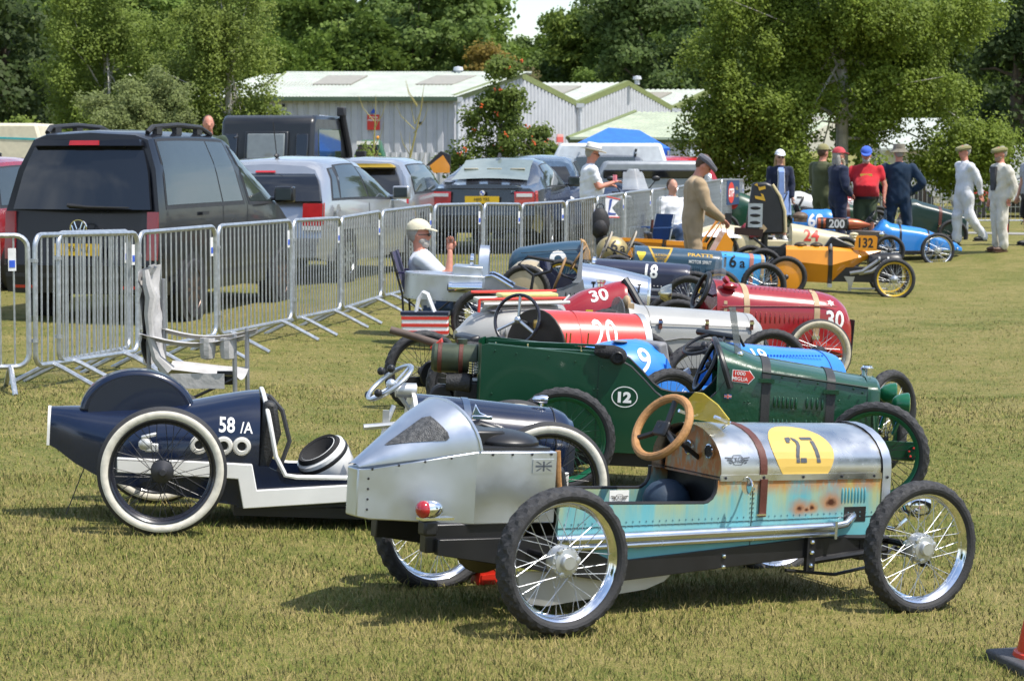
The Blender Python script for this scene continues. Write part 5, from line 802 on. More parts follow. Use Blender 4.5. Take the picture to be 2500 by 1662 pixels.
# ---------------------------------------------------------------- vehicles
TGL = mat('tinted_glass', (.008, .009, .011), .03, 0, 0, nv=.05, spec=.9); SGL = mat('car_glass', (.035, .045, .045), .03, 0, 0, nv=.1, spec=.9); PLA = dull('black_plastic', (.022, .022, .024), .55); RLE = mat('red_light', (.42, .015, .012), .12, coat=1); WLE = mat('clear_light', (.6, .6, .6), .1, coat=1); PYE = dull('plate_yellow', (.75, .48, .02), .4, .04, 0)
def cm(p0, p1, p2, p3, t): return .5*((2*p1) + (p2 - p0)*t + (2*p0 - 5*p1 + 4*p2 - p3)*t*t + (3*p1 - p0 - 3*p2 + p3)*t**3)
class Car:
    def __init__(s, name, label, cat, org, yaw, sts, m, sc=1, wb=2.6, R=.315, rimm=None, group=None):
        s.o = thing(name, label, cat, loc=org, rz=radians(yaw), group=group); s.o.scale = (sc, sc, sc); s.m = m
        A = []
        for (xs, xb, xr, hs, hb, hr, zs, zb, zr) in sts:
            A.append([(xs, hs*.96, zs), (xs*.6 + xb*.4 - (.015 if xs < 0 else 0), hs*.45 + hb*.55 + .012, zs*.55 + zb*.45), (xb, hb, zb), (xb*.45 + xr*.55, hb*.42 + hr*.58 + .035, zb*.45 + zr*.55), (xr, hr, zr - .05), (xr, hr - .13, zr - .004), (xr, 0, zr + .02)])
        s.A = np.array(A, float); s.ni, s.nj = len(A), 7
        gi = np.linspace(0, s.ni - 1, (s.ni - 1)*5 + 1); gj = np.array([0, .5, 1, 1.5, 2, 2.5, 3, 3.5, 4, 4.5, 5, 5.5, 6]); b = B(); R_ = [[s.S(a, j, -1) for j in gj] + [s.S(a, j, 1) for j in gj[::-1][1:]] for a in gi]
        b.loft(R_, 0, True, True, closed=True); s.body = b.go('body', m, s.o, 28)
        for (x, sd) in ((0, -1), (wb, -1), (0, 1), (wb, 1)):
            a = np.interp(x, s.A[:, 1, 0], range(s.ni)); y = abs(s.S(a, 1.0, -1)[1]); b = B(); b.lathe([(.001, sd*(y + .004)), (R*1.17, sd*(y + .006)), (R*1.17, sd*(y - .05))], 24, c=(x, 0, R)); b.go('wheel_arch', PLA, s.o)
            e = bpy.data.objects.new('wheel', None); COL.objects.link(e); e.parent = s.o; e.location = (x, sd*(y - .085), R); b = B(); b.lathe([(R*.66, -.1), (R*.9, -.105), (R*.985, -.085), (R, -.05), (R, .05), (R*.985, .085), (R*.9, .105), (R*.66, .1)], 36); b.go('tyre', RUB, e); b = B()
            for q in range(10): t = 2*pi*q/10; b.box((cos(t)*R*.36, sd*.08, sin(t)*R*.36), (R*.56, .02, R*.11), R=Matrix.Rotation(-t, 4, 'Y'))
            b.lathe([(.001, sd*.09), (R*.16, sd*.085), (R*.16, sd*.05)], 14); b.lathe([(R*.60, sd*.06), (R*.67, sd*.098), (R*.67, sd*.06)], 30); b.go('rim', rimm or ALU, e)
    def S(s, a, j, sd):
        A = s.A; i = min(int(a), s.ni - 2); t = a - i; jj = min(int(j), s.nj - 2); u = j - jj
        f = lambda jx: cm(A[max(i-1, 0), jx], A[i, jx], A[i+1, jx], A[min(i+2, s.ni-1), jx], t)
        p = f(jj)*(1 - u) + f(jj + 1)*u; return (float(p[0]), float(p[1])*sd, float(p[2]))
    def patch(s, name, m, a0, a1, j0, j1, off=.006, sides=(-1, 1), sh0=0, sh1=0):
        if name.endswith('window'): s.patch('window_rubber', PLA, a0 - .07, a1 + .07, j0 - .10, j1 + .10, off - .003, sides, sh0, sh1)
        for sd in sides:
            b = B(); G = []; na, njx = 8, 5
            for q in range(njx + 1):
                j = j0 + (j1 - j0)*q/njx; row = []
                for p in range(na + 1):
                    lo, hi = a0 + sh0*q/njx, a1 + sh1*q/njx; a = lo + (hi - lo)*p/na; e = 1e-3
                    P = Vector(s.S(a, j, sd)); T1 = Vector(s.S(a + e, j, sd)) - P; T2 = Vector(s.S(a, j + e, sd)) - P; N = T1.cross(T2)
                    if N.length < 1e-12: N = Vector((0, sd, 0))
                    N.normalize(); N = N if N.y*sd > -.02 else -N
                    if N.z < -.5: N = -N
                    row.append(P + N*off)
                G.append(row)
            b.loft(G, 0, False, False, closed=False); b.go(name, m, s.o, 60)
    def rp(s, v, u): P = s.S(0, v, -1); return Vector((P[0] - .05*(1 - u*u), -P[1]*u*-1 if 0 else P[1]*-1*u, P[2]))
    def rear(s, name, m, u0, u1, v0, v1, off=.012, taper=0, par=None):
        b = B(); G = [[s.rp(v0 + (v1 - v0)*q/4, (u0 + (u1 - u0)*p/10)*(1 - taper*q/4)) + Vector((-off, 0, 0)) for p in range(11)] for q in range(5)]; G2 = [[p + Vector((off + .03, 0, 0)) for p in r] for r in G]
        b.loft(G, 0, False, False, closed=False); b.loft([G[0], G2[0]], 0, False, False, closed=False); b.loft([G[-1], G2[-1]], 0, False, False, closed=False); b.loft([[r[0] for r in G], [r[0] for r in G2]], 0, False, False, closed=False); b.loft([[r[-1] for r in G], [r[-1] for r in G2]], 0, False, False, closed=False); return b.go(name, m, par or s.o, 40)
    def plate(s, txt, v, u=0, w_=.50):
        p = s.rp(v, u); b = B(); b.box((p.x - .03, p.y, p.z), (.02, w_, .115)); pl = b.go('number_plate', PYE, s.o)
        if txt: decal('plate_lettering', text2d(txt, .07, .85, .01), BKD, pl, (p.x - .2, p.y, p.z), (-1, 0, 0), (0, -1, 0), off=.002)
    def mirror(s, a, j=2.15, m=None):
        for sd in (-1, 1): p = s.S(a, j, sd); b = B(); b.box((p[0], p[1] + sd*.15, p[2] + .07), (.11, .22, .17)); b.box((p[0], p[1] + sd*.03, p[2] + .02), (.06, .12, .04)); dm = b.go('door_mirror', m or s.m, s.o, bev=.035); b = B(); b.box((p[0] - .058, p[1] + sd*.15, p[2] + .07), (.006, .18, .13)); b.go('mirror_glass', SGL, dm, bev=.002)
def corner(px, s, yaw, hw, dz=0):
    p = put(px, s, dz); y = radians(yaw); return p + Vector((-sin(y), cos(y), 0))*hw
CBK = mat('black_car_paint', (.007, .008, .012), .3, 0, .35, 5, .06, spec=.35); CSV = mat('silver_car_paint', (.42, .43, .45), .30, .6, 1, 5, .05); CGY = mat('graphite_car_paint', (.045, .047, .055), .25, .5, 1, 5, .06); BRZ = mat('bronze_alloy', (.12, .085, .07), .4, .6)
v = Car('panel_van', 'black van with tinted rear window and grey roof rails behind the barriers', 'van', corner(448, 238, 76, .74), 76, [(-.84, -.80, -.58, .78, .80, .60, .32, 1.10, 1.84), (-.45, -.42, -.30, .80, .81, .62, .28, 1.11, 1.87), (.9, .9, .8, .81, .81, .62, .28, 1.11, 1.87), (1.7, 1.7, 1.45, .81, .81, .61, .28, 1.11, 1.82), (2.5, 2.45, 2.0, .81, .79, .56, .28, 1.10, 1.55), (2.9, 2.7, 2.55, .80, .77, .52, .28, 1.04, 1.18), (3.4, 3.3, 3.2, .74, .70, .45, .30, .80, .92)], CBK, wb=2.62, rimm=BRZ, sc=1.03)
v.rear('rear_window', TGL, -.90, .90, 2.05, 3.75); v.rear('spoiler', CBK, -.92, .92, 3.8, 4.1, .08); v.rear('brake_light', RLE, -.25, .25, 3.82, 3.98, .095); v.rear('bumper', CBK, -1, 1, 0, .75, .06); v.rear('bumper_strip', PLA, -.98, .98, .42, .52, .07)
for sd in (-1, 1): v.rear('tail_light', mat('dark_red_light', (.20, .008, .010), .1, coat=1), sd*.86, sd*1.0, .9, 2.0, .014); v.rear('reflector', RLE, sd*.62, sd*.9, .12, .2, .066)
v.plate('PE62 VLJ', 1.15); p = v.rp(1.62, 0); b = B(); b.tube([(p.x - .02, .085*cos(t*pi/10), p.z + .085*sin(t*pi/10)) for t in range(20)], .008, 6, closed=True); b.tube([(p.x - .02, y, p.z + z) for y, z in ((-.045, .07), (-.015, -.01), (0, .03), (.015, -.01), (.045, .07))], .007, 5); b.tube([(p.x - .02, y, p.z + z) for y, z in ((-.07, .03), (-.035, -.07), (0, 0), (.035, -.07), (.07, .03))], .007, 5); b.go('round_badge', CHR, v.o)
p = v.rp(2.15, 0); b = B(); b.tube([(p.x - .03, .12, p.z), (p.x - .05, -.1, p.z - .015), (p.x - .04, -.52, p.z - .02)], [.022, .012, .008], 6); b.go('rear_wiper', PLA, v.o)
v.patch('quarter_window', SGL, .72, 1.95, 2.12, 3.85); v.patch('slider_window', SGL, 1.98, 2.65, 2.12, 3.85); v.patch('front_window', SGL, 2.95, 4.25, 2.1, 3.75, sh1=-.45); v.mirror(4.0)
for sd in (-1, 1): b = B(); b.tube([(-.42, sd*.53, 1.86), (-.32, sd*.54, 1.915), (.3, sd*.55, 1.94), (.9, sd*.55, 1.92), (1.2, sd*.54, 1.85)], .026, 8); [b.box((x, sd*.54, 1.88), (.14, .05, .07)) for x in (-.2, .3, .85)]; b.go('roof_rail', PLA, v.o)
v.patch('sill_strip', PLA, .9, 5, .35, .5, .012); v.patch('door_handle', PLA, 1.5, 1.62, 1.85, 1.93, .03); v.patch('door_seam', PLA, 1.955, 1.97, .5, 4.3, .003); v.patch('door_seam', PLA, 2.80, 2.815, .5, 4.2, .003)
b = B(); b.tube([(2.0, -.5, 1.82), (2.1, -.5, 1.84)], .01, 5); b.go('aerial', PLA, v.o)
# silver hatchback
v = Car('parked_car', 'silver estate hatchback with large red tail light behind the barriers', 'car', corner(832, 190, 76, .82), 76, [(-.88, -.84, -.42, .80, .84, .60, .34, .98, 1.42), (-.5, -.46, -.16, .85, .86, .63, .28, .99, 1.49), (.8, .8, .8, .88, .87, .62, .26, .98, 1.52), (1.7, 1.7, 1.45, .88, .87, .58, .26, .96, 1.42), (2.35, 2.3, 2.0, .88, .86, .5, .26, .94, 1.14), (3.2, 3.1, 2.9, .86, .80, .5, .26, .82, .92), (3.7, 3.6, 3.5, .78, .70, .45, .30, .64, .74)], CSV, sc=1.05, wb=2.8, group='cars parked behind the barriers')
v.rear('rear_window', TGL, -.97, .97, 2.1, 3.7); v.rear('brake_light', RLE, -.2, .2, 3.8, 3.95, .02); v.rear('bumper', CSV, -1, 1, 0, .8, .06)
for sd in (-1, 1): v.rear('tail_light', RLE, sd*.72, sd*1.0, 1.25, 2.0, .016); v.rear('light_lower', WLE, sd*.72, sd*1.0, 1.1, 1.24, .016); v.patch('tail_light', RLE, .0, .2, 1.3, 2.0, .012, sides=(sd,))
v.patch('quarter_window', SGL, .95, 1.2, 2.15, 3.6, sh0=.12); v.patch('rear_door_window', SGL, 1.24, 2.05, 2.15, 3.75, sh0=.1); v.patch('front_window', SGL, 2.1, 3.65, 2.15, 3.6, sh1=-.5); v.mirror(3.3); v.patch('door_seam', PLA, 2.06, 2.075, .5, 4, .003); v.patch('rub_strip', mat('silver_trim', (.3, .3, .31), .4, .5), .9, 3.6, 1.15, 1.22, .012); v.patch('sill', mat('silver_trim', (.3, .3, .31), .4, .5), .9, 4.6, .0, .25, .014)
b = B(); b.tube([(-.1, 0, 1.52), (-.22, 0, 1.95)], .006, 5); b.ell((-.1, 0, 1.54), (.06, .03, .03), 8); b.go('aerial', PLA, v.o); p = v.rp(1.35, .35); b = B(); b.box((p.x - .01, p.y, p.z), (.01, .22, .025)); b.go('model_badge', CHR, v.o)
b = B(); b.lathe([(.001, -.003), (.085, 0)], 20, c=(-.45, -.905, .88)); b.go('fuel_flap', CSV, v.o)
# silver hot hatch with yellow roof spoiler
v = Car('parked_car', 'small silver hatchback with a yellow rear roof spoiler', 'car', corner(1010, 150, 80, .78), 80, [(-.70, -.66, -.34, .78, .80, .58, .34, .92, 1.42), (-.35, -.3, -.05, .83, .84, .60, .28, .93, 1.47), (.8, .8, .8, .85, .84, .61, .26, .93, 1.48), (1.6, 1.6, 1.4, .85, .84, .58, .26, .92, 1.42), (2.2, 2.1, 1.95, .84, .80, .5, .26, .9, 1.08), (3.1, 3.0, 2.9, .78, .70, .45, .28, .74, .84)], CSV, sc=1.08, group='cars parked behind the barriers')
v.rear('rear_window', TGL, -.86, .86, 2.1, 3.7); v.rear('roof_spoiler', mat('mustard_paint', (.36, .24, .02), .3), -.9, .9, 3.85, 4.6, .14); v.rear('bumper', CSV, -1, 1, 0, .9, .05)
for sd in (-1, 1): v.rear('tail_light', RLE, sd*.76, sd*1.0, 1.3, 2.3, .016); v.rear('light_lower', WLE, sd*.80, sd*.96, 1.65, 1.95, .024)
b = B(); p = v.rp(1.9, 0); b.box((p.x - .02, p.y + .05, p.z - .02), (.03, .3, .045)); b.go('boot_handle', CHR, v.o); p = v.rp(1.5, .5); b = B(); b.box((p.x - .015, p.y, p.z), (.01, .2, .02)); b.go('model_badge', RDC, v.o); v.patch('side_window', SGL, .9, 3.2, 2.15, 3.7, sh1=-.4); v.mirror(3.0)
# graphite saloon
v = Car('parked_car', 'dark grey saloon with cream seats seen from behind', 'car', corner(1330, 143, 80, .86, .03), 80, [(-1.05, -1.06, -.98, .82, .82, .62, .36, .92, 1.03), (-.75, -.7, -.55, .87, .87, .66, .28, .96, 1.07), (-.4, -.35, .15, .89, .89, .60, .26, .97, 1.30), (.4, .4, .55, .90, .89, .60, .26, .97, 1.42), (1.2, 1.2, 1.2, .90, .89, .60, .26, .96, 1.44), (1.9, 1.9, 1.7, .89, .88, .56, .26, .95, 1.36), (2.5, 2.4, 2.2, .88, .86, .5, .26, .93, 1.1), (3.5, 3.4, 3.3, .78, .7, .45, .28, .7, .8)], CGY, sc=1.06, wb=2.76, group='cars parked behind the barriers')
v.rear('bumper', CGY, -1, 1, 0, .8, .06); v.rear('boot_lip', CGY, -.8, .8, 3.0, 3.9, .03)
b = B(); G = []
for q in range(6): G.append([Vector(v.S(1.12 + 1.6*q/5, 4.2, -1))*1 for _ in (0,)])
gl = [[(P.x - .02, P.y*u*.98, P.z + .055 + .03*(1 - u*u)) for u in np.linspace(1, -1, 9)] for (P,) in G]; b.loft(gl, 0, False, False, closed=False); b.go('rear_window', mat('pale_car_glass', (.16, .20, .19), .05, spec=.9), v.o, 60)
for y in (-.38, 0, .38): P = G[2][0]; b = B(); b.box((P.x - .03, y, P.z + .04), (.02, .24, .12), R=Matrix.Rotation(-.9, 4, 'Y')); b.go('head_restraint', mat('cream_leather', (.42, .38, .27), .5), v.o, bev=.02)
for sd in (-1, 1): v.rear('tail_light', RLE, sd*.62, sd*1.0, 1.35, 2.15, .02); v.rear('light_band', WLE, sd*.66, sd*.96, 1.78, 1.95, .03); v.patch('tail_light', RLE, .0, .45, 1.4, 2.1, .012, sides=(sd,))
v.plate('HJ05 YRS', 1.62, 0, .54); p = v.rp(2.15, 0); b = B(); b.lathe([(.001, -.012), (.04, -.010), (.042, 0)], 18, axis='x', c=(p.x - .015, 0, p.z - .02)); rb = b.go('round_badge', WHT, v.o)
for q in (0, 2): b = B(); b.prism([(0, 0)] + [(.032*cos(radians(90*q + 9*i)), .032*sin(radians(90*q + 9*i))) for i in range(11)], p.x - .03, p.x - .026, ax='x'); o_ = b.go('badge_quarter', BL_ST, rb); o_.location = (0, 0, p.z - .02)
p = v.rp(2.0, .52); decal('model_lettering', text2d('325i', .055, 1.1, .01), CHR, v.body, (p.x - .4, -.5, p.z), (-1, 0, 0), (0, -1, 0), off=.02, par=v.o); v.patch('rear_door_window', SGL, 2.2, 4.0, 2.15, 3.7, sh0=.7); v.patch('front_window', SGL, 4.08, 5.6, 2.15, 3.6, sh1=-.5); b = B(); b.prism([(.3, 1.46), (.42, 1.53), (.5, 1.46)], -.02, .02); b.go('aerial', PLA, v.o); v.mirror(5.2)
# dark estate facing the camera, others behind
v = Car('parked_car', 'dark blue car facing the camera behind the clear motorbike screen', 'car', put(1560, 134) + Vector((-.3, 3.9, 0)), -98, [(-.9, -.86, -.6, .8, .82, .6, .34, .98, 1.45), (-.3, -.3, -.2, .86, .86, .64, .28, .99, 1.54), (.9, .9, .9, .88, .87, .64, .26, .98, 1.56), (1.7, 1.7, 1.4, .88, .87, .62, .26, .97, 1.48), (2.3, 2.25, 2.1, .88, .86, .5, .26, .96, 1.14), (3.2, 3.1, 3.0, .84, .78, .5, .26, .88, .98), (3.6, 3.5, 3.4, .78, .7, .45, .30, .7, .8)], mat('dark_blue_car_paint', (.02, .03, .06), .22, .3, 1), group='cars parked behind the barriers')
b = B(); b.loft([[(x, y*hw_, z) for y in np.linspace(-1, 1, 7)] for x, z, hw_ in ((2.20, 1.10, .72), (1.8, 1.36, .62), (1.55, 1.52, .56))], 0, False, False, closed=False); b.go('windscreen', SGL, v.o, 60); v.patch('side_window', SGL, 1, 3.6, 2.15, 3.7); v.mirror(3.8); b = B(); [b.tube([(-.2, sd*.55, 1.58), (1.2, sd*.55, 1.6)], .02, 6) for sd in (-1, 1)]; b.go('roof_rail', STL, v.o)
for sd in (-1, 1): b = B(); b.ell((3.42, sd*.55, .74), (.08, .17, .09), 12); b.go('headlight', WLE, v.o)
CB2 = mat('pale_blue_car_paint', (.16, .22, .28), .25, .5, 1); hat = [(-.70, -.66, -.34, .78, .80, .58, .34, .92, 1.42), (-.35, -.3, -.05, .83, .84, .60, .28, .93, 1.5), (.8, .8, .8, .85, .84, .61, .26, .93, 1.52), (1.6, 1.6, 1.4, .85, .84, .58, .26, .92, 1.44), (2.2, 2.1, 1.95, .84, .80, .5, .26, .9, 1.08), (3.1, 3.0, 2.9, .78, .70, .45, .28, .74, .84)]
for px, s, yw, m_, lb in ((1420, 128, 82, CB2, 'pale blue hatchback tucked between the grey saloon and the man in white hat'), (1735, 118, 100, mat('red_car_paint', (.45, .015, .02), .25, 0, 1), 'bright red hatchback beyond the man in beige overalls'), (30, 205, 76, mat('dark_red_car_paint', (.26, .01, .015), .25, 0, 1), 'dark red car mostly hidden by the black van at the left edge')):
    v = Car('parked_car', lb, 'car', corner(px, s, yw, .8), yw, hat, m_, group='cars parked behind the barriers', sc=1.03); v.rear('rear_window', TGL, -.86, .86, 2.1, 3.75); v.patch('side_window', SGL, .9, 3.2, 2.15, 3.7, sh1=-.4); [v.rear('tail_light', RLE, sd*.76, sd*1.0, 1.3, 2.1, .016) for sd in (-1, 1)]; v.mirror(3.0)
# black off-roader
y = 80; o = thing('off_road_car', 'tall boxy black off-road car with roof snorkel and rear door', 'off-road car', loc=corner(800, 141, y, .85, .12), rz=radians(y)); OB = mat('black_offroad_paint', (.008, .009, .010), .35, 0, .3)
b = B(); b.prism([(-.85, .45), (-.85, 1.30), (-.70, 2.12), (-.55, 2.2), (1.3, 2.2), (1.7, 1.45), (3.0, 1.35), (3.0, .5)], -.82, .82); b.go('body', OB, o, bev=.07)
b = B(); b.box((-.80, 0, 1.62), (.10, .78, .62), R=Matrix.Rotation(radians(10), 4, 'Y')); b.go('rear_door', OB, o, bev=.03); b = B(); b.box((-.845, 0, 1.66), (.04, .66, .46), R=Matrix.Rotation(radians(10), 4, 'Y')); b.go('rear_window', mat('clear_back_glass', (.17, .19, .19), .05, spec=.8), o, bev=.02)
for sd in (-1, 1): b = B(); b.box((-.80, sd*.62, 1.66), (.04, .22, .46), R=Matrix.Rotation(radians(10), 4, 'Y')); b.go('corner_window', TGL, o, bev=.02); b = B(); b.box((.3, sd*.815, 1.72), (1.5, .03, .5)); b.go('side_window', mat('green_tint_glass', (.02, .035, .015), .04, spec=.9), o, bev=.02); b = B(); b.box((.2, sd*.70, 2.16), (.6, .12, .04), R=Matrix.Rotation(sd*.5, 4, 'X')); b.go('alpine_window', WLE, o); b = B(); b.box((1.75, sd*1.02, 1.45), (.10, .18, .28)); b.tube([(1.7, sd*.82, 1.35), (1.75, sd*1.0, 1.4)], .02, 6); b.go('door_mirror', PLA, o, bev=.02)
b = B(); b.tube([(1.65, -.86, 1.2), (1.5, -.86, 1.6), (1.1, -.86, 2.15), (1.05, -.86, 2.26)], .06, 10); b.box((1.0, -.86, 2.28), (.16, .14, .16)); b.go('snorkel', PLA, o, bev=.02)
for x, sd in ((0, -1), (2.3, -1), (0, 1), (2.3, 1)): b = B(); b.lathe([(.001, -.1), (.2, -.1), (.38, -.1), (.40, -.06), (.40, .06), (.38, .1), (.001, .1)], 28, c=(x, sd*.72, .40)); b.go('wheel', RUB, o)
for sd in (-1, 1): b = B(); b.lathe([(.001, -.03), (.05, -.02), (.05, 0)], 12, axis='x', c=(-.86, sd*.72, 1.12)); b.go('tail_light', RLE, o)
b = B(); b.box((-.95, 0, .62), (.12, 1.6, .2)); b.go('bumper', PLA, o, bev=.02)
# ---------------------------------------------------------------- sheds
CLA = mat('pale_cladding', (.46, .47, .50), .5, 0, 0, 3, .08); ROF = mat('pale_sheet_roof', (.42, .45, .39), .6, 0, 0, 2, .12, ); SKL = mat('dirty_skylight', (.30, .28, .23), .5, nv=.2); TRM = mat('moss_green_trim', (.17, .20, .07), .55, nv=.2); GUT = mat('dark_green_gutter', (.06, .10, .06), .5); PIP = mat('grey_downpipe', (.55, .57, .60), .4)
def corr(b, p0, p1, zb, zt, pitch=.34, d=.05):
    p0 = Vector((*p0, 0)); p1 = Vector((*p1, 0)); L_ = (p1 - p0).length; t = (p1 - p0).normalized(); nrm = Vector((t.y, -t.x, 0)); n = int(L_/pitch); lo = []; hi = []
    for i in range(n):
        for f, o in ((0, 0), (.3, 0), (.42, d), (.88, d)):
            u = (i + f)/n; q = p0 + t*(L_*u) + nrm*o; lo.append((q.x, q.y, zb)); hi.append((q.x, q.y, zt(u)))
    q = p1; lo.append((q.x, q.y, zb)); hi.append((q.x, q.y, zt(1))); b.loft([lo, hi], 0, False, False, closed=False)
sh = thing('metal_shed', 'long pale metal shed with green trimmed zigzag gables and sheet roof', 'shed', loc=(0, 0, 0))
C0 = (-8.3, 75.); C1 = (-1.9, 75.); EV, RG = 3.35, 4.28; Vx = [(-1.9, 75.), (2.45, 85.5), (6.8, 96.), (11.1, 106.5)]; DR = (-1.0, .41)
b = B(); corr(b, C0, C1, -.3, lambda u: EV); b.go('wall', CLA, sh, 20); tri = lambda u: EV + (RG - EV)*(1 - abs(2*u - 1))
for i in range(3): b = B(); corr(b, Vx[i], Vx[i+1], -.3, tri); b.go('gable_wall', CLA, sh, 20)
bk = Vector((-7.2 - .73, 80.2 - 80.25, 0)).normalized(); RL = 9.0
def slope(a, r, m, name, up=.06, thick=.08):
    a, r = Vector(a), Vector(r); L2 = bk * RL; nn = 40; g = []
    for e, f in ((0, 0), (1, 1)):
        row = []
        for i in range(nn): 
            for q, o in ((0, 0), (.5, 0), (.6, .035), (.9, .035)): t_ = (i + q)/nn; p = (a if e == 0 else r) + L2*t_ + Vector((0, 0, up + o)); row.append(tuple(p))
        g.append(row)
    b = B(); b.loft(g, 0, False, False, closed=False); return b.go(name, m, sh, 20)
for i in range(3):
    va, vb = Vector((*Vx[i], EV)), Vector((*Vx[i+1], EV)); rd = (va + vb)/2 + Vector((0, 0, RG - EV)); rp_ = rd
    if i == 0: va2 = va
    slope(va, rd, ROF, 'roof'); slope(vb, rd, ROF, 'roof')
    for e0 in (va, vb): b = B(); nv_ = Vector((.925, -.38, 0))*.06; b.loft([[tuple(p + nv_ + Vector((0, 0, z))) for z in (-.06, .16)] for p in (e0, rd)], 0, False, False, closed=False); b.loft([[tuple(p + nv_*k_ + Vector((0, 0, .16))) for k_ in (1, -2)] for p in (e0, rd)], 0, False, False, closed=False); b.go('verge_trim', TRM, sh)
    for f0 in ((.16,) if i else (.18, .66)):
        for e0 in (va, vb):
            P = [e0.lerp(rd, t_) + bk*RL*u + Vector((0, 0, .125)) for t_, u in ((.42, f0), (.42, f0 + .2), (.80, f0 + .2), (.80, f0))]; b = B(); b.add([tuple(p) for p in P] + [tuple(p - Vector((0, 0, .05))) for p in P], [(0, 1, 2, 3), (0, 4, 5, 1), (1, 5, 6, 2), (2, 6, 7, 3), (3, 7, 4, 0)]); b.go('skylight', SKL, sh)
# the near eave roof plane over the long wall
P = [(C0[0] - .25, C0[1] - .25, EV), (C1[0] + .1, C1[1] - .25, EV)]; Q = [(-8.0, 80.2, RG + .03), (.6, 80.25, RG + .03)]
b = B(); g = [[], []]
for i in range(60):
    for q, o in ((0, 0), (.5, 0), (.6, .03), (.9, .03)):
        t_ = (i + q)/60; g[0].append(tuple(Vector(P[0]).lerp(Vector(P[1]), t_) + Vector((0, 0, .08 + o)))); g[1].append(tuple(Vector(Q[0]).lerp(Vector(Q[1]), t_) + Vector((0, 0, .10 + o))))
b.loft(g, 0, False, False, closed=False); b.go('roof', ROF, sh, 20)
for u in (.20, .66):
    S4 = [Vector(P[0]).lerp(Vector(P[1]), a).lerp(Vector(Q[0]).lerp(Vector(Q[1]), a), t_) + Vector((0, 0, .15)) for a, t_ in ((u, .45), (u + .17, .45), (u + .17, .82), (u, .82))]; b = B(); b.add([tuple(p) for p in S4] + [tuple(p - Vector((0, 0, .06))) for p in S4], [(0, 1, 2, 3), (0, 4, 5, 1), (1, 5, 6, 2), (2, 6, 7, 3), (3, 7, 4, 0)]); b.go('skylight', SKL, sh)
b = B(); b.box(((P[0][0] + P[1][0])/2, 74.7, EV + .02), (P[1][0] - P[0][0], .14, .13)); b.go('gutter', GUT, sh); b = B(); b.tube([(P[0][0], 74.75, EV + .06), (Q[0][0], 80.2, RG + .1)], .07, 6); b.go('verge_trim', TRM, sh)
b = B(); b.tube([(-8.0, 80.2, RG + .12), (.7, 80.25, RG + .12)], .06, 6); b.go('ridge_cap', ROF, sh); b = B(); b.prism([(75.0, -.3), (75.0, EV), (80.2, RG), (85.4, EV), (85.4, -.3)], -8.3, -8.2, ax='x'); b.go('end_wall', CLA, sh)
for x, y in (Vx[0], Vx[1], Vx[2]): b = B(); b.tube([(x + .12, y - .16, -.2), (x + .12, y - .16, EV - .05)], .075, 8); b.box((x + .12, y - .16, EV), (.3, .2, .16)); b.go('downpipe', PIP, sh)
b = B(); b.lathe([(.001, .35), (.16, .32), (.18, .2), (.1, .18), (.1, 0)], 14, axis='z', c=(-1.9, 80.2, RG)); b.go('roof_vent', PIP, sh)
b = B(); b.lathe([(.001, .35), (.16, .32), (.18, .2), (.1, .18), (.1, 0)], 14, axis='z', c=(5.0, 90.6, RG)); b.go('roof_vent', PIP, sh)
sg = thing('wall_sign', 'red notice board with white lettering fixed on the long grey wall', 'sign', loc=at(912, 299, FPX/74.6)); b = B(); b.box((0, 0, 0), (.42, .04, .50)); s1 = b.go('board', RDC, sg)
for t_, z in (('CCTV IN', .16), ('OPERATION', .07)): decal('lettering', text2d(t_, .06, .9, .02), WDC, s1, (0, -.5, z), off=.01)
b = B(); b.prism([(-.1, .30), (.1, .30), (0, .46)], -.02, .02); b.go('blue_triangle', BL_ST, sg)
for px, py in ((1027, 301), (693, 258)): p = at(px, py, FPX/74.7); cc_ = thing('security_camera', 'small dark camera on the shed wall ' + ('right of the red notice' if px > 900 else 'near its left corner'), 'camera', loc=p); b = B(); b.box((0, 0, 0), (.10, .25, .09)); b.go('housing', BLK, cc_, bev=.01); b = B(); b.box((.1, .1, -.1), (.06, .2, .06)); b.go('bracket', IRN, cc_)
p = at(1352, 338, FPX/82.6); sg = thing('wall_sign', 'red and white sign on the bright gable wall beside the rowan tree', 'sign', loc=p + Vector((.22, -.1, 0)), rz=radians(67.5)); b = B(); b.box((0, 0, -.05), (.62, .04, .20)); b.go('board', mat('pale_red_board', (.60, .10, .09), .5), sg); b = B(); b.box((0, -.005, .1), (.62, .03, .1)); b.go('upper_board', mat('pink_board', (.7, .35, .33), .5), sg)
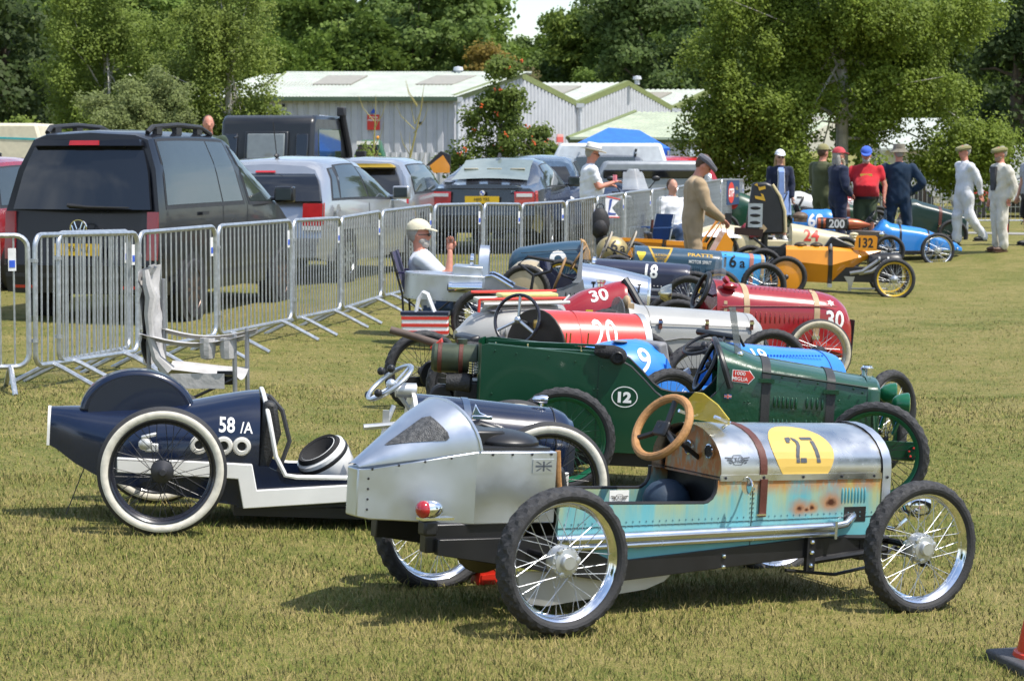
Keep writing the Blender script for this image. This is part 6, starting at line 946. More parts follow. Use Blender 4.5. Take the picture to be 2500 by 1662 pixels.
# low annexe in front of the gables
an = thing('low_annexe', 'low pale shed with mossy roof in front of the gables behind blue gazebo', 'shed', loc=(0, 0, 0)); a0, a1 = (1.75, 70.), (9.5, 74.5); z0, z1 = 2.02, 2.95
b = B(); corr(b, a0, a1, -.3, lambda u: z0); b.go('wall', CLA, an, 20); R0, R1 = (4.3, 79, z1), (12.5, 83, z1)
g = [[tuple(Vector((*a0, z0)).lerp(Vector((*a1, z0)), (i + q)/40) + Vector((0, -.2, .05 + o))) for i in range(40) for q, o in ((0, 0), (.5, 0), (.6, .03), (.9, .03))], [tuple(Vector(R0).lerp(Vector(R1), (i + q)/40) + Vector((0, 0, .05 + o))) for i in range(40) for q, o in ((0, 0), (.5, 0), (.6, .03), (.9, .03))]]
b = B(); b.loft(g, 0, False, False, closed=False); b.go('roof', mat('mossy_sheet_roof', (.36, .40, .29), .7, 0, 0, 1.5, .2), an, 20); b = B(); b.tube([(a0[0], a0[1] - .2, z0), (a1[0], a1[1] - .2, z0)], .09, 6); b.go('gutter', GUT, an); b = B(); b.tube([(a0[0] - .05, a0[1] - .2, z0 + .05), (R0[0], R0[1], z1 + .08)], .06, 6); b.go('verge_trim', TRM, an)
for u in (.34, .75): S4 = [Vector((*a0, z0)).lerp(Vector((*a1, z0)), a).lerp(Vector(R0).lerp(Vector(R1), a), t_) + Vector((0, -.1, .12)) for a, t_ in ((u, .5), (u + .16, .5), (u + .16, .8), (u, .8))]; b = B(); b.add([tuple(p) for p in S4] + [tuple(p - Vector((0, 0, .06))) for p in S4], [(0, 1, 2, 3), (0, 4, 5, 1), (1, 5, 6, 2), (2, 6, 7, 3), (3, 7, 4, 0)]); b.go('skylight', SKL, an)
an = thing('far_shed', 'pale shed roof glimpsed behind the big birch at far right', 'shed', loc=(14.9, 72, 0)); b = B(); b.prism([(-3, -.2), (-3, 1.75), (2.6, 1.75), (2.6, -.2)], 0, 3); b.go('wall', mat('cream_cladding', (.5, .47, .38), .6), an); b = B(); b.add([(-3.2, -.3, 1.75), (2.8, -.3, 1.75), (1.6, 3.4, 2.75), (-3.2, 3.4, 2.75), (-3.2, -.3, 1.68), (2.8, -.3, 1.68), (1.6, 3.4, 2.68), (-3.2, 3.4, 2.68)], [(0, 1, 2, 3), (4, 7, 6, 5), (0, 4, 5, 1), (1, 5, 6, 2), (2, 6, 7, 3), (3, 7, 4, 0)]); b.go('roof', ROF, an)

# ---------------------------------------------------------------- trees
def leaf_mat(n, c, hv=.35, yel=.3):
    M = bpy.data.materials.new(n); M.use_nodes = True; t = M.node_tree; b = t.nodes['Principled BSDF']; l = t.links.new; g = t.nodes.new('ShaderNodeNewGeometry'); no = t.nodes.new('ShaderNodeTexNoise'); no.inputs['Scale'].default_value = .9; no.inputs['Detail'].default_value = 3; l(g.outputs['Position'], no.inputs['Vector'])
    r = t.nodes.new('ShaderNodeValToRGB'); e = r.color_ramp.elements; e[0].color = (c[0]*(1-hv), c[1]*(1-hv), c[2]*(1-hv), 1); e[1].color = (c[0]*(1+hv) + yel*.05, c[1]*(1+hv*.8) + yel*.03, c[2]*(1+hv*.2), 1)
    m = t.nodes.new('ShaderNodeMath'); m.operation = 'MULTIPLY_ADD'; l(g.outputs['Random Per Island'], m.inputs[0]); m.inputs[1].default_value = .6; m2 = t.nodes.new('ShaderNodeMath'); m2.operation = 'MULTIPLY_ADD'; l(no.outputs[0], m2.inputs[0]); m2.inputs[1].default_value = .8; m2.inputs[2].default_value = -.2; l(m2.outputs[0], m.inputs[2]); l(m.outputs[0], r.inputs[0]); l(r.outputs[0], b.inputs['Base Color'])
    b.inputs['Roughness'].default_value = .6; b.inputs['Specular IOR Level'].default_value = .22; tr = t.nodes.new('ShaderNodeBsdfTranslucent'); l(r.outputs[0], tr.inputs[0]); mx = t.nodes.new('ShaderNodeMixShader'); mx.inputs[0].default_value = .38; l(b.outputs[0], mx.inputs[1]); l(tr.outputs[0], mx.inputs[2]); l(mx.outputs[0], t.nodes['Material Output'].inputs['Surface']); return M
BARK = mat('bark', (.10, .08, .06), .9, nv=.3, bp=.5, bs=30); BIRK = mat('birch_bark', (.45, .42, .36), .8, nv=.35, ns=6, bp=.3)
def leaves(lobes, nsub, nl, size, rsub=(.45, .8), droop=0, flat=.75, mid=0):
    P = []; wt = np.array([l_[3]*l_[4]*l_[5] for l_ in lobes])**.67; wt /= wt.sum(); cen = []
    for li, k in zip(lobes, RN.multinomial(nsub, wt)):
        d = RN.normal(size=(k, 3)); d /= np.linalg.norm(d, axis=1)[:, None]; cen.append(np.array(li[:3]) + d * np.array(li[3:6]) * RN.uniform(.45, 1.08, (k, 1)))
    cen = np.concatenate(cen)
    if mid:                                                        # boughs first, then the leaf clusters over their outer sides
        mk = cen[RN.choice(len(cen), mid)]; mr_ = RN.uniform(.30, .55, mid) * np.mean([l_[3] for l_ in lobes]); j = RN.integers(mid, size=nsub); d = RN.normal(size=(nsub, 3)) + np.array([.15, -.25, .35]); d /= np.linalg.norm(d, axis=1)[:, None]; cen = mk[j] + d * (mr_[j] * RN.uniform(.65, 1.05, nsub))[:, None] * np.array([1.15, 1.15, .85])
    rs = RN.uniform(*rsub, len(cen)); per = nl // len(cen); ci = np.repeat(np.arange(len(cen)), per); n = len(ci); d = RN.normal(size=(n, 3)); d /= np.linalg.norm(d, axis=1)[:, None]
    pos = cen[ci] + d * np.array([1, 1, flat]) * (rs[ci] * RN.uniform(.35, 1.05, n))[:, None]
    if droop: k = RN.uniform(size=n) < .75; pos[k, 2] -= RN.uniform(0, droop, k.sum())**1.2; pos[k, :2] = pos[k, :2]*.6 + cen[ci][k, :2]*.4 + .10*np.sign(d[k, :2])*0 + RN.normal(0, .10, (k.sum(), 2))
    nr = RN.normal(size=(n, 3))*.55 + np.array([.30, -.70, .62]) + d*.5; nr /= np.linalg.norm(nr, axis=1)[:, None]; a = np.cross(nr, RN.normal(size=(n, 3))); a /= np.linalg.norm(a, axis=1)[:, None]; c_ = np.cross(nr, a); s = size * RN.uniform(.6, 1.35, n)[:, None]
    V = np.stack([pos - a*s*.5, pos - c_*s*.32, pos + a*s*.5, pos + c_*s*.32], 1).reshape(-1, 3); i = np.arange(n)*4; return V, np.c_[i, i+1, i+2, i+3], cen
def tree(label, base, lobes, nsub, nl, size, m, trunk=(.14, 3.0), mid=0, bark=None, rsub=(.45, .8), droop=0, group=None, extra=None, cat='tree', name='tree', lean=0, nlimb=14):
    o = thing(name, label, cat, loc=base, group=group); V, F, cen = leaves(lobes, nsub, nl, size, rsub, droop, mid=mid); link('crown', fast_mesh('crown', V, F, m), o)
    b = B(); r, h = trunk; tp = Vector((lean, 0, h)); b.tube([(0, 0, -.3), (lean*.2, .03, h*.3), (lean*.6, -.04, h*.65), tuple(tp)], [r*1.3, r, r*.8, r*.45], 10)
    for i in RN.choice(len(cen), min(nlimb, len(cen)), replace=False): q = Vector(cen[i]); st = Vector((lean*.5, 0, h*RN.uniform(.4, .95))); mid = st.lerp(q, .5) + Vector((0, 0, .15)); b.tube([tuple(st), tuple(mid), tuple(q)], [r*.24, r*.13, r*.04], 5, cap=False)
    b.go('trunk', bark or BARK, o)
    if extra: extra(o, cen)
    return o
def gpt(px, Y, z=0): p = at(px, 400, FPX/Y); return Vector((p.x, p.y, z))
LF1 = leaf_mat('birch_leaf_light', (.155, .222, .042)); LF2 = leaf_mat('silver_leaf', (.165, .21, .080)); LF3 = leaf_mat('olive_birch_leaf', (.165, .225, .046)); LFD = leaf_mat('dark_leaf', (.040, .072, .020)); LFO = leaf_mat('oak_leaf', (.150, .235, .050)); LFY = leaf_mat('yellowing_leaf', (.20, .15, .03)); LFW = leaf_mat('willow_birch_leaf', (.155, .222, .030)); LFR = leaf_mat('rowan_leaf', (.11, .165, .030))
tree('dark dense tree at the far left edge behind the birches', gpt(20, 66), [(-.3, 0, 3.6, 2.3, 1.8, 3.2), (-2.2, 0, 5, 2, 1.6, 2.6)], 90, 16000, .20, LFD, (.25, 5), rsub=(.5, .9))
tree('tall olive green birch at left with its top out of view', gpt(265, 60), [(0, 0, 3.4, 1.5, 1.4, 2.2), (-.4, 0, 5.6, 1.2, 1.2, 1.6), (.8, 0, 4.6, 1.2, 1, 1.8), (-.9, 0, 3, .9, .9, 1.6)], 400, 46000, .085, LF1, (.12, 5), 52, BIRK, (.18, .45), .45)
tree('grey green bushy birch in front of the other left trees', gpt(345, 54), [(0, 0, 1.7, 1.35, 1.1, 1.5), (.2, 0, 2.9, .95, .9, 1.0), (-.5, 0, 2.4, .9, .8, 1.0), (.8, -.2, 1.4, .8, .7, 1.0)], 300, 38000, .072, LF2, (.08, 2.8), 44, BIRK, (.14, .36), .25)
tree('weeping olive birch with pale trunk left of the shed', gpt(560, 57), [(0, 0, 3.2, 1.15, 1.0, 2.0), (.3, 0, 5.2, 1.0, 1, 1.6), (-.8, 0, 4.2, 1.0, .9, 2.0), (.6, 0, 2.2, .7, .7, .9)], 420, 50000, .078, LF3, (.11, 4.6), 56, BIRK, (.16, .40), .7)
tree('low bright green bush at the left edge under the dark tree', gpt(70, 57), [(0, 0, 1.3, .95, .8, 1.0), (-.6, 0, 1.7, .7, .7, .8), (.5, 0, .9, .6, .6, .7)], 60, 9000, .11, LF1, (.06, 1.4), 0, None, (.28, .5), name='bush', cat='bush')
tree('dark undergrowth bush between the left birches behind the van', gpt(180, 58), [(0, 0, 1.0, 1.1, .7, 1.0), (1.6, 0, 1.0, 1.3, .7, .9)], 60, 7000, .13, LFD, (.06, 1.2), 0, None, (.3, .55), name='bush', cat='bush')
def berries(o, cen):
    b = B()
    for i in RN.choice(len(cen), 44): c_ = cen[i] + RN.normal(0, .10, 3) + np.array([.06, -.24, .08]); [b.ell(tuple(c_ + RN.normal(0, .028, 3)), (.022, .022, .022), 5) for _ in range(5)]
    b.go('berries', mat('orange_berry', (.60, .11, .02), .4), o, kind='stuff')
tree('rowan tree with orange berries in front of the pale shed', gpt(1222, 50), [(0, 0, 2.0, .85, .75, 1.2), (.1, 0, 3.1, .55, .5, .75), (.55, 0, 1.5, .65, .6, .8), (-.6, 0, 1.3, .55, .55, .7), (0, 0, .9, .9, .7, .6)], 260, 26000, .08, LFR, (.06, 2.6), 46, None, (.14, .34), extra=berries)
tree('big light green birch with drooping branches behind the standing group', gpt(2055, 50, -.1), [(0, 0, 3.3, 1.9, 1.5, 1.9), (-.3, 0, 5.4, 1.8, 1.5, 1.7), (2.2, 0, 2.7, 1.25, 1.2, 1.2), (-2.0, 0, 3.0, 1.15, 1.2, 1.4), (2.9, 0, 1.9, .8, .9, .85), (1.5, 0, 4.8, 1.4, 1.3, 1.5), (-2.7, 0, 1.3, 1.0, .9, .8), (.2, -.6, 1.6, 2.0, .8, .9), (-2.4, .1, 4.4, .9, .9, .9)], 1250, 160000, .082, LFW, (.15, 4.6), 96, BIRK, (.12, .34), .55, nlimb=20)
tree('very dark tree at the right edge behind the men in white', gpt(2480, 62), [(0, 0, 3.2, 1.4, 1.4, 2.6), (1.4, 0, 5, 2, 1.6, 3), (-.2, 0, 1.2, .9, .9, .9)], 120, 17000, .17, LFD, (.3, 4), rsub=(.4, .75))
tree('large dark oak with thick trunk above the shed gables', gpt(1590, 104), [(0, 0, 6.2, 2.8, 2.2, 3.0), (-.9, 0, 8.0, 2.2, 2, 2.2), (1.6, 0, 5.4, 1.8, 1.8, 2.2)], 130, 20000, .24, leaf_mat('deep_oak_leaf', (.075, .125, .036)), (.40, 6), 36, rsub=(.4, .8))
tree('yellowing tree on the wooded slope above the rowan', gpt(1185, 112), [(0, 0, 5.6, 1.0, 1, 1.3), (.5, 0, 4.8, .9, .9, 1.2)], 40, 5000, .22, LFY, (.15, 5), rsub=(.5, .8)); tree('brownish thin tree beside the yellowing tree on the slope', gpt(1262, 114), [(0, 0, 4.6, 1.1, 1, 1.3)], 34, 4000, .20, leaf_mat('brown_green_leaf', (.11, .105, .04)), (.15, 5), rsub=(.5, .8))
# the wood behind: single trees sharing three crowns
pro = []; _used = set(); _mark = [(120, 'at the far left edge'), (320, 'behind the olive green birch'), (470, 'behind the weeping birch'), (630, 'where the weeping birch meets the shed'), (720, 'above the left verge of the shed roof'), (800, 'above the first skylight'), (870, 'above the middle of the long roof'), (940, 'above the red notice board'), (1000, 'above the leaning sapling'), (1060, 'above the second skylight'), (1120, 'left of the yellowing tree'), (1215, 'behind the rowan'), (1290, 'right of the brownish thin tree'), (1345, 'under the gap of sky'), (1400, 'above the first gable valley'), (1450, 'left of the large dark oak'), (1530, 'left behind the dark oak'), (1600, 'straight behind the dark oak'), (1680, 'right of the dark oak'), (1760, 'left of the big birch'), (1950, 'behind the left half of the big birch'), (2120, 'behind the middle of the big birch'), (2260, 'behind the right half of the big birch'), (2380, 'above the man in white'), (9999, 'behind the very dark right tree')]
def wood_label(px, Y, kk):
    m = next(t for x, t in _mark if px < x); r = 'front edge' if Y < 113 else ('middle row' if Y < 127 else 'back row'); c_ = ('dark green', 'mid green', 'deep green')[kk]
    s = '%s tree, %s of the wood %s' % (c_, r, m)
    if s in _used: s = 'taller ' + s
    _used.add(s); return s
for kk, (lb, m_) in enumerate((('dark green broadleaf tree in the wood behind the shed', LFO), ('mid green broadleaf tree in the wood behind the shed', leaf_mat('ash_leaf', (.170, .245, .055))), ('deep green broadleaf tree in the wood behind the shed', leaf_mat('deep_green_leaf', (.115, .185, .044))))):  # the third crown has the darkest leaf colour of the three
    o = tree(wood_label(700 + 150*kk, 118, kk), gpt(700 + 150*kk, 118), [(0, 0, 5.4, 2.7, 2.2, 2.6), (1.2, 0, 7.0, 1.8, 1.6, 1.8), (-1.5, 0, 6.4, 1.7, 1.6, 1.9), (0, -.5, 3.2, 2.4, 1.6, 1.6)], 260, 21000, .25, m_, (.25, 5), 32, rsub=(.35, .75), group='trees of the wood behind the shed'); pro.append(o)
for i, (px, Y, sc) in enumerate([(610, 128, 1.35), (830, 112, 1.1), (900, 128, 1.4), (1010, 116, 1.2), (1075, 130, 1.35), (1130, 124, 1.02), (780, 132, 1.4), (690, 108, .9), (1300, 138, 1.04), (1365, 134, .98), (1420, 140, 1.2), (1240, 142, 1.0), (1500, 130, 1.15), (1740, 112, 1.1), (1840, 122, 1.35), (2200, 120, 1.3), (2330, 110, 1.2), (2420, 126, 1.4), (2050, 130, 1.3), (960, 140, 1.5), (500, 120, 1.3), (380, 124, 1.4), (150, 110, 1.3), (260, 126, 1.4), (20, 120, 1.4), (1395, 124, .62), (1320, 120, .60), (1460, 126, .8), (870, 106, .62), (980, 104, .55), (760, 106, .6), (1110, 108, .6), (1180, 118, .72), (1480, 132, 1.25), (1560, 136, 1.4), (1650, 130, 1.4), (1705, 126, 1.3), (1770, 134, 1.4)]):
    kk = int(RN.integers(3)); o = copy_tree(pro[kk]); o['label'] = wood_label(px, Y, kk); o.location = gpt(px, Y, -.4); o.scale = (sc, sc, sc*.95); o.rotation_euler = (0, 0, RN.uniform(0, 6.28))
# trees on the other sides of the field, which the paintwork and glass mirror
for i, (x, y_, sc) in enumerate([(22, 4, 1.2), (26, 18, 1.3), (24, 30, 1.1), (-16, -22, 1.3), (-4, -26, 1.2), (10, -24, 1.3), (-24, 6, 1.2)]): o = copy_tree(pro[i % 3]); o.location = (x, y_, -.5); o.scale = (sc, sc, sc); o['label'] = 'broadleaf tree standing round the other sides of the field'; o['group'] = 'trees round the other sides of the field'
for j, (px, h_) in enumerate(((905, 2.9), (978, 3.1))):
    o = thing('sapling', ('bare yellowish sapling in front of the red notice board', 'bare leaning sapling right of the red notice board')[j], 'sapling', loc=gpt(px, 48)); b = B(); ln = .1 if j == 0 else .42; b.tube([(0, 0, -.2), (ln*.3, 0, h_*.4), (ln, 0, h_*.8), (ln*1.2, 0, h_)], [.035, .028, .015, .004], 6)
    for q in range(9): z = h_*RN.uniform(.35, .9); a = RN.uniform(-.6, .6); b.tube([(ln*z/h_, 0, z), (ln*z/h_ + a*.5, RN.uniform(-.1, .1), z + .28), (ln*z/h_ + a*.7, 0, z + .55)], [.010, .007, .002], 4, cap=False)
    b.go('stem', mat('yellow_bark', (.30, .26, .08), .7), o)
tree('small leafy shrub under the red notice board', gpt(880, 47), [(0, 0, 1.1, .28, .25, .75)], 14, 1300, .07, LF1, (.03, 1.2), 0, None, (.15, .28), name='shrub', cat='shrub')

# ---------------------------------------------------------------- gazebo, caravans, path
gb = thing('gazebo', 'bright blue pop-up gazebo roof beside the white motorhome', 'gazebo', loc=at(1498, 360, 112) * 1); gb.location.z = 0
z = lambda py: 1.78 + (360 - py)/112
b = B(); E4 = [(-1.15, -.7, z(370)), (1.18, -.7, z(362)), (1.18, 1.3, z(364)), (-1.15, 1.3, z(371))]; RD = [(-.10, .3, z(312)), (.58, .3, z(318))]
b.add(E4 + RD, [(0, 1, 5, 4), (1, 2, 5), (2, 3, 4, 5), (3, 0, 4)]); b.add([(x, y, zz) for x, y, zz in E4] + [(x, y, zz - .16) for x, y, zz in E4], [(0, 4, 5, 1), (1, 5, 6, 2), (2, 6, 7, 3), (3, 7, 4, 0)]); b.go('canopy', cloth('blue_canopy', (.03, .15, .62)), gb, 10)
for x, y, zz in E4: b = B(); b.tube([(x*.97, y, -.2), (x*.97, y, zz - .05)], .025, 6); b.go('leg', STL, gb)
CWH = mat('caravan_white', (.70, .71, .70), .35, 0, .3)
def boxvan(name, label, cat, loc, rz, L_, Wd, H_, m=None, win=(), stripes=(), txt=None, z0=.4):
    o = thing(name, label, cat, loc=loc, rz=radians(rz)); b = B(); b.prism([(-L_/2, z0), (-L_/2, H_*.8), (-L_/2 + .2, H_), (L_/2 - .15, H_), (L_/2, H_*.75), (L_/2, z0)], -Wd/2, Wd/2); bd = b.go('body', m or CWH, o, bev=.06)
    for x, zz, w_, h_ in win: b = B(); b.box((x, -Wd/2 - .01, zz), (w_, .04, h_)); b.go('window', TGL, o, bev=.02)
    for p_, mm in stripes: b = B(); b.prism(p_, -Wd/2 - .012, -Wd/2 - .002); b.go('stripe', mm, o)
    if txt: decal('lettering', text2d(txt[0], txt[3], 1, .02), txt[4], bd, (txt[1], -Wd, txt[2]), off=.02)
    for x in (-L_*.3, L_*.3): b = B(); b.lathe([(.001, -.1), (.2, -.1), (.32, -.09), (.32, .09), (.001, .1)], 20, c=(x, -Wd/2 + .08, .32)); b.go('wheel', RUB, o)
    return o
sw = lambda x, zz, L_: [(x, zz), (x + L_*.5, zz + .16), (x + L_, zz + .14), (x + L_*.55, zz + .08)]
boxvan('motorhome', 'white motorhome with dark swoosh stripes in front of the blue gazebo', 'motorhome', gpt(1490, 44.5), -4, 2.3, 1.6, 1.86, None, (), [(sw(-.45, 1.35, .4), BLK), (sw(.05, 1.42, .35), BLK), ([(.42, 1.2), (.5, 1.75), (.54, 1.75), (.47, 1.2)], BLK)])
boxvan('caravan', 'large white caravan half hidden by the big birch', 'caravan', gpt(1800, 56), 0, 2.6, 2, 1.72, None, [(-.5, 1.3, .6, .4)])
boxvan('camper_van', 'cream camper with turquoise stripe behind the black van', 'camper van', gpt(20, 46), 0, 1.9, 2, 2.26, mat('camper_cream', (.62, .56, .42), .4), [(-.2, 1.5, .6, .35)], [([(-.9, 1.98), (-.9, 2.02), (.85, 1.96), (.85, 1.92)], mat('turquoise_stripe', (.05, .35, .38)))])
boxvan('trailer', 'white box trailer glimpsed between the van and the off-road car', 'trailer', gpt(545, 52), 0, .9, 1.6, 1.95, None, [(.1, 1.5, .5, .2)])
boxvan('service_van', 'white van with slanted dark stripes behind the men in white', 'van', gpt(2442, 58), 0, 2.6, 2, 1.85, None, [(-.25, 1.45, .55, .34)], [([(-.95 + .13*i, 1.1), (-1.1 + .13*i, 1.62), (-1.06 + .13*i, 1.62), (-.90 + .13*i, 1.1)], NUM) for i in range(5)] + [([(-1.2, .55), (-1.2, .68), (-.2, .68), (-.2, .55)], RDC), ([(-1.2, .42), (-1.2, .55), (-.2, .55), (-.2, .42)], mat('stripe_orange', (.7, .35, .02)))], ('EATON MO', -.30, .92, .20, NUM))
boxvan('pick_up_canopy', 'silver ribbed canopy roof behind the dark blue car', 'pick-up', gpt(1590, 43), 0, 2.2, 1.6, 1.52, mat('canopy_silver', (.35, .37, .38), .4, .5), [(0, 1.28, 1.9, .16)])
boxvan('white_car', 'white car roof seen through the wire fence at right', 'car', gpt(2290, 62), 0, 1.9, 1.6, 1.15, None, [(0, .95, 1.3, .25)]); boxvan('white_car', 'white car behind the fence left of the navy overalls man', 'car', gpt(2010, 64), 0, 2.2, 1.6, 1.05, None, [(0, .85, 1.5, .22)])
o = boxvan('tractor', 'small green tractor with orange beacon beyond the saplings', 'tractor', gpt(905, 62), 0, .85, .9, 1.98, mat('tractor_green', (.03, .12, .06), .4), [(-.05, 1.65, .55, .35)]); b = B(); b.ell((.2, 0, 2.04), (.05, .05, .06), 8); b.go('beacon', mat('amber_beacon', (.8, .3, .02), .3), o); b = B(); b.box((-.05, -.46, 1.9), (.6, .04, .10)); b.go('cab_roof', WHT, o)
o = thing('awning', 'orange awning with black top left of the rowan tree', 'awning', loc=gpt(1070, 47)); b = B(); b.prism([(-.26, 1.40), (.05, 1.70), (.24, 1.62), (.24, 1.30)], 0, .8); b.go('black_top', dull('black_canvas', (.02, .02, .025)), o); b = B(); b.prism([(-.18, 1.40), (.1, 1.62), (.24, 1.40), (.24, 1.25), (-.1, 1.25)], -.02, -.004); b.go('orange_panel', ORA, o); b = B(); [b.tube([(x, 0, -.2), (x, 0, 1.4)], .02, 6) for x in (-.2, .22)]; b.go('frame', STL, o)
o = thing('sheet_fence', 'pale low sheet fence under the shed between the saplings and rowan', 'fence', loc=(0, 0, 0)); b = B(); q0, q1 = gpt(780, 70), gpt(1420, 70); corr(b, (q0.x, q0.y), (q1.x, q1.y), -.2, lambda u: 1.62, .3, .04); b.go('sheets', CLA, o, 20)
xs_ = np.arange(6.0, 40, .5); vs = []; fs = []
for i, x in enumerate(xs_):
    for y_ in (46.2, 47.6): vs.append((x, y_, gz(x, y_) + .01))
for i in range(len(xs_) - 1): fs.append((2*i, 2*i + 2, 2*i + 3, 2*i + 1))
b = B(); b.add(vs, fs); b.go('path', mat('concrete_path', (.27, .26, .235), .85, nv=.15, bp=.2), kind='structure')
# ---------------------------------------------------------------- people
SKN = mat('skin', (.50, .26, .18), .55, nv=.1); SK2 = mat('ruddy_skin', (.52, .22, .15), .55, nv=.12)
def capsule(b, a, c, ra, rc, m=0, n=10):
    a, c = Vector(a), Vector(c); d = (c - a); L_ = d.length or 1e-6; d = d / L_; pts = []; rs = []
    for t in (-1, -.8, -.4): pts.append(a + d*ra*t); rs.append(max(.001, ra*sqrt(max(0, 1 - t*t))))
    for t in (0, .5, 1): pts.append(a.lerp(c, t)); rs.append(ra + (rc - ra)*t)
    for t in (.4, .8, 1): pts.append(c + d*rc*t); rs.append(max(.001, rc*sqrt(max(0, 1 - t*t))))
    b.tube(pts, rs, n, m)
def hand(b, w, d, up, k, curl=.8, m=0):
    w, d, up = Vector(w), Vector(d).normalized(), Vector(up).normalized(); sd = d.cross(up).normalized(); up = sd.cross(d)
    R = Matrix((d, sd, up)).transposed(); b.ell(w + d*.045*k, (.052*k, .040*k, .018*k), 10, m, R.to_4x4())
    for i, ln in enumerate((.068, .078, .072, .056)):
        q = w + d*.085*k + sd*(i - 1.5)*.019*k; p1 = q + d*ln*.5*k*cos(curl*.4) - up*ln*.5*k*sin(curl*.4); p2 = p1 + d*ln*.5*k*cos(curl*1.4) - up*ln*.5*k*sin(curl*1.4); b.tube([tuple(q - d*.02*k), tuple(p1), tuple(p2)], [.0095*k, .0085*k, .006*k], 6, m)
    q = w + d*.03*k - sd*.035*k; p1 = q + d*.035*k - sd*.018*k - up*.012*k; b.tube([tuple(q), tuple(p1), tuple(p1 + d*.03*k - up*.01*k)], [.012*k, .011*k, .008*k], 6, m)
def person(label, loc, face, h, top, bot, skin=None, arms=None, legs=None, lean=0, head=(0, 0), hat=None, hatm=None, hair=None, hairlen=0, beard=None, belly=0, sleeve='long', shorts=False, shoe=None, wide=1, seat=None, extra=None):
    k = h/1.75; o = thing('person', label, 'person', loc=loc, rz=radians(face)); skin = skin or SKN; shoe = shoe or BKD; b = B(); hipz = seat if seat else .92
    J = lambda x, y, z: Vector((x*k, y*k, z*k)); cl, sl_ = cos(radians(lean)), sin(radians(lean)); T = lambda x, y, z: J(x*cl + (z)*sl_, y, hipz + z*cl - x*sl_)
    rg = []
    for z, rx, ry, dx in ((-.16, .10, .16, 0), (-.10, .115, .175*wide, 0), (-.02, .135, .192*wide, 0), (.08, .138 + belly*.6, .192*wide, belly*.45), (.18, .134 + belly, .188*wide, belly*.75), (.28, .138 + belly*.55, .200*wide, belly*.4), (.38, .142, .218*wide, 0), (.45, .122, .222*wide, -.01), (.505, .095, .18*wide, -.01), (.54, .07, .085, 0)): rg.append([T(dx + rx*cos(2*pi*i/16), ry*sin(2*pi*i/16), z) for i in range(16)])
    tb = B(); b.loft(rg[:3], 2); b.loft(rg[2:], 1)
    hd = Vector((.03, 0, .675)); hp, hy = radians(head[0]), radians(head[1]); Hc = T(*hd) ; Rh = Matrix.Rotation(hy, 4, 'Z') @ Matrix.Rotation(hp + radians(lean)*.6, 4, 'Y'); nk = T(0, 0, .53); base = nk + (Hc - nk)*.45; HM = Matrix.Translation(base) @ Rh; Hp = lambda x, y, z: HM @ Vector((x*k, y*k, z*k))
    capsule(b, nk - (Hc - nk)*.2, Hp(0, 0, .04), .066*k, .06*k)
    b.ell(Hp(.0, 0, .115), (.098*k, .078*k, .115*k), 16, 0, Rh); b.ell(Hp(.035, 0, .05), (.062*k, .058*k, .062*k), 12, 0, Rh); b.ell(Hp(.105, 0, .085), (.020*k, .014*k, .024*k), 8, 0, Rh)
    for sg in (-1, 1): b.ell(Hp(-.005, sg*.080, .095), (.022*k, .012*k, .032*k), 8, 0, Rh); b.ell(Hp(.088, sg*.032, .098), (.012*k, .018*k, .010*k), 8, 0, Rh)
    hands = []
    for sg, ar in zip((-1, 1), arms or ((None,)*2)):
        S = T(0, sg*.20*wide, .455); ar = ar or ((.02, sg*.26*wide, .17), (.10, sg*.25*wide, -.06)); E_, W_ = T(*ar[0]), T(*ar[1]); sm = 1
        capsule(b, S, S.lerp(E_, .55) if sleeve == 'short' else E_, .084*k, .068*k, 1)
        if sleeve == 'short': capsule(b, S.lerp(E_, .4), E_, .050*k, .043*k, 0); capsule(b, E_, W_, .046*k, .030*k, 0)
        else: capsule(b, E_, E_.lerp(W_, .92), .066*k, .052*k, 1); capsule(b, E_.lerp(W_, .8), W_, .03*k, .027*k, 0)
        hands.append((W_, (W_ - E_).normalized()))
    feet = []
    for sg, lg in zip((-1, 1), legs or ((None,)*2)):
        Hh = J(0, sg*.09, hipz - .02); lg = lg or ((.02, sg*.10, .49), (-.02, sg*.11, .09)); Kn, An = J(*lg[0]), J(*lg[1])
        capsule(b, Hh, Kn if not shorts else Hh.lerp(Kn, .80), .118*k, .092*k if not shorts else .105*k, 2)
        if shorts: capsule(b, Hh.lerp(Kn, .6), Kn, .062*k, .05*k, 0); capsule(b, Kn, An, .052*k, .034*k, 0)
        else: capsule(b, Kn, An, .088*k, .080*k, 2)
        feet.append((An, lg))
    # one closed skin over all of it
    src = b.mesh('body_source', [skin, top, bot]); so_ = bpy.data.objects.new('body_source', src); COL.objects.link(so_); rm = so_.modifiers.new('r', 'REMESH'); rm.mode = 'VOXEL'; rm.voxel_size = .018*k; rm.use_smooth_shade = True; smo = so_.modifiers.new('s', 'SMOOTH'); smo.iterations = 3; smo.factor = .5
    dg = bpy.context.evaluated_depsgraph_get(); me = bpy.data.meshes.new_from_object(so_.evaluated_get(dg)); bpy.data.objects.remove(so_)
    bt = BVHTree.FromPolygons([Vector(v) for v in b.v], b.f); mi = [b.m[bt.find_nearest(p.center)[2]] for p in me.polygons]
    hb = B(); [hand(hb, w_, d_, (0, 0, 1) if abs(d_.z) < .8 else (.2, -1 if i else 1, 0), k) for i, (w_, d_) in enumerate(hands)]
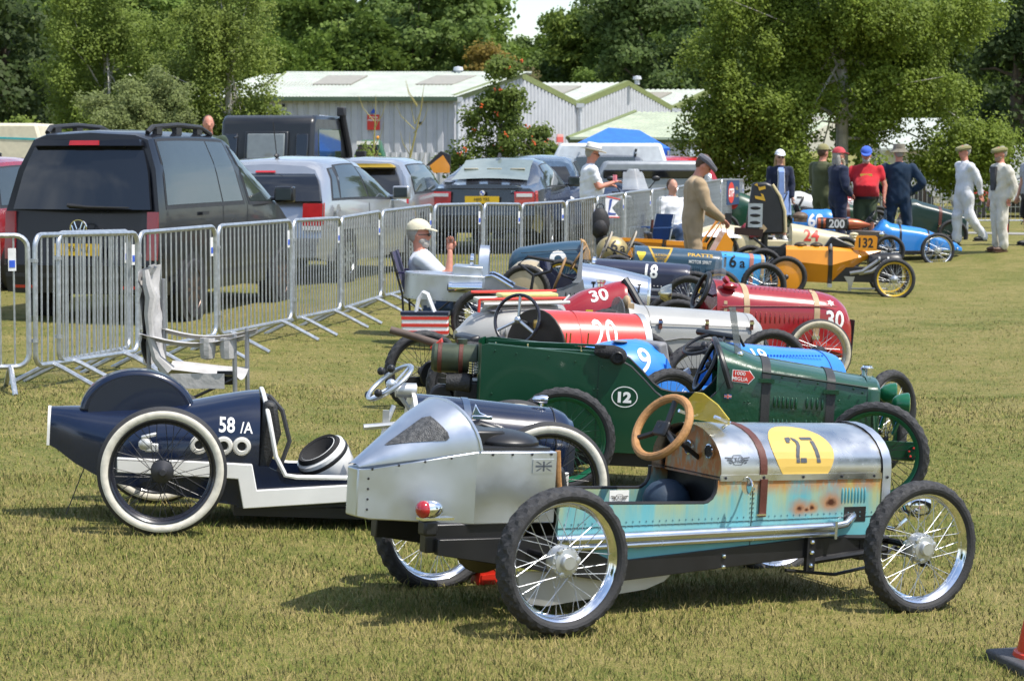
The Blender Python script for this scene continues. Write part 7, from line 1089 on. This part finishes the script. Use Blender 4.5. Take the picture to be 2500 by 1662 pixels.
    nv = len(me.vertices); co = np.empty(nv*3); me.vertices.foreach_get('co', co); co = co.reshape(-1, 3); nr = np.empty(nv*3); me.vertex_normals.foreach_get('vector', nr); nr = nr.reshape(-1, 3); lt = np.empty(len(me.polygons), np.int32); me.polygons.foreach_get('loop_total', lt); lv = np.empty(len(me.loops), np.int32); me.loops.foreach_get('vertex_index', lv); cl_ = np.zeros(nv); np.maximum.at(cl_, lv, np.repeat((np.array(mi) > 0).astype(float), lt))
    q_ = co + np.array(loc)*3.7; dsp = np.zeros(nv)                   # creases in the cloth
    for fq, am in ((9, .006), (17, .0055), (29, .004), (47, .0025)): dr = RN.normal(size=3) * np.array([1, 1, 1.6]); dr /= np.linalg.norm(dr); dsp += am*np.sin(q_ @ dr * fq + 2.2*np.sin(q_ @ RN.normal(size=3) * fq*.35) + RN.uniform(0, 6))
    co = co + nr*(dsp*cl_*k)[:, None]; me.vertices.foreach_set('co', co.ravel())
    bm = bmesh.new(); bm.from_mesh(me); vv = [bm.verts.new(p) for p in hb.v]
    for f in hb.f:
        try: bm.faces.new([vv[i] for i in f])
        except Exception: pass
    bm.to_mesh(me); bm.free(); me.materials.clear(); [me.materials.append(q) for q in (skin, top, bot)]
    me.polygons.foreach_set('material_index', mi + [0]*(len(me.polygons) - len(mi))); me.polygons.foreach_set('use_smooth', [True]*len(me.polygons)); body = link('body', me, o)
    for An, lg in feet:
        sb = B(); dx = .07; sb.ell(An + J(dx, 0, -.045), (.135*k, .048*k, .042*k), 12); sb.ell(An + J(0, 0, -.01), (.055*k, .045*k, .06*k), 10); sb.box(An + J(dx, 0, -.08), (.25*k, .085*k, .02*k)); sb.go('shoe', shoe, o)
    eb = B(); [eb.ell(Hp(.090, sg*.032, .104), (.007*k, .011*k, .007*k), 8) for sg in (-1, 1)]; eb.go('eyes', BKD, o, kind='stuff')
    mb_ = B(); mb_.ell(Hp(.093, 0, .045), (.006*k, .024*k, .006*k), 8); mb_.go('mouth', mat('lips', (.35, .12, .10), .5), o)
    if hair:
        q = B(); q.ell(Hp(-.034, 0, .132), (.086*k, .084*k, .108*k), 14, 0, Rh)
        if hairlen: [q.ell(Hp(-.05, y, .06 - hairlen*.5), (.045*k, .04*k, (.06 + hairlen*.6)*k), 12, 0, Rh) for y in (-.07, 0, .07)]
        q.go('hair', hair, o)
    if beard: q = B(); q.ell(Hp(.050, 0, .018), (.054*k, .060*k, .050*k), 14, 0, Rh); q.ell(Hp(.030, 0, .045), (.056*k, .074*k, .045*k), 14, 0, Rh); (q.ell(Hp(.08, 0, -.08), (.04*k, .05*k, .13*k), 12, 0, Rh) if beard[1] else 0); q.go('beard', beard[0], o)
    if hat:
        q = B(); hz = .155; dome = lambda r, hh, n=18: [[Hp(-.005 + r*(1.08 if 1 else 1)*cos(2*pi*i/n)*cos(e), r*.9*sin(2*pi*i/n)*cos(e), hz + hh*sin(e)) for i in range(n)] for e in (0, .3, .6, .9, 1.2, 1.45, 1.57)]
        if hat == 'cap': q.loft(dome(.112, .105)); q.loft([[Hp(.09 + (.11 if r_ else .0)*max(0, cos(a))**.7 + (-.02), .085*sin(a), hz + z_ - (.03*max(0, cos(a)) if r_ else 0)) for a in np.linspace(-1.57, 1.57, 9)] for r_, z_ in ((0, .012), (1, .012), (1, .002), (0, .0))], 0, False, False, closed=False)
        elif hat == 'flat': q.loft([[Hp(.02 + r*1.22*cos(2*pi*i/18), r*1.0*sin(2*pi*i/18), hz - .01 + z_ - .035*max(0, cos(2*pi*i/18))) for i in range(18)] for r, z_ in ((.105, 0), (.122, .03), (.112, .062), (.07, .078), (.001, .08))]); q.ell(Hp(.125, 0, hz - .03), (.045*k, .075*k, .008*k), 10, 0, Rh)
        elif hat == 'bucket': q.loft([[Hp(r*1.05*cos(2*pi*i/18), r*.95*sin(2*pi*i/18), hz + z_) for i in range(18)] for r, z_ in ((.165, -.035), (.16, -.03), (.112, .02), (.10, .10), (.001, .105))])
        elif hat == 'panama': q.loft([[Hp(r*1.1*cos(2*pi*i/20), r*.95*sin(2*pi*i/20), hz + z_ + .02*abs(sin(2*pi*i/20))*(r > .15)) for i in range(20)] for r, z_ in ((.19, -.01), (.19, -.002), (.112, .01), (.106, .09), (.085, .115), (.001, .11))])
        q.go('hat', hatm, o)
        if hat == 'panama': q = B(); q.loft([[Hp(r*1.1*cos(2*pi*i/20), r*.95*sin(2*pi*i/20), hz + z_) for i in range(20)] for r, z_ in ((.115, .012), (.112, .042))], 0, False, False); q.go('hat_band', mat('grey_band', (.2, .2, .22), .8), o)
    if extra: extra(o, T, Hp, k)
    return o
WTE = cloth('white_cotton', (.72, .73, .76)); GWH = cloth('grey_white_cotton', (.52, .55, .60)); BGE = cloth('beige_overall_cloth', (.37, .27, .165)); OLV = cloth('olive_cloth', (.075, .085, .04)); NVY = cloth('navy_cloth_suit', (.018, .024, .05)); DNV = cloth('dark_navy_overall', (.012, .028, .055)); RDT = cloth('red_cotton', (.50, .025, .035)); OWH = cloth('white_overall_cloth', (.66, .67, .70)); CRO = cloth('cream_overall_cloth', (.58, .55, .48)); GRH = mat('grey_hair', (.30, .28, .25), .8, nv=.3, bp=.6, bs=80); WHH = mat('white_beard', (.40, .37, .33), .8, nv=.2, bp=.6, bs=80); BLH = mat('blonde_hair', (.36, .23, .09), .6, nv=.3, bp=.5, bs=60); BRH = mat('brown_hair', (.08, .045, .025), .7, nv=.3, bp=.5); CAPC = cloth('cream_cap_cloth', (.62, .57, .42)); DEN = cloth('denim', (.05, .08, .15))
def glasses(o, T, Hp, k):
    b = B(); [b.ell(Hp(.10, sg*.034, .10), (.012*k, .026*k, .017*k), 10) for sg in (-1, 1)]; [b.tube([Hp(.09, sg*.06, .105), Hp(0, sg*.085, .105)], .004*k, 4) for sg in (-1, 1)]; b.go('spectacles', BLK, o)
def pos(px, s): q = put(px, s); return q
p = pos(1062, 250); p.z -= .02; GF = lambda o, T, Hp, k: (glasses(o, T, Hp, k))
person('seated bearded man in cream cap and pale grey shirt behind the aluminium car tail', p, -4, 1.78, GWH, DEN, SK2, arms=(((.22, -.24, .20), (.30, -.16, .46)), ((.20, .24, .12), (.42, .14, .12))), legs=(((.45, -.12, .44), (.42, -.13, .09)), ((.45, .12, .44), (.42, .13, .09))), lean=-16, head=(8, 0), hat='cap', hatm=CAPC, hair=GRH, beard=(WHH, False), sleeve='short', seat=.32, wide=1.05, extra=GF)
def campchair(label, loc, rz, m, fr=None, back=.95):
    o = thing('camp_chair', label, 'folding chair', loc=loc, rz=radians(rz)); b = B(); b.loft([[(-.22 - .02*0, y, .44 - .03*(1 - (y/.25)**2)) for y in np.linspace(-.25, .25, 7)], [(.26, y, .47 - .03*(1 - (y/.25)**2)) for y in np.linspace(-.25, .25, 7)]], 0, False, False, closed=False); b.go('seat', m, o); b = B(); b.loft([[(-.22 - .12*t, y, .44 + (back - .44)*t) for y in np.linspace(-.25, .25, 7)] for t in (0, .5, 1)], 0, False, False, closed=False); b.go('backrest', m, o); fr = fr or BLK
    for sg in (-1, 1):
        b = B(); b.tube([(-.22, sg*.27, 0), (-.24, sg*.27, .45), (-.35, sg*.27, back)], .012, 6); b.go('rear_leg', fr, o); b = B(); b.tube([(.26, sg*.27, 0), (.27, sg*.27, .66)], .012, 6); b.go('front_leg', fr, o); b = B(); b.box((.0, sg*.27, .66), (.56, .06, .02)); b.go('armrest', m, o); b = B(); b.tube([(.26, sg*.27, .03), (-.22, sg*.27, .42)], .009, 5); b.tube([(-.22, sg*.27, .03), (.26, sg*.27, .42)], .009, 5); b.go('cross_brace', fr, o)
    return o
campchair('dark blue camp chair under the seated man in cream cap', p + Vector((-.05, 0, 0)), -4, cloth('navy_canvas', (.025, .022, .07)), None, .86)
def can(o, T, Hp, k): b = B(); q = T(.36, -.10, .32); b.lathe([(.001, -.06), (.033, -.06), (.033, .06), (.001, .062)], 12, axis='z', c=q); b.go('drink_can', mat('pink_can', (.7, .2, .25), .3), o)
person('man in wide white hat and white polo shirt holding a pink can behind barrier', pos(1440, 158), 10, 1.80, WTE, cloth('khaki_trousers', (.25, .22, .17)), SK2, arms=(((.08, -.25, .20), (.34, -.12, .27)), ((.10, .25, .20), (.30, .12, .22))), hat='panama', hatm=cloth('straw_white', (.70, .68, .60)), hair=GRH, sleeve='short', belly=.05, head=(12, 0), extra=lambda o, T, Hp, k: (can(o, T, Hp, k), glasses(o, T, Hp, k)))
def phone(o, T, Hp, k): b = B(); b.box(T(.44, 0, .07), (.08, .07, .14)); b.go('camera_phone', BLK, o)
person('man in beige overalls and grey flat cap looking down at his hands', pos(1690, 186), 5, 1.86, BGE, BGE, SK2, arms=(((.12, -.25, .20), (.36, -.08, .05)), ((.12, .25, .20), (.36, .08, .05))), lean=6, head=(32, -10), hat='flat', hatm=cloth('grey_tweed', (.12, .12, .14)), hair=BRH, wide=1.08, extra=phone)
def hood(o, T, Hp, k):
    b = B(); [b.tube([T(.12, s_*.06, .48), T(.15, s_*.06, .25), T(.145, s_*.07, .02)], .008, 5) for s_ in (-1, 1)]; b.go('white_piping', WHT, o); b = B(); b.prism([(-.10, -.18), (.14, -.18), (.15, .06), (.155, .40), (.06, .48)], -.05*k, .05*k); g = b.go('blue_top', cloth('pale_blue_cotton', (.22, .32, .60)), o); g.location = T(.02, 0, 0); b = B(); b.loft([[T(rx*cos(2*pi*i/16), ry*sin(2*pi*i/16), z) for i in range(16)] for z, rx, ry in ((-.0, .145, .195), (-.22, .165, .225), (-.40, .175, .235))], 0, False, False); b.go('skirt', cloth('pale_blue_cotton', (.22, .32, .60)), o)
person('woman in white cap, navy hooded jacket and pale blue dress with long fair hair', pos(1902, 134), 275, 1.66, NVY, cloth('pale_blue_cotton', (.22, .32, .60)), SKN, hat='cap', hatm=WTE, hair=BLH, hairlen=.16, shorts=True, shoe=WHT, wide=.9, extra=lambda o, T, Hp, k: (hood(o, T, Hp, k), glasses(o, T, Hp, k)))
person('man in olive jacket and khaki cap standing left of the standing group', pos(2006, 138), 40, 1.80, OLV, OLV, SK2, arms=(((.12, -.25, .18), (.26, -.14, .02)), ((.05, .26, .2), (.2, .2, .0))), hat='cap', hatm=cloth('khaki_cap', (.24, .22, .10)), hair=BRH)
person('man in dark navy overalls with red tartan cap and long grey beard', pos(2044, 141), 20, 1.80, NVY, NVY, SK2, arms=(((-.02, -.30, .20), (.16, -.16, .06)), ((.05, .28, .2), (.2, .2, .05))), hat='cap', hatm=cloth('red_tartan', (.45, .06, .07), .5), hair=GRH, hairlen=.10, beard=(mat('long_grey_beard', (.34, .29, .20), .8, nv=.3, bp=.6), True))
def sprint(o, T, Hp, k): b = B(); b.box(T(.165, 0, .36), (.02, .20*k, .04*k)); b.go('chest_print', dull('yellow_print', (.6, .42, .06)), o); b = B(); b.loft([[T(.02 + rx*cos(2*pi*i/16), ry*sin(2*pi*i/16), z) for i in range(16)] for z, rx, ry in ((.0, .20, .226), (-.045, .19, .226))], 0, False, False); b.go('belt', BLK, o)
person('stout man in red T-shirt, blue cap and green shorts facing the camera', pos(2112, 140), 262, 1.80, RDT, cloth('dark_green_shorts', (.055, .075, .04)), SK2, hat='cap', hatm=cloth('royal_blue_cap', (.05, .12, .50)), hair=GRH, beard=(WHH, False), belly=.11, sleeve='short', shorts=True, wide=1.14, arms=(((.02, -.32, .18), (.08, -.33, -.05)), ((.02, .32, .18), (.10, .30, -.05))), head=(14, 0), extra=sprint)
person('man seen from behind in navy boiler suit and camouflage bucket hat, hands on hips', pos(2192, 140), 85, 1.82, DNV, DNV, SK2, arms=(((-.06, -.40, .20), (.10, -.20, .02)), ((-.06, .40, .20), (.10, .20, .02))), hat='bucket', hatm=cloth('camouflage_cloth', (.20, .18, .14), .5), hair=GRH, wide=1.1, legs=(((.02, -.15, .49), (0, -.19, .09)), ((.02, .15, .49), (0, .19, .09))))
person('man in white overalls and khaki flat cap striding with one foot back', pos(2352, 139), 200, 1.76, OWH, OWH, SK2, arms=(((-.14, -.20, .18), (-.10, -.22, -.06)), ((-.16, .20, .2), (-.22, .18, -.02))), legs=(((.08, -.10, .50), (.06, -.11, .09)), ((-.06, .10, .50), (-.34, .10, .16))), hat='flat', hatm=cloth('khaki_cap', (.24, .22, .10)), hair=GRH)
def tee(o, T, Hp, k): b = B(); b.prism([(-.06, .10), (.06, .10), (.09, .50), (-.09, .50)], .12*k, .158*k, ax='x'); g = b.go('dark_shirt', cloth('dark_print_shirt', (.06, .06, .065), .5), o); g.location = T(0, 0, 0) - Vector((0, 0, 0)); b = B(); b.box(T(.14, 0, .28), (.01, .08, .07)); b.go('shirt_print', dull('yellow_print', (.6, .42, .06)), o)
person('man in open cream overalls over a dark T-shirt, farthest right of the group', pos(2440, 144), 200, 1.78, CRO, CRO, SK2, arms=(((-.06, -.28, .18), (.04, -.24, -.04)), ((-.10, .26, .18), (-.05, .22, -.02))), hat='flat', hatm=cloth('khaki_cap', (.24, .22, .10)), hair=GRH, beard=(mat('ginger_beard', (.30, .20, .14), .8), False), shoe=mat('brown_shoe', (.10, .05, .03), .5), extra=tee)
person('person in grey T-shirt and black shorts cut by the right edge of the photo', pos(2512, 140), 195, 1.74, cloth('mid_grey_cotton', (.28, .30, .33)), cloth('black_shorts', (.015, .015, .017)), SKN, sleeve='short', shorts=True, hair=BRH)
q = pos(512, 150); q.z = .36
person('red faced man with short brown hair behind the black van', q, 285, 1.94, cloth('dark_green_top', (.04, .06, .04)), DEN, SK2, hair=BRH)
q = pos(1640, 150)
person('person with brown hair and white top sitting low behind the man in beige', q, 300, 1.72, WTE, DEN, SKN, arms=None, legs=(((.42, -.12, .44), (.42, -.12, .09)), ((.42, .12, .44), (.42, .12, .09))), hair=BRH, seat=.46)
bc = campchair('blue folding camp chair behind the man in beige overalls', pos(1628, 158) + Vector((-.25, .1, 0)), 215, cloth('blue_canvas', (.015, .05, .15)), STL, .9); bc.scale = (.85, .85, .85)
# ---------------------------------------------------------------- things left about on the grass
CAN = mat('grey_white_canvas', (.42, .41, .40), .9, nv=.2, ns=9, bp=.9, bs=14, spec=.2); q = put(480, 408); CH_ = thing('canvas_chair', 'folding chair of crumpled white canvas on a steel frame behind the navy car', 'folding chair', loc=q, rz=radians(-2)); FRT = mat('painted_tube', (.26, .27, .28), .4, .5)
for i, (x, y, z1) in enumerate(((-.25, -.24, 1.0), (-.25, .24, .98), (.26, -.24, .68), (.26, .24, .68))): b = B(); b.tube([(x, y, 0), (x, y, z1)], .014, 8); b.go('leg', FRT, CH_)
for y in (-.25, .25): b = B(); b.loft([[(x, y + d_, .68 + .0 - .05*sin(pi*(x + .27)/.6)) for x in np.linspace(-.30, .32, 9)] for d_ in (-.035, .035)], 0, False, False, closed=False); b.loft([[(x, y + .036, .68 - .05*sin(pi*(x + .27)/.6) - z_) for x in np.linspace(-.30, .32, 9)] for z_ in (0, .03)], 0, False, False, closed=False); b.go('armrest', CAN, CH_)
rr = np.random.default_rng(3); G = [[(-.25 - .02*t + rr.normal(0, .012), y + rr.normal(0, .01), .50 + .56*t + rr.normal(0, .01)) for y in np.linspace(-.25, .25, 9)] for t in np.linspace(0, 1, 10)]; b = B(); b.loft(G, 0, False, False, closed=False); b.loft([[(p_[0] - .035, p_[1], p_[2]) for p_ in g] for g in G], 0, False, False, closed=False); b.go('backrest', CAN, CH_)
b = B(); b.tube([(-.26, -.25, 1.06), (-.25, -.255, .98), (-.23, -.25, .90), (-.245, -.255, .80), (-.235, -.25, .66), (-.20, -.25, .54), (-.13, -.24, .46)], [.018, .03, .036, .026, .022, .03, .045], 8); b.go('canvas_roll', CAN, CH_)
b = B(); b.loft([[(x, y, .46 - .05*(1 - (y/.25)**2) - .02*sin(6*x)) for y in np.linspace(-.25, .25, 9)] for x in np.linspace(-.2, .27, 7)], 0, False, False, closed=False); b.loft([[(x, -.252, z) for x in np.linspace(-.16, .2, 7)] for z in (.45, .36)], 0, False, False, closed=False); b.go('seat', CAN, CH_)
for x in (.10, .22): b = B(); b.loft([[(x + .045*cos(2*pi*i/10)*r_, -.24 + .045*sin(2*pi*i/10)*r_, z) for i in range(10)] for r_, z in ((1, .66), (1.1, .60), (.9, .54), (.3, .53))], 0, False, True); b.go('cup_pocket', CAN, CH_)
b = B(); b.box((.20, -.2, .42), (.10, .03, .08)); b.tube([(.0, -.24, .30), (.26, -.24, .42)], .01, 6); b.go('hinge', BLK, CH_)
q = put(1038, 268, .13); BG = thing('striped_bag', 'red and white striped shopping bag hanging below the aluminium car tail', 'bag', loc=q, rz=radians(-4)); b = B(); b.box((0, 0, .10), (.42, .16, .20)); b.go('bag_body', WTE, BG, bev=.012)
for i in range(3): b = B(); b.box((0, 0, .035 + .065*i), (.425, .165, .03)); b.go('red_stripe', RDC, BG)
b = B(); b.box((0, 0, .205), (.44, .17, .03)); b.go('rim_band', NVY, BG)
for y in (-.06, .06): b = B(); b.tube([(-.09, y, .20), (-.06, y, .34), (-.02, y, .40), (.02, y, .38), (.05, y, .30), (.09, y, .20)], .013, 6); b.go('carry_handle', WTE, BG)
q = at(2557, 1660, 629); q.z = gz(q.x, q.y); CN = thing('traffic_cone', 'orange red traffic cone on a black base at the bottom right corner', 'traffic cone', loc=q, rz=.25); b = B(); b.box((0, 0, .025), (.36, .36, .05)); b.go('base', dull('grey_rubber', (.06, .062, .068), .7, .2, .4), CN, bev=.012); b = B(); b.lathe([(.135, .05), (.13, .065), (.118, .07), (.03, .5), (.001, .5)], 28, axis='z'); b.go('cone', mat('cone_red', (.62, .045, .018), .4, bp=.1), CN)
J = JP[11]; p = at(1464, 545, 172); BK = thing('backpack', 'black rucksack hanging on the barrier left of the triangular flag', 'backpack', loc=p + Vector((0, -.12, 0))); b = B(); b.ell((0, 0, 0), (.14, .09, .23), 16); b.ell((0, -.07, -.06), (.10, .06, .12), 12); b.ell((.03, 0, -.24), (.09, .06, .12), 12); b.go('pack', dull('black_nylon', (.018, .018, .02), .6, .3, .5), BK); b = B(); b.tube([(-.06, 0, .2), (-.03, .02, .27), (.04, .02, .27), (.06, 0, .2)], .01, 5); b.go('strap', BLK, BK)
p = at(1495, 504, 168); FL = thing('pennant', 'white triangular pennant with red edge and blue marks tied to the barrier', 'flag', loc=p + Vector((0, -.10, 0)), rz=radians(35)); b = B(); b.prism([(-.14, .15), (.13, .10), (-.02, -.02), (.12, -.16), (-.12, -.15)], -.004, .004); fo_ = b.go('cloth', WTE, FL); b = B(); b.tube([(-.14, -.006, .15), (.13, -.006, .10)], .008, 4); b.tube([(.12, -.006, -.16), (-.12, -.006, -.15)], .008, 4); b.go('red_edge', RDC, FL); b = B(); b.prism([(-.06, .1), (-.01, .11), (-.04, -.01), (-.07, -.08), (-.03, -.09), (.06, -.10), (.05, -.12), (-.09, -.12)], -.009, -.005); b.go('blue_mark', dull('flag_ink_blue', (.04, .08, .3)), FL)
p = (JP[15] + JP[17])/2; p = at(1788, 470, 128); BN = thing('oil_banner', 'dark blue banner with red oval letters tied on the last barrier', 'banner', loc=p + Vector((0, -.1, 0)), rz=radians(62)); b = B(); b.box((0, 0, 0), (.62, .012, .46)); bb = b.go('sheet', dull('banner_blue', (.02, .05, .12)), BN); decal('oval', disc2d(.15, .20, 24), RDC, bb, (-.10, -.3, 0), off=.004); decal('lettering', text2d('STP', .16, .75, .03, .2), WDC, bb, (-.10, -.3, 0), off=.008); [decal('lettering', text2d(t_, .06, 1, .01), dull('banner_gold', (.5, .36, .06)), bb, (.18, -.3, z_), off=.004) for t_, z_ in (('OIL', .08), ('GAS', -.06))]
p = at(2449, 560, 126); p.z = gz(p.x, p.y); EX = thing('fire_extinguisher', 'red fire extinguisher standing on the verge right of the man in cream', 'fire extinguisher', loc=p); b = B(); b.lathe([(.001, 0), (.085, 0), (.09, .02), (.09, .34), (.06, .40), (.02, .42), (.001, .42)], 18, axis='z'); b.go('cylinder', mat('extinguisher_red', (.55, .02, .02), .3), EX); b = B(); b.box((0, 0, .45), (.10, .03, .05)); b.tube([(.04, 0, .44), (.11, 0, .36), (.10, 0, .1)], .012, 6); b.go('valve_and_hose', BLK, EX)
p = at(1553, 440, 150); MB = thing('motorbike', 'motorbike behind the barrier of which the clear screen and mirrors show', 'motorbike', loc=Vector((p.x, p.y + .2, gz(p.x, p.y))), rz=radians(-80)); z0 = p.z - MB.location.z
b = B(); b.loft([[(.0 + .10*(1 - (y/.22)**2) - .22*t, y*(1 - .3*t), z0 - .16 + .34*t - (.05 if abs(y) > .15 and t > .9 else 0)) for y in np.linspace(-.22, .22, 9)] for t in (0, .4, .8, 1)], 0, False, False, closed=False); b.go('screen', mat('clear_screen', (.75, .78, .82), .08, al=.35), MB)
for sg in (-1, 1): b = B(); b.tube([(-.15, sg*.20, z0 - .22), (-.12, sg*.36, z0 - .02)], .010, 6); b.ell((-.13, sg*.38, z0 + .02), (.02, .075, .045), 12); b.go('mirror', BLK, MB)
b = B(); b.ell((-.5, 0, .80), (.28, .16, .14), 14); b.ell((-1.0, 0, .80), (.3, .15, .07), 14); b.box((-.6, 0, .52), (.5, .28, .36)); b.tube([(-.2, -.35, z0 - .2), (-.1, 0, z0 - .22), (-.2, .35, z0 - .2)], .014, 6); b.tube([(-.1, 0, z0 - .25), (.2, 0, .30)], .035, 8); b.go('frame', BLK, MB)
for x in (.22, -1.2): b = B(); b.lathe([(.22, -.05), (.29, -.05), (.31, 0), (.29, .05), (.22, .05)], 28, c=(x, 0, .31), close=True); b.go('wheel', RUB, MB)
p = put(1586, 170); UM = thing('umbrella', 'folded black and red umbrella leaning on the barrier', 'umbrella', loc=p); b = B(); b.tube([(-.25, 0, 0), (-.08, .0, .32), (0, 0, .55)], [.01, .05, .02], 8); b.go('black_cloth', RDC, UM); b = B(); b.tube([(0, 0, .5), (.03, 0, .68)], [.03, .022], 8); b.go('sleeve', BLK, UM); b = B(); b.tube([(.03, 0, .68), (.04, 0, .80)], .02, 8); b.go('handle', LEA, UM)
p = put(1750, 158); TW = thing('towel', 'white cloth draped over a low frame beside the man in beige overalls', 'cloth', loc=p); b = B(); b.loft([[(x, y, .42 + .16*cos(y*4)*(1 - (x/.4)**2) + .02*sin(9*x + 7*y)) for y in np.linspace(-.3, .3, 9)] for x in np.linspace(-.35, .35, 11)], 0, False, False, closed=False); b.go('drape', WTE, TW); b = B(); [b.tube([(x, y, 0), (x, y, .45)], .012, 5) for x in (-.25, .25) for y in (-.2, .2)]; b.go('frame', BLK, TW)
